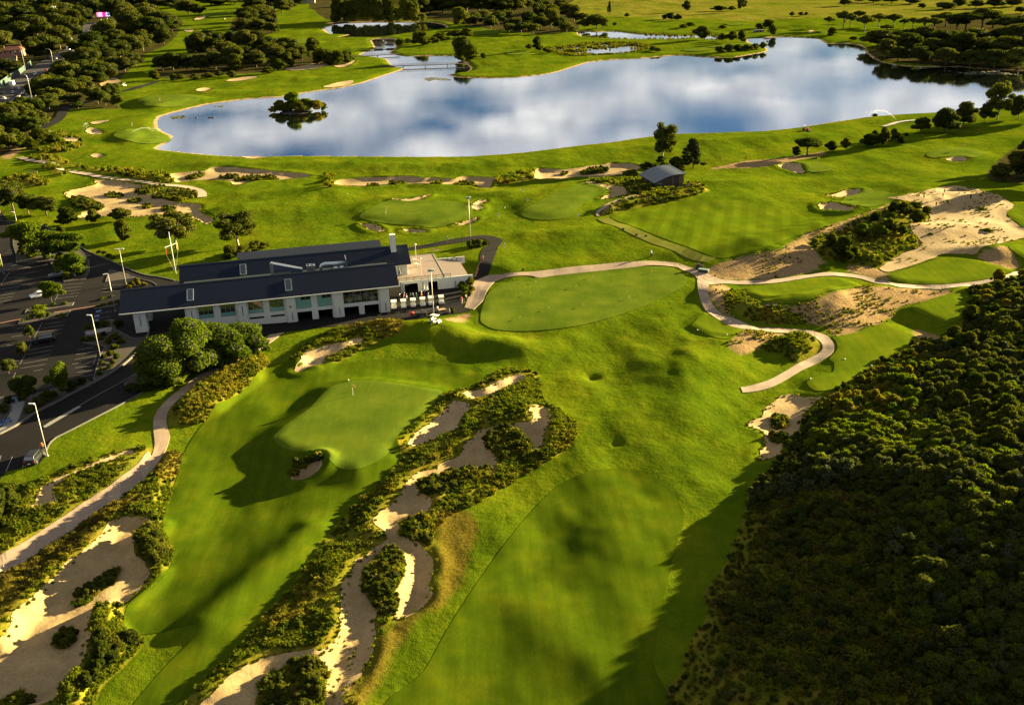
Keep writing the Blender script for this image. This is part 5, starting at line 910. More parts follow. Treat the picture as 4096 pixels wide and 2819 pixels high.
# ---- lawn trees by the car park and clubhouse
plants('gum', 'D 1165,655,320,250', 'spreading gum tree behind the white flag mast'); plants('gum', 'D 1580,642,330,240', 'rounded leafy gum tree behind the clubhouse'); plants('bush_olive', 'D 1525,720,130,90 1600,700,120,70 1700,662,120,66 1750,655,70,50', 'clipped shrub at the foot of the tree behind the clubhouse', 'shrub', 'shrubs behind the clubhouse')
plants('bush_dark', 'D 445,500,155,112 620,490,98,98 805,470,142,85 825,597,145,122', 'round dark lawn tree between the car park and the big sand waste', 'tree', 'round lawn trees', name='tree')
plants('olive', 'D 90,400,230,190 310,432,220,130 190,425,170,150 0,420,180,190 -60,380,200,200', 'olive tree in the clump above the car park', group='clump above the car park')
plants('bright', 'D 210,680,200,170 330,725,190,160 460,725,180,130 500,852,180,140 150,650,160,140', 'bright green tree in the large car park island', group='trees in the large car park island', kw=1.35, kh=1.2)
plants('bush_bright', 's 420,640,240,150 640,700,260,150 900,720,240,140 1120,760,220,140 1320,930,240,160 1480,1000,220,150 1250,1080,200,120 1560,900,160,110', 'leafy shrub under the trees of the large car park island', 'shrub', 'shrubs in the large car park island')
plants('bright', 'D 345,1012,150,135', 'small tree with curved trunk beside the white car'); plants('bright', 'G 265,150,135,110', 'small round tree in the narrow car park island')
plants('bright', 'D -10,830,90,120', 'leafy tree at the edge of the car park'); plants('olive', 'G 200,250,80,90 150,370,90,90 60,490,120,100', 'small dark tree in the car park divider', group='trees in the car park divider')
plants('olive', 'G 190,690,160,215', 'flowering tree above the blue bench'); plants('bright', 'G 420,645,200,225', 'dense green tree at the car park corner')
plants('big', 'G 1100,530,430,290', 'large spreading green tree hiding the clubhouse drive', name='tree'); plants('big', 'G 1270,465,430,300', 'dark lobed green tree between the drive and the clubhouse', name='tree'); plants('big', 'G 1470,400,430,250', 'large bushy green tree in front of the clubhouse windows', name='tree'); plants('big', 'G 1620,365,360,205', 'lower bushy green tree at the end of the clump by the path', name='tree')
plants('bush_bright', 'G 1010,540,150,110 1180,560,190,110 1350,470,170,110 1560,400,170,90', 'low leafy skirt of the tree clump beside the cart path', 'shrub', 'shrubs under the clubhouse trees')
plants('bush_bright', 't 530,330,70,40 630,320,90,45 745,250,110,50 850,215,110,50 1000,200,110,60 1210,180,130,60 430,500,90,60 530,450,110,70 900,400,130,90 1140,400,200,70 1830,230,110,50 1920,200,120,60 2060,170,130,60 2180,150,110,70 1900,85,140,65 2090,40,100,50', 'clipped round shrub in the car park planting', 'shrub', 'car park shrubs')
plants('bush_dark', 't 1640,660,160,120 1800,620,180,130 1950,590,170,120 1560,860,150,90 1680,850,170,100 1830,830,180,110 1920,760,140,100 2200,560,180,120', 'dark hedge shrub beside the entry walk', 'shrub', 'hedge beside the entry walk')
plants('bush_olive', 't 2020,900,180,110 2150,820,190,130 2250,900,160,110 2120,1000,180,110 2060,1130,160,100 2180,1180,160,110 1930,1180,120,80 1900,1290,120,80 1890,1400,130,80 1850,1480,140,70 2100,1280,150,90 2040,1360,130,80', 'garden shrub in the bed inside the curved drive', 'shrub', 'shrubs inside the curved drive')
plants('bush_dark', 'G 60,680,80,50 30,740,80,60 260,700,110,60 330,660,100,70 200,740,80,40 480,600,90,60 540,560,80,50 870,590,90,40 960,600,120,50', 'dark garden shrub along the lower drive', 'shrub', 'shrubs along the lower drive')
plants('bush_gold', 'p 300,740,100,80 370,720,100,80 260,770,90,50 450,740,80,60', 'golden shrub in the bed behind the porch', 'shrub', 'golden shrubs behind the porch')
plants('bush_gold', 'r 1760,860,180,170 1800,960,120,130 1760,1040,110,110 1690,1100,70,80', 'golden hedge shrub beside the concrete ramp', 'shrub', 'golden hedge by the ramp')
plants('bush_bright', 'r 1600,900,160,140 1640,980,140,120 1660,1060,110,100 1690,900,130,110', 'green hedge shrub beside the concrete ramp', 'shrub', 'green hedge by the ramp')
plants('bush_olive', 'r 1740,110,110,90 1830,100,130,100 1930,90,160,110 2040,110,150,90 1780,150,120,60 1890,130,110,60', 'shrub in the round bed on the path bend', 'shrub', 'shrubs on the path bend')
plants('bush_dark', 'r 1440,1345,130,90', 'low round shrub at the edge of the cart yard', 'shrub')
plants('bush_olive', 's 740,90,90,40 840,110,90,40 1090,190,110,60 1170,230,110,70 1250,300,110,80 1360,350,110,70 1450,400,100,60 1540,470,90,40 1850,610,110,70 1930,640,110,70 2020,690,110,70 2100,730,110,70', 'shrub in the bed along the car park kerb', 'shrub', 'shrubs along the car park kerb')
# ================================================================== ROUGH GRASS AND SCRUB (nobody could count it)
def tuft_mesh(name, n, h, spread, mat, seed, wid=.05):
    g = np.random.default_rng(seed); V = []; F_ = []
    for i in range(n):
        a = g.uniform(0, 6.283); r0 = spread * .35 * math.sqrt(g.uniform(0, 1)); x, y = r0 * math.cos(a), r0 * math.sin(a); b = a + g.normal(0, .6); hh = h * g.uniform(.5, 1.1); out = spread * g.uniform(.25, 1.0)
        px, py = -math.sin(b) * wid, math.cos(b) * wid; mx_, my_ = x + math.cos(b) * out * .45, y + math.sin(b) * out * .45; k = len(V)
        V += [(x - px, y - py, -.08), (x + px, y + py, -.08), (mx_ + px * 1.2, my_ + py * 1.2, hh * .8), (mx_ - px * 1.2, my_ - py * 1.2, hh * .8), (x + math.cos(b) * out, y + math.sin(b) * out, hh * g.uniform(.55, 1.0))]; F_ += [(k, k + 1, k + 2, k + 3), (k + 3, k + 2, k + 4)]
    me = bpy.data.meshes.new(name); me.from_pydata(V, [], F_); me.materials.append(mat); me.update(); return bpy.data.objects.new(name, me)
M['g_green'] = leaf_mat('rough_grass_green', (.060, .088, .007), (.14, .155, .012), .5); M['g_olive'] = leaf_mat('rough_grass_olive', (.066, .086, .008), (.15, .155, .014), .5); M['g_gold'] = leaf_mat('rough_grass_gold', (.115, .105, .013), (.23, .19, .026), .5); M['g_brown'] = leaf_mat('rough_grass_brown', (.060, .055, .013), (.13, .105, .022), .5); M['g_grey'] = leaf_mat('scrub_grey_green', (.035, .045, .018), (.075, .085, .034), .35)
TUFT = [tuft_mesh('tuft_green', 46, .62, .62, M['g_green'], 1), tuft_mesh('tuft_olive', 46, .66, .66, M['g_olive'], 2), tuft_mesh('tuft_gold', 42, .75, .6, M['g_gold'], 3), tuft_mesh('tuft_brown', 42, .6, .6, M['g_brown'], 4)]
def clump(nm, mk, seed):
    lb = [(x * .1, y * .1, max(z, .8) * .1, a * .1, b * .1, c * .1) for x, y, z, a, b, c in lobes_round(seed, 10, 8, .2, 9)]
    return bpy.data.objects.new(nm, crown_mesh(nm, lb, 1000, .062, seed, M[mk]))
CLUMP = [clump('clump_dark', 'leaf_dark', 401), clump('clump_olive', 'leaf_mid', 402), clump('clump_bright', 'leaf_bright', 403), clump('clump_gold', 'leaf_gold', 404), clump('clump_grey', 'g_grey', 405)]
SRC = TUFT + CLUMP
def scatter(name, P, scl, idx, label, cat):
    me = bpy.data.meshes.new(name); me.vertices.add(len(P)); me.vertices.foreach_set('co', np.asarray(P, np.float32).ravel())
    a = me.attributes.new('scl', 'FLOAT', 'POINT'); a.data.foreach_set('value', np.asarray(scl, np.float32)); a = me.attributes.new('idx', 'INT', 'POINT'); a.data.foreach_set('value', np.asarray(idx, np.int32))
    rot = np.column_stack([rng.normal(0, .09, len(P)), rng.normal(0, .09, len(P)), rng.uniform(0, 6.283, len(P))]); a = me.attributes.new('rot', 'FLOAT_VECTOR', 'POINT'); a.data.foreach_set('vector', rot.astype(np.float32).ravel())
    o = bpy.data.objects.new(name, me); COL.objects.link(o)
    ng = bpy.data.node_groups.new(name, 'GeometryNodeTree'); ng.interface.new_socket('Geometry', in_out='INPUT', socket_type='NodeSocketGeometry'); ng.interface.new_socket('Geometry', in_out='OUTPUT', socket_type='NodeSocketGeometry')
    N = ng.nodes; gi = N.new('NodeGroupInput'); go = N.new('NodeGroupOutput'); jn = N.new('GeometryNodeJoinGeometry')
    def na(n, ty):
        q = N.new('GeometryNodeInputNamedAttribute'); q.data_type = ty; q.inputs['Name'].default_value = n; return [x for x in q.outputs if x.enabled and x.name == 'Attribute'][0]
    ai, ar, asc = na('idx', 'INT'), na('rot', 'FLOAT_VECTOR'), na('scl', 'FLOAT')
    for k, s in enumerate(SRC):
        if not np.any(np.asarray(idx) == k): continue
        oi = N.new('GeometryNodeObjectInfo'); oi.inputs['Object'].default_value = s; oi.inputs['As Instance'].default_value = True; ip = N.new('GeometryNodeInstanceOnPoints'); cp = N.new('FunctionNodeCompare'); cp.data_type = 'INT'; cp.operation = 'EQUAL'
        ii = [x for x in cp.inputs if x.enabled]; ng.links.new(ai, ii[0]); ii[1].default_value = k; ng.links.new(cp.outputs[0], ip.inputs['Selection'])
        ng.links.new(gi.outputs[0], ip.inputs['Points']); ng.links.new(oi.outputs['Geometry'], ip.inputs['Instance']); ng.links.new(ar, ip.inputs['Rotation']); ng.links.new(asc, ip.inputs['Scale']); ng.links.new(ip.outputs[0], jn.inputs[0])
    ng.links.new(jn.outputs[0], go.inputs[0]); md = o.modifiers.new('scatter', 'NODES'); md.node_group = ng
    return tag(o, label, cat, kind='stuff')
def fill(poly, st):
    x0, y0 = poly.min(0); x1, y1 = poly.max(0); X, Y = np.meshgrid(np.arange(x0, x1, st), np.arange(y0, y1, st)); X = X.ravel() + rng.uniform(-.5, .5, X.size) * st; Y = Y.ravel() + rng.uniform(-.5, .5, Y.size) * st
    k = inside(poly, X, Y) & (np.abs(X) < Y * .62 + 25) & (Y > 66); return X[k], Y[k]
KEEP = [drop(p) for p, l, f_ in GREENS + TEES] + [drop(p) for p in FAIR]
def clear(X, Y, sand=.0):
    ok = bil(sandsd, X, Y) > sand
    for mid, hw in PATHS: ok &= linedist(mid, X, Y) > hw + .35
    for P in KEEP:
        m = (X > P[:, 0].min()) & (X < P[:, 0].max()) & (Y > P[:, 1].min()) & (Y < P[:, 1].max())
        if m.any(): q = np.zeros_like(ok); q[m] = inside(P, X[m], Y[m]); ok &= ~q
    return ok
names = ['rough_grass'] * len(RP)
for n, (P, l, fo, dens) in enumerate(RP):
    big = n == 10; Ym = P[:, 1].mean(); st = max(.5, (Ym - 60) * .0058) / math.sqrt(max(dens, .3)) * (1.6 if big else 1); X, Y = fill(P, st)
    ok = clear(X, Y, rng.uniform(.55, 1.2, len(X)) if n == 0 else rng.uniform(.1, .7, len(X))); X, Y = X[ok], Y[ok]
    a = fbm(X, Y, 9, 3, 71); b = fbm(X, Y, 4.5, 2, 77); d = bil(dryS, X, Y); r = rng.random(len(X)); thin = (fbm(X, Y, 5, 2, 81) > -.15) | (rng.random(len(X)) < .35)
    idx = np.where(d > .5, np.where(r < .75, 3, 2), np.where(a + (r - .5) * .5 > .38, 2, np.where(a + (r - .5) * .7 > -.02, 1, 0)))
    cl = (b + (r - .5) * .8 > (.68 if n == 0 else .52)) & (d < .5); idx = np.where(cl, np.where(r < .5, 5, 6), idx)
    if n == 1: idx = np.where((idx < 2) & (r < .45), 2, idx)
    sc = np.maximum(st * .95, rng.uniform(.5, 1.05, len(X))) * np.where(cl, rng.uniform(.8, 1.15, len(X)), 1) * np.where(d > .5, .8, 1)
    if big:   # the bushland: golden grass near the tees, a green thicket, grey scrub, dark long grass in the hollow
        X0, Y0 = X, Y; X, Y = X + fbm(X, Y, 9, 3, 131) * 5 + rng.normal(0, 1.2, len(X)), Y + fbm(X, Y, 9, 3, 137) * 5 + rng.normal(0, 1.2, len(Y))
        gold = inside(drop(T('I 1060,620 1250,490 1420,400 1560,330 1700,420 1750,600 1650,780 1350,820 1100,800 1000,720')), X, Y); green = inside(drop(T('I 850,980 1000,860 1250,800 1500,820 1700,900 1830,1050 1850,1160 L 1150,60 1000,180 850,120 760,40')), X, Y)
        grey = inside(drop(T('L 480,260 560,180 700,60 850,120 1000,220 960,400 800,420 600,340 450,400')), X, Y); low = inside(drop(T('L 450,420 700,420 1000,300 1300,330 1450,700 1500,1100 1700,1700 0,1700 60,1300 230,950 300,700')), X, Y)
        idx = np.where(r < .4, 4, np.where(r < .62, 5, np.where(r < .75, 8, np.where(r < .9, 1, 6)))); idx = np.where(gold, np.where(r < .5, 2, np.where(r < .62, 7, np.where(r < .84, 6, 1))), idx)
        idx = np.where(green, np.where(r < .6, 6, np.where(r < .8, 5, 0)), idx); idx = np.where(grey, np.where(r < .7, 8, 4), idx); idx = np.where(low, np.where(r < .34, 3, np.where(r < .66, 1, np.where(r < .76, 0, np.where(r < .9, 4, 5)))), idx)
        sc = np.where(idx > 3, np.clip(rng.lognormal(.55, .45, len(X)), .9, 3.3), rng.uniform(1.0, 1.9, len(X))) * (.42 + .58 * sstep(0, 9, -sdist(P, X, Y, 20))); sc = np.where(green, sc * .85, sc); sc = np.where(low, np.where(idx > 3, sc * .75, sc * .9), sc); thin[:] = True; X, Y = X0, Y0
    Z = gz(X, Y); k = thin; scatter('scrub' if big else 'rough_grass', np.column_stack([X, Y, Z])[k], sc[k], idx[k], 'dense dark bushland of shrubs and long grass on the hillside' if big else 'tufted rough grass on the banks round the sand', 'bushland' if big else 'rough grass')
# planted islands standing in the sand
ISL = ['J 470,965 520,900 600,840 680,780 770,762 740,810 720,850 640,890 560,950 500,990', 'J 330,1235 350,1180 400,1140 470,1120 485,1160 450,1220 390,1255', 'J 20,1590 90,1545 180,1560 200,1620 40,1650', 'J 860,660 890,600 950,530 1030,560 1080,650 1050,730 960,760 890,740', 'J 1640,1490 1700,1420 1850,1360 1990,1350 2060,1430 2030,1500 1980,1640 1650,1640',
       'K 235,830 300,760 390,660 450,670 490,720 490,800 460,900 450,1000 400,1060 310,1000 260,930', 'H 1060,970 1080,920 1180,885 1260,900 1330,960 1390,1010 1300,1090 1200,1100 1120,1060', 'K 585,260 640,215 760,190 900,170 1030,160 900,240 780,290 700,320 620,310', 'K 475,545 490,500 560,470 620,440 660,500 680,590 560,605 500,590', 'I 640,800 660,765 700,755 745,780 748,810 700,845 650,830', 'I 640,910 700,880 740,915 680,945', 'J 1822,165 1845,112 1915,70 2005,42 2018,60 1940,86 1882,118 1848,165',
       'E 1690,140 1750,118 1860,108 1870,130 1780,152 1710,152', 'E 1560,150 1600,140 1620,152 1580,163', 'E 420,210 480,202 545,215 480,222', 'E 700,212 760,200 780,215 720,222', 'E 835,218 900,205 990,205 1000,228 900,232', 'E 270,232 330,222 350,236', 'D 690,292 740,280 825,292 780,305 720,303', 'D 840,332 890,312 935,322 890,340', 'D 935,370 970,355 1010,365 970,382', 'D 1065,385 1110,365 1160,378 1110,398', 'D 460,340 540,318 640,340 690,380 600,400 500,380', 'D 1450,175 1530,158 1590,170 1500,182', 'D 1560,195 1680,165 1800,170 1840,190 1700,195', 'D 1230,180 1270,165 1350,145 1360,155 1280,185', 'D 1010,320 1060,290 1180,270 1290,285 1300,315 1200,345 1100,330', 'D 900,280 1000,250 1100,250 1060,270 960,298']
XX, YY = [], []; SS = []
for txt in ISL:
    P = drop(T(txt)); X, Y = fill(P, max(.55, (P[:, 1].mean() - 60) * .004)); XX.append(X); YY.append(Y); SS.append(np.maximum(rng.uniform(.8, 1.5, len(X)), (Y - 60) * .0055))
X, Y, S = np.concatenate(XX), np.concatenate(YY), np.concatenate(SS); r = rng.random(len(X)); a = fbm(X, Y, 5, 2, 91)
scatter('rough_grass', np.column_stack([X, Y, gz(X, Y) + .05]), S, np.where(r < .3, 1, np.where(r < .5, 0, np.where(r < .62, 2, np.where(r < .85, 5, 4)))), 'dark tufted plants on the small islands in the sand', 'rough grass')
# fringe tufts along every near sand edge
XX, YY = [], []
for n, P, d, j in SP:
    if P[:, 1].mean() > 330 or d == 0: continue
    E_ = resample(P, max(.5, (P[:, 1].mean() - 60) * .005), True); E_ = E_ + rng.normal(0, .3, E_.shape); k = rng.random(len(E_)) < .75; XX.append(E_[k, 0]); YY.append(E_[k, 1])
X, Y = np.concatenate(XX), np.concatenate(YY); ok = clear(X, Y, -9); X, Y = X[ok], Y[ok]; r = rng.random(len(X))
scatter('rough_grass', np.column_stack([X, Y, gz(X, Y)]), np.maximum(rng.uniform(.25, .6, len(X)), (Y - 60) * .0033), np.where(r < .5, 0, np.where(r < .85, 1, 2)), 'ragged grass fringe along the bunker edges', 'rough grass')
# dune grass and reeds
XX, YY = [], []
for p in DUNE[:7] + [DUNE[9]] + [SAND[23][1]]:
    P = drop(p); X, Y = fill(P, max(.8, (P[:, 1].mean() - 60) * .007)); k = (fbm(X, Y, 7, 3, 95) > .2) | ((fbm(X, Y, 3, 2, 97) > .35) & (rng.random(len(X)) < .4)); XX.append(X[k]); YY.append(Y[k])
X, Y = np.concatenate(XX), np.concatenate(YY); ok = clear(X, Y, -99); X, Y = X[ok], Y[ok]; r = rng.random(len(X))
scatter('dune_grass', np.column_stack([X, Y, gz(X, Y)]), rng.uniform(.3, .85, len(X)), np.where(r < .4, 2, np.where(r < .75, 1, 0)), 'sparse tufts of dry grass on the sandy dunes', 'dune grass')
XX, YY, ZZ = [], [], []
for P in PONDP:
    E_ = resample(P, 2.2, True); E_ = E_ + rng.normal(0, 1.0, E_.shape); k = (fbm(E_[:, 0], E_[:, 1], 30, 2, 99) > (-.15 if P is not LAKEP else .30)); XX.append(E_[k, 0]); YY.append(E_[k, 1])
Pm = PONDP[1]; X_, Y_ = fill(grow(Pm, 6), 2.4); k = (np.abs(fbm(X_, Y_, 26, 3, 103)) < .16) | (sdist(Pm, X_, Y_, 30) > -1.5); XX.append(X_[k]); YY.append(Y_[k])
X, Y = np.concatenate(XX), np.concatenate(YY); r = rng.random(len(X)); Z = np.maximum(gz(X, Y), WATER)
k = Y < 900; scatter('reeds', np.column_stack([X, Y, Z])[k], rng.uniform(1.2, 2.6, k.sum()), np.where(r < .5, 3, np.where(r < .8, 1, 0))[k], 'reeds and sedge at the water edge of the lake and ponds', 'reeds')
# ---- single shrubs that stand out of the bushland
def thicket(key, txt, st, w, label, group, hr=(.7, 1.0), lim=40):
    X, Y = fill(drop(T(txt)), st); ok = clear(X, Y, .5); X, Y = X[ok], Y[ok]; o = rng.permutation(len(X))[:lim]
    for i in o:
        ww = random.uniform(*w); plant(key, (X[i], Y[i], float(gz(X[i], Y[i])) - .15), ww, ww * random.uniform(*hr), label, 'shrub', group)
thicket('bush_gold', 'F 1960,945 2150,880 2319,850 2440,900 I 2400,200 2150,150 2010,60', 3.2, (2.0, 3.6), 'golden lit shrub beside the cart path bend on the hillside', 'golden hillside shrubs', lim=22)
thicket('bush_bright', 'F 1960,945 2150,880 2319,850 2440,900 I 2400,350 2150,250 2010,60', 3.4, (2.0, 3.4), 'bright green shrub beside the cart path bend on the hillside', 'green hillside shrubs', lim=18)
thicket('bush_dark', 'I 1700,300 2000,120 2400,250 2450,1150 1900,1100 1750,800 1750,500', 4.2, (2.6, 4.6), 'dark shrub in the thick bushland on the hillside', 'dark hillside shrubs', lim=40)
thicket('bush_olive', 'I 1700,300 2000,120 2400,250 2450,1150 1900,1100 1750,800 1750,500', 4.6, (2.2, 4.0), 'olive shrub in the thick bushland on the hillside', 'olive hillside shrubs', lim=30)
thicket('bush_bright', 'I 870,1000 1050,860 1300,815 1550,850 1750,960 1820,1140 L 1100,60 900,60', 3.0, (2.4, 3.8), 'green shrub in the smooth green thicket above the hollow', 'green thicket shrubs', (.5, .7), lim=30)
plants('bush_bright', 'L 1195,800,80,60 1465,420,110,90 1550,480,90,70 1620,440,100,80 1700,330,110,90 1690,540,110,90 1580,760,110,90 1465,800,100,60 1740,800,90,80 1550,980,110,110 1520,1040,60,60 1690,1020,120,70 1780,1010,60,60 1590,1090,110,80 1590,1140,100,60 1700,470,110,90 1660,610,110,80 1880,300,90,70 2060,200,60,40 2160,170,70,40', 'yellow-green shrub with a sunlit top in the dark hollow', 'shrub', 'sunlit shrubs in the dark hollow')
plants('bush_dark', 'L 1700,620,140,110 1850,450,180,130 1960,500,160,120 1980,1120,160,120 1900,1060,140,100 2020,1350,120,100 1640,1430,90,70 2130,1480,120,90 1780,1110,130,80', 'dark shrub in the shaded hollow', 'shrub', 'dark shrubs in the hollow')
plants('bush_dark', 'J 960,720,130,100 930,640,120,100 1010,690,110,90 980,580,100,80 630,1190,120,90 650,1290,130,100 610,1390,120,90 550,1480,120,90 720,1240,120,80 800,1190,110,70 700,1340,110,80 860,1210,90,60', 'dark bushy shrub on the bank beside the big sand', 'shrub', 'shrubs on the left fairway bank')
plants('olive', 'J 20,420,180,190 80,380,130,150 -30,500,150,160', 'dark leafy tree beside the cart path and long bunker', group='trees beside the long bunker')
# trees on the hill beyond the right edge, whose shadow fills the hollow
for k in range(16):
    x, y = 64 + k * 1.75 + random.uniform(-2, 2) + (k % 2) * 7, 88 + k * 3.0 + random.uniform(-1.5, 1.5); plant('dense', (x, y, float(gz(x, y))), random.uniform(6.5, 8.5), random.uniform(5.8, 7.4), 'dense hillside tree on the ridge above the dark hollow', 'tree', 'trees on the ridge above the hollow')
# island of shrubs in the lake
ip_ = onplane(T('A 1960,745'), WATER)[0]; si = FPX / depth((ip_[0], ip_[1], WATER))
isle = MB().lathe([(11.5, -1.2), (9.5, -.1), (6, .3), (.2, .5)], 18, (ip_[0], ip_[1] + 2, WATER)).build('islet', M['bark']); tag(isle, kind='structure')
for dx, dy, w, h, key in ((-5.5, 1, 6, 5, 'bush_olive'), (-1, 2.5, 8, 7.5, 'bush_bright'), (3.5, 1.5, 7.5, 6.5, 'bush_bright'), (7, .5, 5.5, 4.5, 'bush_gold'), (-7.5, 0, 4, 3, 'bush_gold'), (1, -1.5, 7, 4.5, 'bush_olive'), (-3.5, -1, 5.5, 4, 'bush_dark'), (9, 1, 3, 3, 'bush_olive')):
    plant(key, (ip_[0] + dx * 1.55, ip_[1] + 2 + dy * 1.2, WATER - .1), w * 1.4, h * 1.12, 'leafy shrub crowding the small island in the lake', 'shrub', 'shrubs on the lake island')
# ================================================================== LAMPS, MASTS, FLAGS
M['pole'] = flatmat('painted_pole', (.42, .40, .34), .5, .3, var=.1); M['white'] = flatmat('white_paint', (.50, .50, .49), .4, var=.06); M['black'] = flatmat('black_plastic', (.012, .012, .013), .5, var=.2); M['yellow'] = flatmat('yellow_cloth', (.75, .52, .03), .7, var=.1); M['red'] = flatmat('red_paint', (.45, .02, .02), .4, var=.1); M['skin'] = flatmat('skin', (.42, .25, .17), .6, var=.08)
M['wood'] = flatmat('bench_timber', (.30, .21, .11), .7, var=.3, scale=3)
def at(txt): p = g1(txt); return Vector(p)
def lamp(txt, h, heads, label, az):
    p = at(txt); o = empty('light_pole', p, az); MB().tube([(0, 0, -.3), (0, 0, h)], .11, 8, .06).build('pole', M['pole'], o, smooth_=True); MB().lathe([(.22, -.1), (.22, .12), (.13, .16)], 8).build('base', M['pole'], o)
    for s in ((-1, 1) if heads == 2 else (-1,)):
        MB().box(min(s * .08, s * 1.05), max(s * .08, s * 1.05), -.16, .16, h - .02, h + .16).build('lamp_head', M['white'], o, .03)
    return tag(o, label, 'light pole')
lamp('u 722,1230', 9.3, 1, 'light pole on the lawn beside the black parked car', -.1); lamp('t 1862,1142', 8.8, 1, 'light pole beside the garden bed and entry walk', -.1); lamp('p 212,714', 8.8, 2, 'twin-headed light pole behind the clubhouse porch', .1)
lamp('t 2140,300', 8.8, 1, 'light pole beside the disabled bays by the roof corner', .5); lamp('s 400,420', 8.8, 1, 'light pole at the large car park island', 0); lamp('s 80,1000', 8.8, 1, 'light pole at the outer car park bays', 0)
def flood(txt, h, label):
    p = at(txt); o = empty('floodlight_pole', p, .2); MB().tube([(0, 0, -.3), (0, 0, h)], .12, 8, .07).build('pole', M['pole'], o, smooth_=True)
    for x in (-.38, .38): MB().box(x - .3, x + .3, -.25, .18, h - .35, h + .12).build('floodlight', M['white'] if x > 0 else M['frame'], o, .03)
    MB().box(-.5, .5, -.04, .04, h - .05, h + .03).build('crossbar', M['pole'], o); return tag(o, label, 'light pole')
flood('r 1090,1405', 10.6, 'tall floodlight pole beside the golf cart yard'); flood('E 963,577', 11.0, 'tall floodlight pole on the path behind the putting green')
p = at('p 872,578'); fm_ = empty('flag_mast', p, CANG + .9); MB().tube([(0, 0, -.3), (0, 0, 10.8)], .16, 10, .09).build('mast', M['white'], fm_, smooth_=True); MB().tube([(-2.1, 0, 7.4), (2.1, 0, 7.4)], .06, 6).build('yardarm', M['white'], fm_)
for s in (-1, 1):
    f_ = MB().tube([(s * 2.0, 0, 7.35), (s * 2.0 + .05, 0, 6.2), (s * 1.98, 0, 5.5)], .16, 6, .07).build('flag', M['yellow'] if s > 0 else M['red'], fm_); MB().tube([(s * 2.0, 0, 5.5), (s * .4, 0, 1.2)], .012, 4).build('halyard', M['white'], fm_)
tag(fm_, 'white flag mast with yardarm and furled flags on the lawn', 'flag mast')
def pin(txt, h, cloth, label, group, k=1.0):
    p = at(txt); o = empty('golf_pin', p, -.6); MB().tube([(0, 0, -.1), (0, 0, h)], .03 * k, 6).build('stick', M['white'], o)
    MB().prism([(.02, h - .02), (.62 * k, h - .16 * k), (.60 * k, h - .42 * k), (.02, h - .48 * k)], -.012, .012, 'y').build('flag', cloth, o); return tag(o, label, 'golf flag', group)
pin('H 186,632', 2.2, M['yellow'], 'yellow flag on the raised foreground green', None, 1.2); pin('E 404,425', 2.2, M['yellow'], 'yellow flag on the green with two front bunkers', None, 1.3); pin('F 947,92', 2.4, M['yellow'], 'yellow flag on the small range green by the sandy bank', None, 1.5)
pin('F 1287,308', 2.2, M['yellow'], 'yellow flag on the half-shaded range green', None, 1.4); pin('C 1905,998', 2.4, M['yellow'], 'yellow flag on the round green with a grassy bunker', None, 1.6); pin('A 1060,672', 2.6, M['yellow'], 'yellow flag on the raised lakeside green', None, 1.8); pin('A 876,838', 2.6, M['yellow'], 'yellow flag on the green watered beside the lake', None, 1.8)
for t_ in ('E 1394,885', 'E 1657,912', 'E 1356,958', 'E 1478,1058', 'E 1706,1038', 'E 1771,848', 'E 2159,816', 'E 2011,988', 'E 1287,1120'): pin(t_, .75, M['yellow'], 'short yellow target pin on the large practice green', 'pins on the practice green', .55)
def board(txt, label, group=None, w=.5):
    p = at(txt); o = empty('target_board', p, .2); MB().box(-w / 2, w / 2, -.03, .03, .45, 1.3).build('panel', M['white'] if group else M['yellow'], o, .01); MB().tube([(0, 0, -.1), (0, 0, .5)], .03, 5).build('post', M['white'], o); return tag(o, label, 'target board', group)
for t_ in ('E 1312,280', 'E 1151,445', 'E 1682,447', 'E 1190,648', 'E 1343,350'): board(t_, 'small white target board on the chipping lawn', 'target boards on the chipping lawn')
def tee_marker(t_, col):
    p = at(t_); return tag(MB().ball((p.x, p.y, p.z + .12), .16, 8, 6).build('tee_marker', col, None, smooth_=True), 'small white ball marker on the tee lawns', 'tee marker', 'tee markers')
for t_ in ('I 155,202', 'I 348,232', 'I 1130,395', 'I 1308,438', 'I 904,525', 'I 1082,582', 'H 155,535', 'E 150,293', 'E 2303,293', 'E 1190,383'): tee_marker(t_, M['white'])
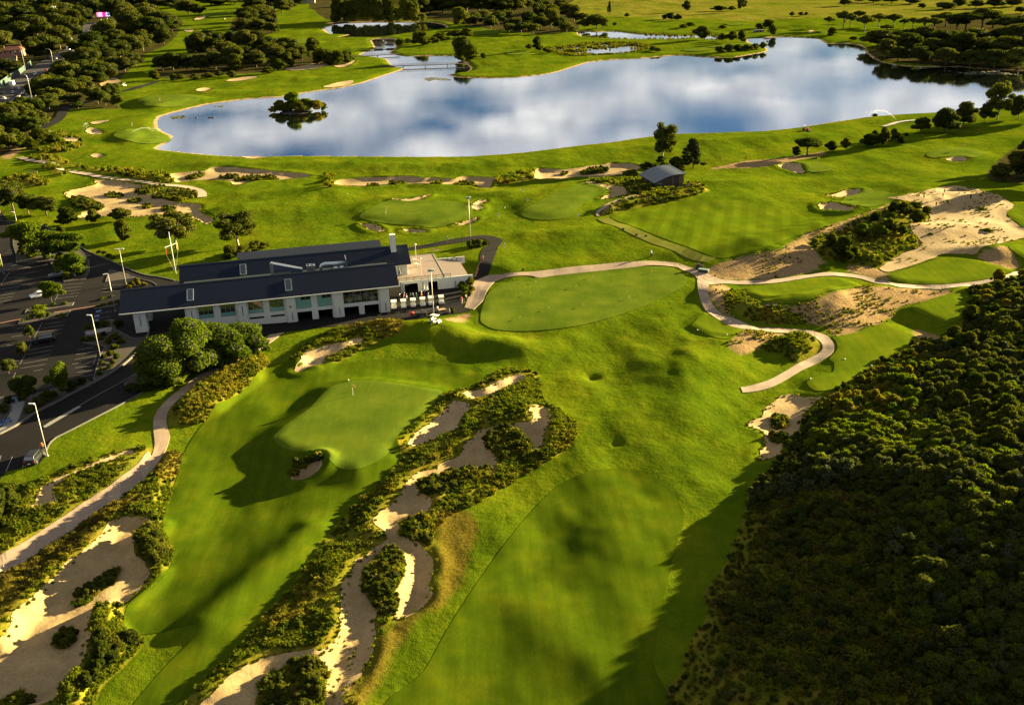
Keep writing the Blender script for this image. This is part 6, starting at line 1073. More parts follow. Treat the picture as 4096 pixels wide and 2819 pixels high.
# ------------------------------------------------------------------ people
def person(txt, top, legs, rz, label, pose='stand', hair=(.03, .02, .015), hat=None, z=None, seat=None, bag=None):
    p = at(txt) if isinstance(txt, str) else Vector(txt)
    J = dict(pel=(0, 0, .93), wst=(0, .01, 1.08), chs=(0, 0, 1.32), nck=(0, 0, 1.48), hd=(0, -.02, 1.60), top=(0, -.01, 1.72))
    for s, n in ((-1, 'l'), (1, 'r')):
        J[n + 'hip'] = (s * .10, 0, .88); J[n + 'sho'] = (s * .19, 0, 1.41)
        st = .16 * s if pose == 'walk' else .03 * s; J[n + 'kne'] = (s * .11, -st * .6, .48); J[n + 'ank'] = (s * .12, st, .08); J[n + 'toe'] = (s * .13, st - .17, .04)
        a = -st * 1.2 if pose != 'putt' else -.28; J[n + 'elb'] = (s * (.26 if pose != 'putt' else .2), a * .5, 1.14); J[n + 'hnd'] = (s * (.27 if pose != 'putt' else .04), a - .08, .88)
        if pose == 'sit': J[n + 'kne'] = (s * .12, -.45, .52 + .45 - .05); J[n + 'ank'] = (s * .12, -.5, .50); J[n + 'toe'] = (s * .13, -.68, .47); J[n + 'elb'] = (s * .25, -.18, 1.15); J[n + 'hnd'] = (s * .12, -.42, 1.18)
    nm = list(J); me = bpy.data.meshes.new('person'); ed = [('pel', 'wst'), ('wst', 'chs'), ('chs', 'nck'), ('nck', 'hd'), ('hd', 'top')]
    for n in 'lr': ed += [('pel', n + 'hip'), (n + 'hip', n + 'kne'), (n + 'kne', n + 'ank'), (n + 'ank', n + 'toe'), ('chs', n + 'sho'), (n + 'sho', n + 'elb'), (n + 'elb', n + 'hnd')]
    me.from_pydata([J[n] for n in nm], [(nm.index(a), nm.index(b)) for a, b in ed], []); tmp = bpy.data.objects.new('person', me); COL.objects.link(tmp)
    md = tmp.modifiers.new('skin', 'SKIN'); R_ = dict(pel=.15, wst=.135, chs=.165, nck=.06, hd=.095, top=.07, hip=.10, kne=.062, ank=.045, toe=.04, sho=.07, elb=.045, hnd=.038)
    for v, n in zip(me.skin_vertices[0].data, nm): r = R_[n if n in R_ else n[1:]]; v.radius = (r, r); v.use_root = n == 'pel'
    md2 = tmp.modifiers.new('sub', 'SUBSURF'); md2.levels = 1; md2.render_levels = 1; dg = bpy.context.evaluated_depsgraph_get(); me2 = bpy.data.meshes.new_from_object(tmp.evaluated_get(dg)); bpy.data.objects.remove(tmp)
    for c in (top, legs, M['skin'], flatmat('hair', hair if hat is None else hat, .8)): me2.materials.append(c)
    waist = .98 if pose != 'sit' else 1.02
    for f in me2.polygons:
        c = f.center; f.use_smooth = True; arm = abs(c.x) > .21 and c.z < 1.22 and c.z > .8; hand_ = (math.hypot(c.x - .27, 0) < .08 or math.hypot(c.x + .27, 0) < .08) and c.z < 1.05 and c.z > .8
        f.material_index = 3 if c.z > 1.655 or (c.z > 1.52 and c.y > .04) else 2 if c.z > 1.47 else 2 if hand_ else 0 if (c.z > waist or arm) else 1
    o = bpy.data.objects.new('person', me2); COL.objects.link(o); o.location = p if z is None else (p.x, p.y, z); o.rotation_euler = (0, 0, rz); return tag(o, label, 'person')
cl = lambda n, c: flatmat('cloth_' + n, c, .85, var=.12)
CW, CB, CK, CN, CR, CO_ = cl('white', (.6, .6, .58)), cl('blue', (.05, .12, .30)), cl('black', (.012, .012, .015)), cl('navy', (.02, .03, .07)), cl('pink', (.55, .12, .18)), cl('orange', (.6, .18, .04))
person('E 2160,706', CW, CK, 2.5, 'person in white shirt and cap standing by a golf bag on the lawn', hat=(.7, .7, .68)); person('E 812,612', CB, CK, -.4, 'person in blue walking on the asphalt path behind the clubhouse', 'walk')
person('r 1160,1350', CW, CB, .6, 'person in white and blue beside the flatbed trailer'); person('r 1385,1400', CK, CK, 1.2, 'person in dark clothes standing at the edge of the cart yard'); person('r 1612,1180', CR, CW, .3, 'person in pink beside the hedge at the top of the cart yard'); person('r 1690,1130', CW, CN, 2.0, 'person in white top beside the concrete ramp')
person('u 655,1160', CO_, CK, .4, 'person in orange top standing by the black parked car')
def golf_bag(p, col, rz, label, group=None):
    o = empty('golf_bag', p, rz); MB().tube([(0, -.1, .05), (0, .12, .9)], .15, 10, .17).build('bag', col, o, smooth_=True); c = MB()
    for k in range(6): a = k * 1.05; c.tube([(.07 * math.cos(a), .1 + .06 * math.sin(a), .85), (.09 * math.cos(a), .2 + .06 * math.sin(a), 1.2 + .03 * k)], .012, 4).ball((.09 * math.cos(a), .2 + .06 * math.sin(a), 1.21 + .03 * k), .04, 6, 4)
    c.build('clubs', M['steel'], o); MB().tube([(-.1, .1, .7), (-.3, .35, 0)], .015, 4).tube([(.1, .1, .7), (.3, .35, 0)], .015, 4).build('stand', M['black'], o); return tag(o, label, 'golf bag', group)
p = at('E 2168,702'); golf_bag(p, CK, .5, 'golf bag beside the person in white on the lawn')
for i, (x, y) in enumerate(((475, 1100), (540, 1085), (600, 1100), (655, 1090), (715, 1080), (775, 1080), (865, 1060), (985, 1080))): golf_bag(at('r %d,%d' % (x, y)), (CK, CR, CW, CK, CN, cl('green%d' % i, (.03, .12, .06)), CO_, CB)[i], random.uniform(0, 6), ('black', 'pink', 'white', 'dark', 'navy', 'green', 'orange', 'blue')[i] + ' golf bag standing in the row behind the carts')
for x, y in ((920, 1010), (975, 1010)):
    p = at('r %d,%d' % (x, y)); o = empty('parasol', p); MB().tube([(0, 0, 0), (0, 0, 2.4)], .03, 6).build('pole', M['steel'], o); MB().lathe([(.02, 2.5), (.16, 1.6), (.22, 1.1), (.05, 1.05)], 8).build('canopy', M['white'], o); MB().lathe([(.3, 0), (.3, .08), (.06, .12)], 10).build('base', M['black'], o); tag(o, 'folded white parasol by the terrace wall', 'parasol', 'folded white parasols')
# ------------------------------------------------------------------ golf carts
def wheel(par, x, y, r, w, nm='wheel'):
    def rot(o): o.rotation_euler = (0, math.pi / 2, 0); o.location = (x, y, r); return o
    t = rot(MB().lathe([(r * .6, -w / 2), (r * .93, -w / 2), (r, -w * .3), (r, w * .3), (r * .93, w / 2), (r * .6, w / 2)], 16).build(nm, M['black'], par, smooth_=True)); h = MB().lathe([(r * .6, -w * .45), (r * .6, w * .45)], 12).build('rim', M['steel'], t); return t
def golf_cart(p, rz, body, label, group=None, name='golf_cart'):
    o = empty(name, p, rz)                                   # front towards -y
    MB().prism([(-1.18, .32), (-1.22, .62), (-.95, .82), (-.62, .92), (-.55, .40), (.12, .34), (.15, .62), (.9, .66), (1.15, .60), (1.18, .32)], -.58, .58, 'x').build('body', body, o, .04)
    MB().box(-.52, .52, .12, .62, .662, .80).build('seat', M['white'], o, .04); MB().prism([(.56, .80), (.72, .80), (.78, 1.2), (.64, 1.2)], -.52, .52, 'x').build('backrest', M['white'], o, .03)
    MB().box(-.62, .62, -.82, .95, 1.80, 1.88).build('roof', M['white'], o, .03)
    for sx in (-1, 1):
        MB().tube([(sx * .52, -.72, .86), (sx * .54, -.55, 1.8)], .022, 6).build('strut', M['black'], o); MB().tube([(sx * .52, .78, .66), (sx * .54, .82, 1.8)], .022, 6).build('strut', M['black'], o)
        wheel(o, sx * .50, -.80, .24, .2); wheel(o, sx * .50, .78, .24, .2); MB().ball((sx * .38, -1.17, .66), (.09, .05, .07), 8, 6).build('headlight', M['clear'], o)
    MB().add([(-.5, -.71, .9), (.5, -.71, .9), (.52, -.56, 1.78), (-.52, -.56, 1.78)], [(0, 1, 2, 3)]).build('windscreen', M['clear'], o); MB().tube([(-.25, -.55, .85), (-.25, -.32, 1.08)], .02, 6).build('steering_column', M['black'], o)
    for x in (-.28, .28): MB().tube([(x, .95, .55), (x, 1.02, 1.15)], .13, 8).build('golf_bag', CN if x > 0 else CK, o)
    return tag(o, label, 'golf cart', group)
for i, (x, y) in enumerate(((357, 1275), (535, 1258), (712, 1240), (888, 1222), (1042, 1200), (1232, 1182))):
    golf_cart(at('r %d,%d' % (x, y)), CANG - .08, M['white'], ('white golf cart parked nearest the clubhouse corner pier', 'white golf cart second from the clubhouse corner pier', 'white golf cart third from the clubhouse corner pier', 'white golf cart fourth from the clubhouse corner pier', 'white golf cart parked behind the floodlight pole', 'white golf cart parked apart beside the brick band')[i], 'golf carts parked in the yard')
p = at('r 1120,1545'); golf_cart(p, 1.05, flatmat('cream_paint', (.62, .56, .42), .4), 'cream golf cart with a driver on the grass below the yard'); person((p.x, p.y, 0), CW, CK, 1.05, 'driver in white seated in the cream golf cart', 'sit', z=p.z - .2)
def utility(txt, rz, label, tank):
    p = at(txt); o = empty('utility_vehicle', p, rz); MB().box(-.65, .65, -1.3, 1.2, .4, .62).build('chassis', M['black'], o, .03); MB().box(-.62, .62, .1, 1.2, .63, 1.0).build('cargo_bed', M['darkmetal'], o, .03); MB().prism([(-1.35, .62), (-1.4, .8), (-.9, .95), (-.7, .62)], -.6, .6, 'x').build('bonnet', M['black'], o, .04); MB().box(-.5, .5, -.55, -.05, .63, .85).build('seat', M['black'], o, .04)
    for x in (-.6, .6):
        for y in (-.9, .8): wheel(o, x, y, .3, .24)
        MB().tube([(x * .9, -.6, .8), (x * .9, -.35, 1.8), (x * .9, .05, 1.85)], .03, 6).build('roll_bar', M['black'], o)
    if tank: MB().lathe([(.1, -.5), (.42, -.42), (.45, .42), (.1, .5)], 14).build('red_tank', M['red'], o, smooth_=True).matrix_local = Matrix.Translation((0, 1.9, .75)) @ Matrix.Rotation(math.pi / 2, 4, 'X')
    MB().tube([(.3, -.2, 1.2), (.3, -2.6, 1.3)], .05, 6).build('boom', M['steel'], o); return tag(o, label, 'utility vehicle')
utility('r 850,1410', CANG + 1.5, 'black utility vehicle with red tank on the lower edge of the yard', True)
p = at('r 1235,1325'); o = empty('flatbed_trailer', p, CANG + .2); MB().box(-.9, .9, -.6, .6, .45, .55).build('deck', M['wood'], o); mm = MB()
for x in (-.88, .88):
    for y in (-.58, .58): mm.tube([(x, y, .5), (x, y, 1.05)], .025, 5)
mm.tube([(-.88, -.58, 1.05), (.88, -.58, 1.05), (.88, .58, 1.05), (-.88, .58, 1.05), (-.88, -.58, 1.05)], .025, 5).tube([(.9, 0, .5), (1.8, 0, .4)], .03, 5).build('cage', M['darkmetal'], o)
for x in (-.5, .5): wheel(o, x * 2.0, 0, .22, .16)
tag(o, 'small flatbed trailer with rails in the cart yard', 'trailer')
# ------------------------------------------------------------------ terrace furniture
def W3(u, v, w): return Vector(C2W(u, v, w))
for i, (px, lab) in enumerate(((T('r 765,378')[0], 'slim white lamp post at the back of the terrace'), (T('r 860,655')[0], 'slim white lamp post near the terrace railing'))):
    q = ray_local(px, np.array([0, 0, 1.]), (0, 0, 2.95)); o = empty('terrace_lamp', W3(q[0], q[1], 2.95)); MB().tube([(0, 0, 0), (0, 0, 4.0)], .06, 8).build('pole', M['pole'], o); MB().lathe([(.08, 3.95), (.30, 4.05), (.32, 4.2), (.1, 4.28)], 14).build('lamp_head', M['white'], o, smooth_=True); tag(o, lab, 'lamp post')
for i, (px, lab) in enumerate(((T('r 745,405')[0], 'round white table with chairs under the back terrace lamp'), (T('r 785,490')[0], 'round white table with chairs in the middle of the terrace'))):
    q = ray_local(px, np.array([0, 0, 1.]), (0, 0, 2.95)); o = empty('terrace_table', W3(q[0], q[1], 2.955)); MB().lathe([(.55, .70), (.58, .74), (.01, .75)], 16).build('table_top', M['white'], o); MB().tube([(0, 0, 0), (0, 0, .7)], .04, 8).build('leg', M['steel'], o); MB().lathe([(.28, 0), (.28, .03), (.05, .05)], 12).build('base', M['steel'], o); tag(o, lab, 'table')
    for k in range(4):
        a = k * 1.57 + .6; c = empty('terrace_chair', W3(q[0] + .85 * math.cos(a), q[1] + .85 * math.sin(a), 2.955), CANG + a - math.pi / 2); MB().box(-.22, .22, -.22, .22, .43, .47).build('seat', M['wood'], c); MB().box(-.22, .22, .19, .22, .472, .88).build('backrest', M['wood'], c)
        for x in (-.2, .2):
            for y in (-.2, .2): MB().tube([(x, y, 0), (x, y, .43)], .018, 5).build('leg', M['black'], c)
        tag(c, ('chair at the terrace table under the back lamp', 'chair at the table in the middle of the terrace')[i], 'chair', ('chairs at the back terrace table', 'chairs at the middle terrace table')[i])
for i, px in enumerate(T('r 455,560 r 460,690')):
    q = ray_local(px, np.array([0, 0, 1.]), (0, 0, 2.95)); o = empty('folded_umbrella', W3(q[0], q[1], 2.95)); MB().tube([(0, 0, 0), (0, 0, 2.5)], .03, 6).build('pole', M['black'], o); MB().lathe([(.03, 2.6), (.2, 1.7), (.3, .9), (.08, .8)], 8).build('canopy', M['black'], o); tag(o, 'folded black umbrella at the roof end of the terrace', 'umbrella', 'folded black umbrellas')
def bench(p, rz, label, mat, name='bench', L=1.8):
    o = empty(name, p, rz)
    for k in range(3): MB().box(-L / 2, L / 2, -.2 + k * .15, -.07 + k * .15, .42, .46).build('seat_slat', mat, o)
    for k in range(2): MB().box(-L / 2, L / 2, .24, .27, .58 + k * .16, .70 + k * .16).build('back_slat', mat, o)
    for x in (-L / 2 + .15, L / 2 - .15): MB().box(x - .03, x + .03, -.18, .24, 0, .42).box(x - .03, x + .03, .242, .28, 0, .9).build('leg', mat, o)
    return tag(o, label, 'bench')
bench(at('r 1125,225'), CANG, 'pale bench on the small lawn behind the terrace', M['wood'], L=2.4); bench(at('A 220,1150') , .3, 'pale bench on the small practice green by the dirt path', M['wood'], L=3.2); bench(at('b 1300,880'), .1, 'dark timber bench below the upper tee', M['timber'], L=2.4); M['bluepaint'] = flatmat('blue_bench_paint', (.02, .08, .28), .5)
bench(at('u 70,760'), 1.1, 'long blue bench beside the concrete walk', M['bluepaint'], L=3.0); bench(at('u 235,420'), .3, 'short blue bench beside the concrete walk', M['bluepaint'])
p = at('r 2003,378'); o = empty('bollard', p); MB().tube([(0, 0, -.1), (0, 0, 1.0)], .09, 8).build('post', M['red'], o); MB().lathe([(.1, 1.0), (.06, 1.12)], 8).build('cap', M['white'], o); tag(o, 'red and white bollard at the lawn corner by the asphalt path', 'bollard')
for i, (t_, w, h, lab) in enumerate((('b 170,290', .75, 1.25, 'tall dark bin at the cart path junction'), ('b 200,300', .7, 1.0, 'short dark bin at the cart path junction'), ('b 140,280', .5, .8, 'small dark box at the cart path junction'))):
    p = at(t_); o = empty('bin', p, .3); MB().box(-w / 2, w / 2, -w / 2, w / 2, 0, h).build('body', M['timber'], o, .03); MB().box(-w / 2 - .04, w / 2 + .04, -w / 2 - .04, w / 2 + .04, h + .002, h + .08).build('lid', M['black'], o); tag(o, lab, 'bin')
p = at('b 250,345'); o = empty('storage_chest', p, -.5); MB().box(-1.2, 1.2, -.5, .5, .1, .75).build('chest', M['darkmetal'], o, .03); MB().box(-1.25, 1.25, -.55, .55, .752, .85).build('lid', M['frame'], o); 
for x in (-1, 1): MB().box(x - .06, x + .06, -.4, .4, 0, .1).build('foot', M['black'], o)
tag(o, 'long dark chest with green lid at the cart path junction', 'chest')
for t_ in ('d 838,1290', 'd 1075,1305', 'd 1287,1305', 'd 1453,1302', 'b 515,440', 'b 1965,1330', 'b 790,490', 'd 2000,1225'):
    p = at(t_); o = empty('marker_stake', p); MB().tube([(0, 0, -.1), (0, 0, .75)], .04, 5).build('stake', M['timber'], o); MB().lathe([(.05, .75), (.06, .8), (.02, .86)], 6).build('cap', M['timber'], o); tag(o, 'short timber stake beside the concrete cart path', 'stake', 'stakes beside the cart path')
for t_ in ('c 1890,1022', 'c 2060,1095', 'c 2180,1110', 'E 1310,800'):
    p = at(t_); o = empty('range_divider', p, .4); MB().prism([(-.35, .1), (.35, .1), (.3, .5), (-.2, .62)], -.12, .12, 'y').build('board', M['black'], o); MB().tube([(-.25, 0, 0), (-.25, 0, .3)], .03, 5).tube([(.25, 0, 0), (.25, 0, .3)], .03, 5).build('leg', M['black'], o); tag(o, 'small dark club stand beside the worn hitting strip', 'club stand', 'club stands by the hitting strip')
# ------------------------------------------------------------------ cars
def paint(n, c): return flatmat('paint_' + n, c, .32, .0, var=.04, spec=.3)
PB, PW_, PS, PR, PD, PY, PU = paint('black', (.012, .013, .016)), paint('white', (.72, .72, .72)), paint('silver', (.38, .40, .42)), paint('red', (.38, .02, .02)), paint('grey', (.09, .10, .11)), paint('yellow', (.6, .42, .03)), paint('blue', (.04, .09, .22))
TAIL = flatmat('tail_light', (.45, .01, .01), .3); HEADL = flatmat('head_light', (.75, .75, .7), .2)
def car(kind, col):
    """front towards -y; base on z = 0"""
    o = empty('car'); L, W, Hb = dict(suv=(4.6, 1.85, 1.68), hatch=(4.2, 1.75, 1.48), van=(5.2, 1.95, 2.2), truck=(8.0, 2.4, 3.2))[kind]; a, b = -L / 2, L / 2
    if kind == 'van': low = [(a, .35), (a, .85), (a + .25, 1.05), (a + .95, 1.2), (b - .05, 1.2), (b, .35)]; cab = [(a + .75, 1.2), (a + 1.5, Hb), (b - .1, Hb), (b - .05, 1.2)]
    elif kind == 'truck': low = [(a, .45), (a, 1.3), (a + .1, 1.5), (a + 1.9, 1.5), (a + 1.9, .8), (b, .8), (b, .5)]; cab = [(a + .1, 1.5), (a + .45, 2.4), (a + 1.9, 2.4), (a + 1.9, 1.5)]
    elif kind == 'suv': low = [(a, .38), (a, .82), (a + .12, .98), (a + 1.15, 1.06), (b - .08, 1.10), (b, .95), (b, .38)]; cab = [(a + 1.05, 1.05), (a + 1.85, Hb), (b - .45, Hb), (b - .1, 1.09)]
    else: low = [(a, .32), (a, .68), (a + .12, .82), (a + 1.1, .92), (b - .12, .95), (b, .8), (b, .32)]; cab = [(a + .95, .91), (a + 1.75, Hb), (b - .85, Hb), (b - .2, .94)]
    bd = MB().prism(low, -W / 2, W / 2, 'x').build('body', col, o, .07, True)
    def taper(poly, hw, hw2, z0, z1):
        n = len(poly); f = lambda z: hw + (hw2 - hw) * (z - z0) / (z1 - z0); V = [(-f(z), y, z) for y, z in poly] + [(f(z), y, z) for y, z in poly]
        return MB().add(V, [tuple(range(n))[::-1], tuple(range(n, 2 * n))] + [(i, (i + 1) % n, n + (i + 1) % n, n + i) for i in range(n)])
    z0, z1 = cab[0][1], Hb if kind != 'truck' else 2.4; taper(cab, W / 2 - .03, W / 2 - .22, z0, z1).build('cabin', col, o, .05, True)
    c0, c1, c2, c3 = cab; cut = lambda p, q, t: (p[0] + (q[0] - p[0]) * t, p[1] + (q[1] - p[1]) * t); hw = lambda z: W / 2 - .03 + (-.19) * (z - z0) / (z1 - z0)
    for s in (-1, 1):
        pl = [(c0[0] + .28, c0[1] + .06), (cut(c0, c1, .85)[0] + .12, cut(c0, c1, .85)[1]), (cut(c3, c2, .85)[0] - .12, cut(c3, c2, .85)[1]), (c3[0] - .2, c3[1] + .06)]
        if kind == 'van': pl = pl[:2] + [(a + 2.6, pl[1][1]), (a + 2.6, pl[3][1])]
        MB().add([(s * (hw(z) + .012), y, z) for y, z in pl], [(0, 1, 2, 3)]).build('side_window', M['glass'], o)
        for y in (a + L * .19, b - L * .19): wheel(o, s * (W / 2 - .1), y, .34 if kind != 'truck' else .48, .22)
        MB().box(min(s * (W / 2 - .42), s * (W / 2 - .08)), max(s * (W / 2 - .42), s * (W / 2 - .08)), a - .02, a + .06, .60, .76).build('headlight', HEADL, o, .02); MB().box(min(s * (W / 2 - .36), s * (W / 2 - .04)), max(s * (W / 2 - .36), s * (W / 2 - .04)), b - .06, b + .02, .70, .95).build('tail_light', TAIL, o, .02)
    for p_, q_ in ((c0, c1), (c3, c2)):
        if kind == 'truck' and p_ is c3: continue
        e, g = cut(p_, q_, .1), cut(p_, q_, .9); sg = -.02 if p_ is c0 else .02
        MB().add([(-hw(e[1]) + .12, e[0] + sg, e[1] + .01), (hw(e[1]) - .12, e[0] + sg, e[1] + .01), (hw(g[1]) - .1, g[0] + sg, g[1] + .01), (-hw(g[1]) + .1, g[0] + sg, g[1] + .01)], [(0, 1, 2, 3)]).build('windscreen' if p_ is c0 else 'rear_window', M['glass'], o)
    if kind == 'truck': MB().box(-1.22, 1.22, a + 2.1, b, .95, 3.2).build('cargo_box', PW_, o, .04)
    MB().box(-.26, .26, b, b + .015, .5, .62).build('number_plate', HEADL, o); return o
def put(o, p, rz, label, group=None): o.location = p; o.rotation_euler = (0, 0, rz); return tag(o, label, 'car' if 'truck' not in label and 'van' not in label else 'vehicle', group)
def heading(a, b): q = gp(a + ' ' + b); d = q[1] - q[0]; return math.atan2(d[1], d[0]) + math.pi / 2      # -y axis of the car points from a to b
put(car('suv', PB), at('t 810,870'), heading('t 1000,830', 't 620,890'), 'black estate car with red tail light parked in an open bay'); put(car('hatch', PW_), at('s 740,1430'), heading('s 800,1410', 's 640,1445'), 'white hatchback half hidden by the small curved tree'); put(car('suv', PD), at('s 1090,1060'), heading('s 1150,1045', 's 990,1070'), 'dark car parked under the large car park island trees'); put(car('suv', PB), at('u 540,1290'), heading('u 480,1370', 'u 620,1180'), 'black car with its tail light on at the lower drive edge')
RD = [('A 28,662', 'hatch', PW_, 1, 'white hatchback on the highway nearest the barrier'), ('A 90,622', 'hatch', PS, 1, 'silver car behind the white hatchback on the highway'), ('A 88,598', 'hatch', PD, 1, 'dark grey car beside the delivery truck on the highway'), ('A 130,596', 'hatch', PS, 1, 'silver car beside the barrier by the tall street lamp'), ('A 84,572', 'truck', PS, 1, 'large box truck with silver cab on the highway'), ('A 205,543', 'hatch', PW_, 1, 'white car with brake lights past the box truck'), ('A 235,500', 'van', PW_, 1, 'white van on the highway'), ('A 308,475', 'hatch', PR, 1, 'dark red car alongside the barrier'), ('A 372,397', 'hatch', PW_, 1, 'white car near the roadside wood'), ('A 338,435', 'hatch', PU, 1, 'blue car near the arched street lamp'), ('A 362,440', 'hatch', PS, 1, 'silver car near the arched street lamp'), ('A 408,408', 'hatch', PR, 1, 'red car near the bend of the highway'), ('A 415,396', 'suv', PB, 1, 'black car ahead of the red car'), ('A 430,365', 'hatch', PY, 1, 'yellow car at the highway bend'), ('A 458,338', 'truck', PW_, 1, 'white truck at the highway bend'), ('A 2,630', 'suv', PB, 1, 'black car at the edge of the highway'),
      ('A 157,634', 'hatch', PB, -1, 'black car on the far side of the barrier'), ('A 110,690', 'hatch', PW_, -1, 'white car on the lanes below the barrier'), ('A 230,645', 'hatch', PD, -1, 'grey car under the tall street lamp'),
      ('A 638,168', 'hatch', PW_, 2, 'white car at the far junction'), ('A 585,190', 'hatch', PD, 2, 'grey car queuing at the far junction'), ('A 605,198', 'hatch', PW_, 2, 'white car queuing at the far junction'), ('A 575,210', 'hatch', PB, 2, 'black car queuing at the far junction'), ('A 600,215', 'hatch', PS, 2, 'silver car queuing at the far junction'), ('A 625,228', 'suv', PB, 2, 'black car beside the red car at the far junction'), ('A 598,243', 'suv', PR, 2, 'bright red car at the far junction'), ('A 630,245', 'hatch', PS, 2, 'silver car beside the red car at the far junction'), ('A 580,165', 'hatch', PB, 2, 'black car turning at the far junction')]
KCAR = {}
for t_, k, col, way, lab in RD:
    key = (k, col.name); o = car(k, col) if key not in KCAR else copy_tree(KCAR[key]); KCAR[key] = o; hd = heading('A 100,600', 'A 300,450') if way != 2 else heading('A 600,250', 'A 590,180')
    q = at(t_); put(o, (q.x, q.y, q.z + float(lift_at(q.y)) + .06), hd + (math.pi if way == -1 else 0), lab)
# street lamps along the highway
def street_lamp(t_, h, rz, label, arm=2.5):
    p = at(t_); o = empty('street_lamp', p, rz); MB().tube([(0, 0, -.3), (0, 0, h * .85), (arm * .15, 0, h * .95), (arm * .5, 0, h), (arm, 0, h * 1.0)], .16, 8, .09).build('pole', M['pole'], o, smooth_=True); MB().box(arm - .1, arm + .8, -.18, .18, h - .12, h + .08).build('lamp_head', M['white'], o, .03); return tag(o, label, 'street lamp')
street_lamp('A 218,685', 16, 3.3, 'tall street lamp beside the barrier and thicket'); street_lamp('A 360,455', 14, 3.2, 'street lamp with arched arm at the silver car'); street_lamp('A 303,392', 16, -.2, 'street lamp against the wood across the highway'); street_lamp('A 5,770', 15, 3.2, 'street lamp at the edge of the thicket'); street_lamp('A 172,478', 16, 2.2, 'street lamp beside the green fence'); street_lamp('A 495,350', 13, 3.2, 'street lamp at the highway bend'); street_lamp('A 10,600', 15, 2.2, 'street lamp beside the box truck')
# fence along the highway
P = resample(gp('A -40,615 60,540 140,490 210,435')[:, :2], 9); o = empty('mesh_fence', (0, 0, 0)); FN = flatmat('green_fence', (.015, .05, .04), .7)
for a_, b_ in zip(P, P[1:]):
    z0, z1 = float(gz(*a_)), float(gz(*b_)); MB().tube([(a_[0], a_[1], z0), (a_[0], a_[1], z0 + 4)], .1, 6).build('post', M['pole'], o); MB().add([(a_[0], a_[1], z0 + .2), (b_[0], b_[1], z1 + .2), (b_[0], b_[1], z1 + 3.8), (a_[0], a_[1], z0 + 3.8)], [(0, 1, 2, 3)]).build('panel', FN, o)
tag(o, 'green mesh fence along the far side of the highway', 'fence')
# billboard, mast, houses
def lit(name, stops, st):
    m, t, b = nodes(name); tcn = t.nodes.new('ShaderNodeTexCoord'); s = t.nodes.new('ShaderNodeSeparateXYZ'); lk(t, tcn.outputs['Generated'], s.inputs[0]); c = tramp(t, s.outputs[0], stops); lk(t, c, b.inputs['Emission Color']); lk(t, c, b.inputs['Base Color']); b.inputs['Emission Strength'].default_value = st; return m
p = at('A 690,135'); o = empty('billboard', p, .15); sc_ = depth(p) / FPX * K1; bw, bh = 84 * sc_, 27 * sc_; zb = 22 * sc_
scm = lit('lit_screen', [(0, (.75, .12, .35)), (.22, (.9, .55, .75)), (.42, (.8, .45, .65)), (.46, (.95, .01, .42)), (.68, (.95, .01, .42)), (.72, (.75, .65, .95)), (1, (.45, .55, .9))], .16)
MB().box(-bw / 2, bw / 2, -.05, .0, zb, zb + bh).build('screen', scm, o); MB().box(-bw / 2 - .3, bw / 2 + .3, .01, .9, zb - .3, zb + bh + .3).build('cabinet', M['black'], o)
for x in (-bw / 4, bw / 4): MB().tube([(x, .5, -.5), (x, .5, zb)], .4, 8).build('leg', M['pole'], o)
mm = MB()
for r_ in range(3):
    for k in range(4): mm.box(bw * (-.01 + k * .045), bw * (.025 + k * .045), -.09, -.051, zb + bh * (.3 + .15 * r_), zb + bh * (.36 + .15 * r_))
mm.build('lettering', M['white'], o); tag(o, 'glowing pink and white billboard among the far trees', 'billboard')
p = at('A 372,150'); o = empty('antenna_mast', p); h = 100 * depth(p) / FPX * K1; MB().tube([(0, 0, -1), (0, 0, h)], .7, 8, .5).build('mast', M['white'], o)
for k in range(3): a = k * 2.09; MB().box(-.5, .5, -.3, .3, h - 4.5, h + .5).build('antenna_panel', M['white'], o).location = (2.2 * math.cos(a), 2.2 * math.sin(a), 0)
MB().lathe([(2.4, h - 3), (2.4, h - 2.6)], 10).build('ring', M['pole'], o); tag(o, 'white mobile antenna mast rising above the dark wood', 'antenna mast')
TILE = flatmat('terracotta_tile', (.16, .055, .03), .8, var=.35, scale=1.5); BRK = flatmat('brick_wall', (.24, .12, .07), .85, var=.3, scale=3); CRM = flatmat('cream_wall', (.45, .38, .28), .85)
def house(t_, L, W, H_, rz, wall, roofm, label):
    p = at(t_); o = empty('house', p, rz); MB().box(-L / 2, L / 2, -W / 2, W / 2, -.5, H_).build('wall', wall, o); rr = H_ + W * .28; e = .5
    MB().add([(-L / 2 - e, -W / 2 - e, H_), (L / 2 + e, -W / 2 - e, H_), (L / 2 + e, W / 2 + e, H_), (-L / 2 - e, W / 2 + e, H_), (-L / 2 + W * .4, 0, rr), (L / 2 - W * .4, 0, rr)], [(0, 1, 5, 4), (2, 3, 4, 5), (1, 2, 5), (3, 0, 4), (3, 2, 1, 0)]).build('roof', roofm, o)
    n = max(2, int(L / 3.5))
    for k in range(n):
        x = -L / 2 + L * (k + .5) / n; w_ = MB().box(x - .75, x + .75, -W / 2 - .06, -W / 2 - .002, .9, H_ - .6).build('window', M['white'], o); MB().box(x - .62, x + .62, -W / 2 - .09, -W / 2 - .061, 1.02, H_ - .72).build('pane', M['glass'], w_)
    MB().box(L / 2 - 2.2, L / 2 - 1.4, .3, 1.1, H_, rr + .8).build('chimney', wall, o); return tag(o, label, 'house')
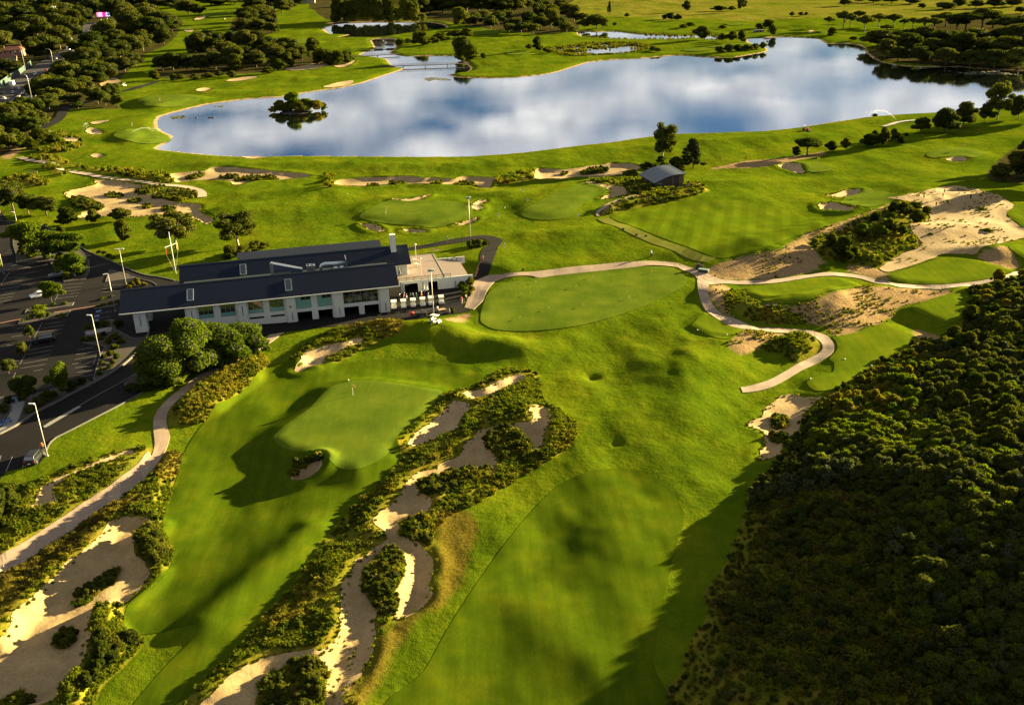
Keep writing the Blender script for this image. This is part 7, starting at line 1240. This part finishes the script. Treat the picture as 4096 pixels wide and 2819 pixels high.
house('v 210,800', 16, 10, 5.5, .25, BRK, TILE, 'brick house with terracotta roof beside the highway wood'); house('v 90,870', 15, 10, 3.2, .25, CRM, TILE, 'low house with red tiled roof behind the green fence'); house('v 250,60', 60, 22, 10, .1, CRM, TILE, 'long building with red roof on the far skyline'); house('v 170,560', 14, 9, 4, .4, CRM, flatmat('grey_tile', (.06, .055, .05), .8), 'grey-roofed house among the trees across the highway')
house('A 2040,22', 22, 10, 4, .1, CRM, flatmat('blue_grey_tile', (.10, .13, .16), .6), 'pale pavilion beyond the upper fairway')
# ------------------------------------------------------------------ footbridges and weirs
def bridge(a, b, dz, label, w=2.2, piers=3):
    q = onplane(T(a + ' ' + b), WATER + dz); A_, B_ = q; d = B_ - A_; L = float(np.hypot(*d)); o = empty('footbridge', (A_[0], A_[1], WATER + dz), math.atan2(d[1], d[0])); MB().box(0, L, -w / 2, w / 2, -.35, 0).build('deck', M['timber'], o)
    n = max(6, int(L / 2.2)); m = MB()
    for s in (-1, 1):
        for k in range(n + 1): m.box(k * L / n - .04, k * L / n + .04, s * w / 2 - .05, s * w / 2 + .05, .003, 1.05)
        m.box(0, L, s * w / 2 - .04, s * w / 2 + .04, 1.051, 1.12).box(0, L, s * w / 2 - .02, s * w / 2 + .02, .5, .55)
    m.build('railing', M['timber'], o)
    for k in range(1, piers + 1):
        x = L * k / (piers + 1) if piers > 1 else L / 2; MB().box(x - .2, x + .2, -w / 2 + .1, w / 2 - .1, -dz - 1.5, -.351).box(x - .35, x + .35, -w / 2, w / 2, -.60, -.352).build('pier', M['timber'], o)
    return tag(o, label, 'footbridge')
bridge('a 800,735', 'a 2060,690', 1.5, 'long dark footbridge with railings across the lake inlet', piers=3); bridge('a 430,595', 'a 1060,555', 1.3, 'short dark footbridge with one pier across the stream', piers=1); bridge('a 640,355', 'a 1010,345', 1.2, 'low dark footbridge below the upper pond', piers=1)
def weir(a, b, label):
    q = onplane(T(a + ' ' + b), WATER + .5); A_, B_ = q; d = B_ - A_; L = float(np.hypot(*d)); o = empty('weir', (A_[0], A_[1], WATER), math.atan2(d[1], d[0])); MB().box(0, L * .42, -.5, .5, -1, .9).box(L * .58, L, -.5, .5, -1, .9).build('wall', M['timber'], o); MB().box(L * .42, L * .58, -.5, .5, -1, .3).build('spillway', M['conc_light'], o); return tag(o, label, 'weir')
weir('a 690,425', 'a 985,415', 'dark stepped weir below the low footbridge'); weir('a 700,492', 'a 1000,482', 'dark weir above the short footbridge')
p = at('C 560,215'); o = empty('culvert', p, .05); k = depth(p) / FPX * K1
MB().box(-36 * k, 36 * k, -1.0, .6, -.5, 16 * k).build('head_wall', M['conc_light'], o)
for x in (-11, 11): MB().lathe([(7 * k, 0), (7 * k, .1)], 16).build('pipe_mouth', M['black'], o).matrix_local = Matrix.Translation((x * k, -1.02, 6 * k)) @ Matrix.Rotation(math.pi / 2, 4, 'X')
tag(o, 'concrete culvert with two round mouths at the lake head', 'culvert')
# mower on the lakeside fairway, cart on the far fairway
p = at('C 868,868'); o = empty('mower', p, 1.3); MB().box(-.6, .6, -1.2, 1.0, .45, .8).build('chassis', M['red'], o, .05); MB().box(-.55, .55, -1.4, -.5, .8, 1.15).build('bonnet', M['red'], o, .06); MB().box(-.35, .35, .2, .8, .8, 1.35).build('seat', M['black'], o, .04); MB().box(-.7, .7, -.3, 1.0, 2.15, 2.25).build('canopy', M['white'], o, .03)
for x in (-.6, .6): MB().tube([(x, .9, .8), (x, .9, 2.15)], .04, 6).build('post', M['black'], o); wheel(o, x * 1.15, .7, .45, .3); wheel(o, x * 1.1, -.9, .32, .25)
for x in (-1.5, 0, 1.5): MB().box(x - .65, x + .65, -2.2, -1.5, .1, .4).build('cutting_deck', M['black'], o, .03)
tag(o, 'red mower with white canopy on the lakeside fairway', 'mower'); person((p.x + .2, p.y, 0), CB, CK, 1.3, 'operator in blue seated on the red mower', 'sit', z=p.z + .3)
golf_cart(at('A 825,572'), 1.2, M['white'], 'white golf cart parked near the grove sand'); golf_cart(at('A 1492,132'), 1.0, M['red'], 'red golf cart on the far upper fairway')
# ------------------------------------------------------------------ sprinklers
def spray_mat():
    m = bpy.data.materials.new('water_droplets'); m.use_nodes = True; t = m.node_tree; t.nodes.clear(); o = t.nodes.new('ShaderNodeOutputMaterial'); d = t.nodes.new('ShaderNodeBsdfDiffuse'); tr = t.nodes.new('ShaderNodeBsdfTranslucent'); mx_ = t.nodes.new('ShaderNodeMixShader'); d.inputs[0].default_value = tr.inputs[0].default_value = (.8, .8, .8, 1); mx_.inputs[0].default_value = .6; lk(t, d.outputs[0], mx_.inputs[1]); lk(t, tr.outputs[0], mx_.inputs[2]); lk(t, mx_.outputs[0], o.inputs[0]); return m
M['spray'] = spray_mat()
def sprinkler(t_, t2, h, n, label, drop_=.06):
    a, b = at(t_), at(t2); o = empty('sprinkler', a); MB().tube([(0, 0, 0), (0, 0, .5)], .05, 6).build('riser', M['black'], o); d = b - a; g = np.random.default_rng(3); t = g.uniform(0, 1, n) ** .8; w = .08 + t ** 1.5 * 1.3
    C = np.column_stack([d.x * t + g.normal(0, 1, n) * w, d.y * t + g.normal(0, 1, n) * w, .5 + d.z * t + 4 * h * t * (1 - t) - np.abs(g.normal(0, 1, n)) * w * .9 * t]); e = g.normal(size=(n, 3)) * drop_; f = g.normal(size=(n, 3)) * drop_
    V = np.stack([C, C + e, C + f], 1).reshape(-1, 3); s = mesh_np('spray', V, np.arange(3 * n).reshape(-1, 3), M['spray'], o); s['kind'] = 'stuff'; return tag(o, label, 'sprinkler')
sprinkler('C 1475,808', 'C 1275,772', 3.4, 2200, 'sprinkler throwing an arc of water by the near lake edge', .032); sprinkler('A 870,890', 'A 1065,880', 2.2, 1400, 'sprinkler throwing a jet across the lakeside green', .04); sprinkler('A 578,868', 'A 572,860', 3, 500, 'sprinkler throwing a plume above the small lakeside bunker', .045)
# lily patches and snags in the lake
LIL = flatmat('lily_pads', (.10, .11, .05), .7, var=.4, scale=1)
for txt, n, lab in (('a 1400,905 1520,890 1700,905 1820,935 1700,940 1560,930 1480,955', 160, 'patch of lily pads off the long footbridge'), ('A 1130,775 1220,765 1230,785 1140,790', 60, 'patch of lily pads near the left lake shore'), ('C 1800,470 1900,480 2100,470 2319,500 2200,495 1950,495', 120, 'lily pads in the shaded bay below the headland'), ('A 1410,705 1480,698 1470,712', 40, 'lily pads off the far left lake shore')):
    P = onplane(T(txt), WATER); X, Y = fill(P, max(.8, math.sqrt(max(1, abs((P[:, 0].max() - P[:, 0].min()) * (P[:, 1].max() - P[:, 1].min())) / n / 2)))); m = MB()
    for x, y in zip(X, Y):
        r_ = random.uniform(.4, 1.0); m.add([(x + r_ * math.cos(a), y + r_ * math.sin(a), WATER + .03) for a in np.linspace(.2, 6.1, 7)], [tuple(range(7))])
    if len(X): tag(m.build('lily_pads', LIL), lab, 'lily pads', kind='stuff')
for i, t_ in enumerate(('A 1400,780', 'A 1300,783')):
    p = onplane(T(t_), WATER)[0]; o = empty('floating_pontoon', (p[0], p[1], WATER), .1); MB().box(-1.6 + i, 1.6 - i, -.5, .5, -.2, .25).build('float', M['black'], o); MB().box(-1.5 + i, 1.5 - i, -.4, .4, .251, .33).build('deck', M['timber'], o); tag(o, ('long dark pontoon floating off the left shore', 'small dark pontoon floating off the left shore')[i], 'pontoon')
# ================================================================== tell look-alikes apart by size and by what stands near them
NEAR = {'flat-topped trees above the lake head': ('lake edge', 'C 1040,230', 'headland wood', 'C 1650,200', 'pale meadow', 'C 1250,140'), 'flat-topped trees on the headland': ('meadow', 'C 1800,170', 'wood corner', 'C 2300,220', 'dark wood', 'C 2000,230'), 'dark shrubs on the dune slope': ('cart path', 'F 1100,760', 'bare sand', 'F 1680,450', 'bright shrubs', 'F 1330,540'), 'thicket below the highway ramp': ('asphalt path', 'A 350,800', 'barrier', 'A 100,760', 'dirt track', 'A 60,1000'), 'shrubs on the left fairway bank': ('sand end', 'J 940,620', 'fairway corner', 'J 850,1190', 'grass point', 'J 600,1350'), 'trees at the upper pond': ('fairway bank', 'B 90,150', 'pond middle', 'B 320,150', 'pond inlet', 'B 570,148'), 'wood beyond the highway': ('antenna mast', 'A 372,150', 'billboard', 'A 690,110', 'brick house', 'A 130,400', 'street lamp', 'A 303,392', 'road junction', 'A 560,200', 'long red-roofed building', 'A 150,40', 'green fence', 'A 100,510'),
 'trees between the highway and the course': ('road junction', 'A 650,220', 'asphalt path', 'A 560,690', 'far bunkers', 'A 1240,180', 'median barrier', 'A 330,500', 'grove sand', 'A 740,545', 'highway bend', 'A 480,350'),
 'grove between the fairways': ('sandy edge', 'A 1960,450', 'grove sand', 'A 1050,480', 'upper fairway', 'A 1400,330', 'pale green', 'A 1960,290', 'lakeside fairway', 'A 1550,500'),
 'wood on the lake headland': ('shaded lake bay', 'C 1900,440', 'lake head', 'C 1300,300', 'flat-topped trees', 'C 1800,230', 'wood corner', 'C 2300,330'),
 'wood above the upper pond': ('pond', 'B 600,130', 'lone conifer', 'B 1700,90', 'upper fairway', 'B 100,30', 'scrub wood', 'B 1100,110', 'far lawn', 'B 1350,60'),
 'scrub wood between the ponds': ('upper pond', 'B 850,190', 'right-hand pond', 'B 1750,200', 'reedy pond', 'B 1450,250', 'small lawn', 'B 1100,215'),
 'wood beyond the upper fairway': ('grove', 'A 1700,240', 'upper green', 'A 1400,110', 'far pavilion', 'A 2040,30', 'sandy fairway corner', 'A 1150,70'),
 'dark hillside shrubs': ('cart path', 'F 2200,860', 'lower tee', 'I 1600,300', 'green thicket', 'I 1750,950', 'hollow', 'L 1900,200'),
 'olive hillside shrubs': ('cart path', 'F 2200,860', 'lower tee', 'I 1600,300', 'green thicket', 'I 1750,950', 'hollow', 'L 1900,200'),
 'green thicket shrubs': ('sand patch', 'I 850,950', 'golden grass', 'I 1300,780', 'hollow', 'L 1000,150', 'dark bushland', 'I 1850,1050'),
 'golden hillside shrubs': ('cart path', 'F 2150,870', 'last tee', 'I 1980,60', 'dark bushland', 'I 2150,250'), 'green hillside shrubs': ('cart path', 'F 2150,870', 'last tee', 'I 1980,60', 'dark bushland', 'I 2150,250'),
 'sunlit shrubs in the dark hollow': ('dark shrubs', 'L 1700,400', 'long grass', 'L 1300,800', 'hill foot', 'L 1600,1100'), 'shrubs between the ponds': ('upper footbridge', 'B 600,290', 'grove bunker', 'B 100,430', 'reedy pond', 'B 1600,340', 'meadow', 'B 2200,130', 'small lawn', 'B 900,250'),
 'shrubs across the lake': ('culvert', 'C 600,210', 'lake point', 'C 450,330', 'meadow edge', 'C 300,75', 'flat-topped trees', 'C 1050,240', 'pale green', 'C 380,165'), 'car park shrubs': ('disabled bays', 't 1850,250', 'narrow island tree', 't 750,400', 'white car', 't 800,200', 'island end', 't 1200,300'),
 'shrubs inside the curved drive': ('entry walk', 't 2100,800', 'car park kerb', 't 1880,1350', 'curved kerb', 't 2200,1200'), 'tree line along the far meadow': ('lone open tree', 'C 700,30', 'meadow corner', 'C 1400,20', 'headland wood', 'C 2200,60'), 'shrubs on the edge of the grove': ('sandy edge', 'A 2050,430', 'lakeside fairway', 'A 1500,520', 'grove sand', 'A 1080,530'),
 'shrubs along the car park kerb': ('lawn tree', 's 1150,200', 'light pole', 's 2100,700', 'red mulch strip', 's 800,100')}
byg = {}
for o in list(scn.objects):
    if o.parent is None and o.get('group') in NEAR: byg.setdefault((o['group'], o['label']), []).append(o)
for (g_, lab), obs in byg.items():
    nm = NEAR[g_][0::2]; P = gp(' '.join(NEAR[g_][1::2]))[:, :2]; hs = sorted(o.scale[2] for o in obs); lo, hi = hs[len(hs) // 3], hs[2 * len(hs) // 3]
    for o in obs:
        k = int(np.argmin(np.hypot(P[:, 0] - o.location[0], P[:, 1] - o.location[1]))); z = o.scale[2]; size = 'tall ' if z > hi else 'low ' if z < lo else 'mid-height '
        new = size + lab + ', near the ' + nm[k]
        if len(new.split()) <= 16: o['label'] = new
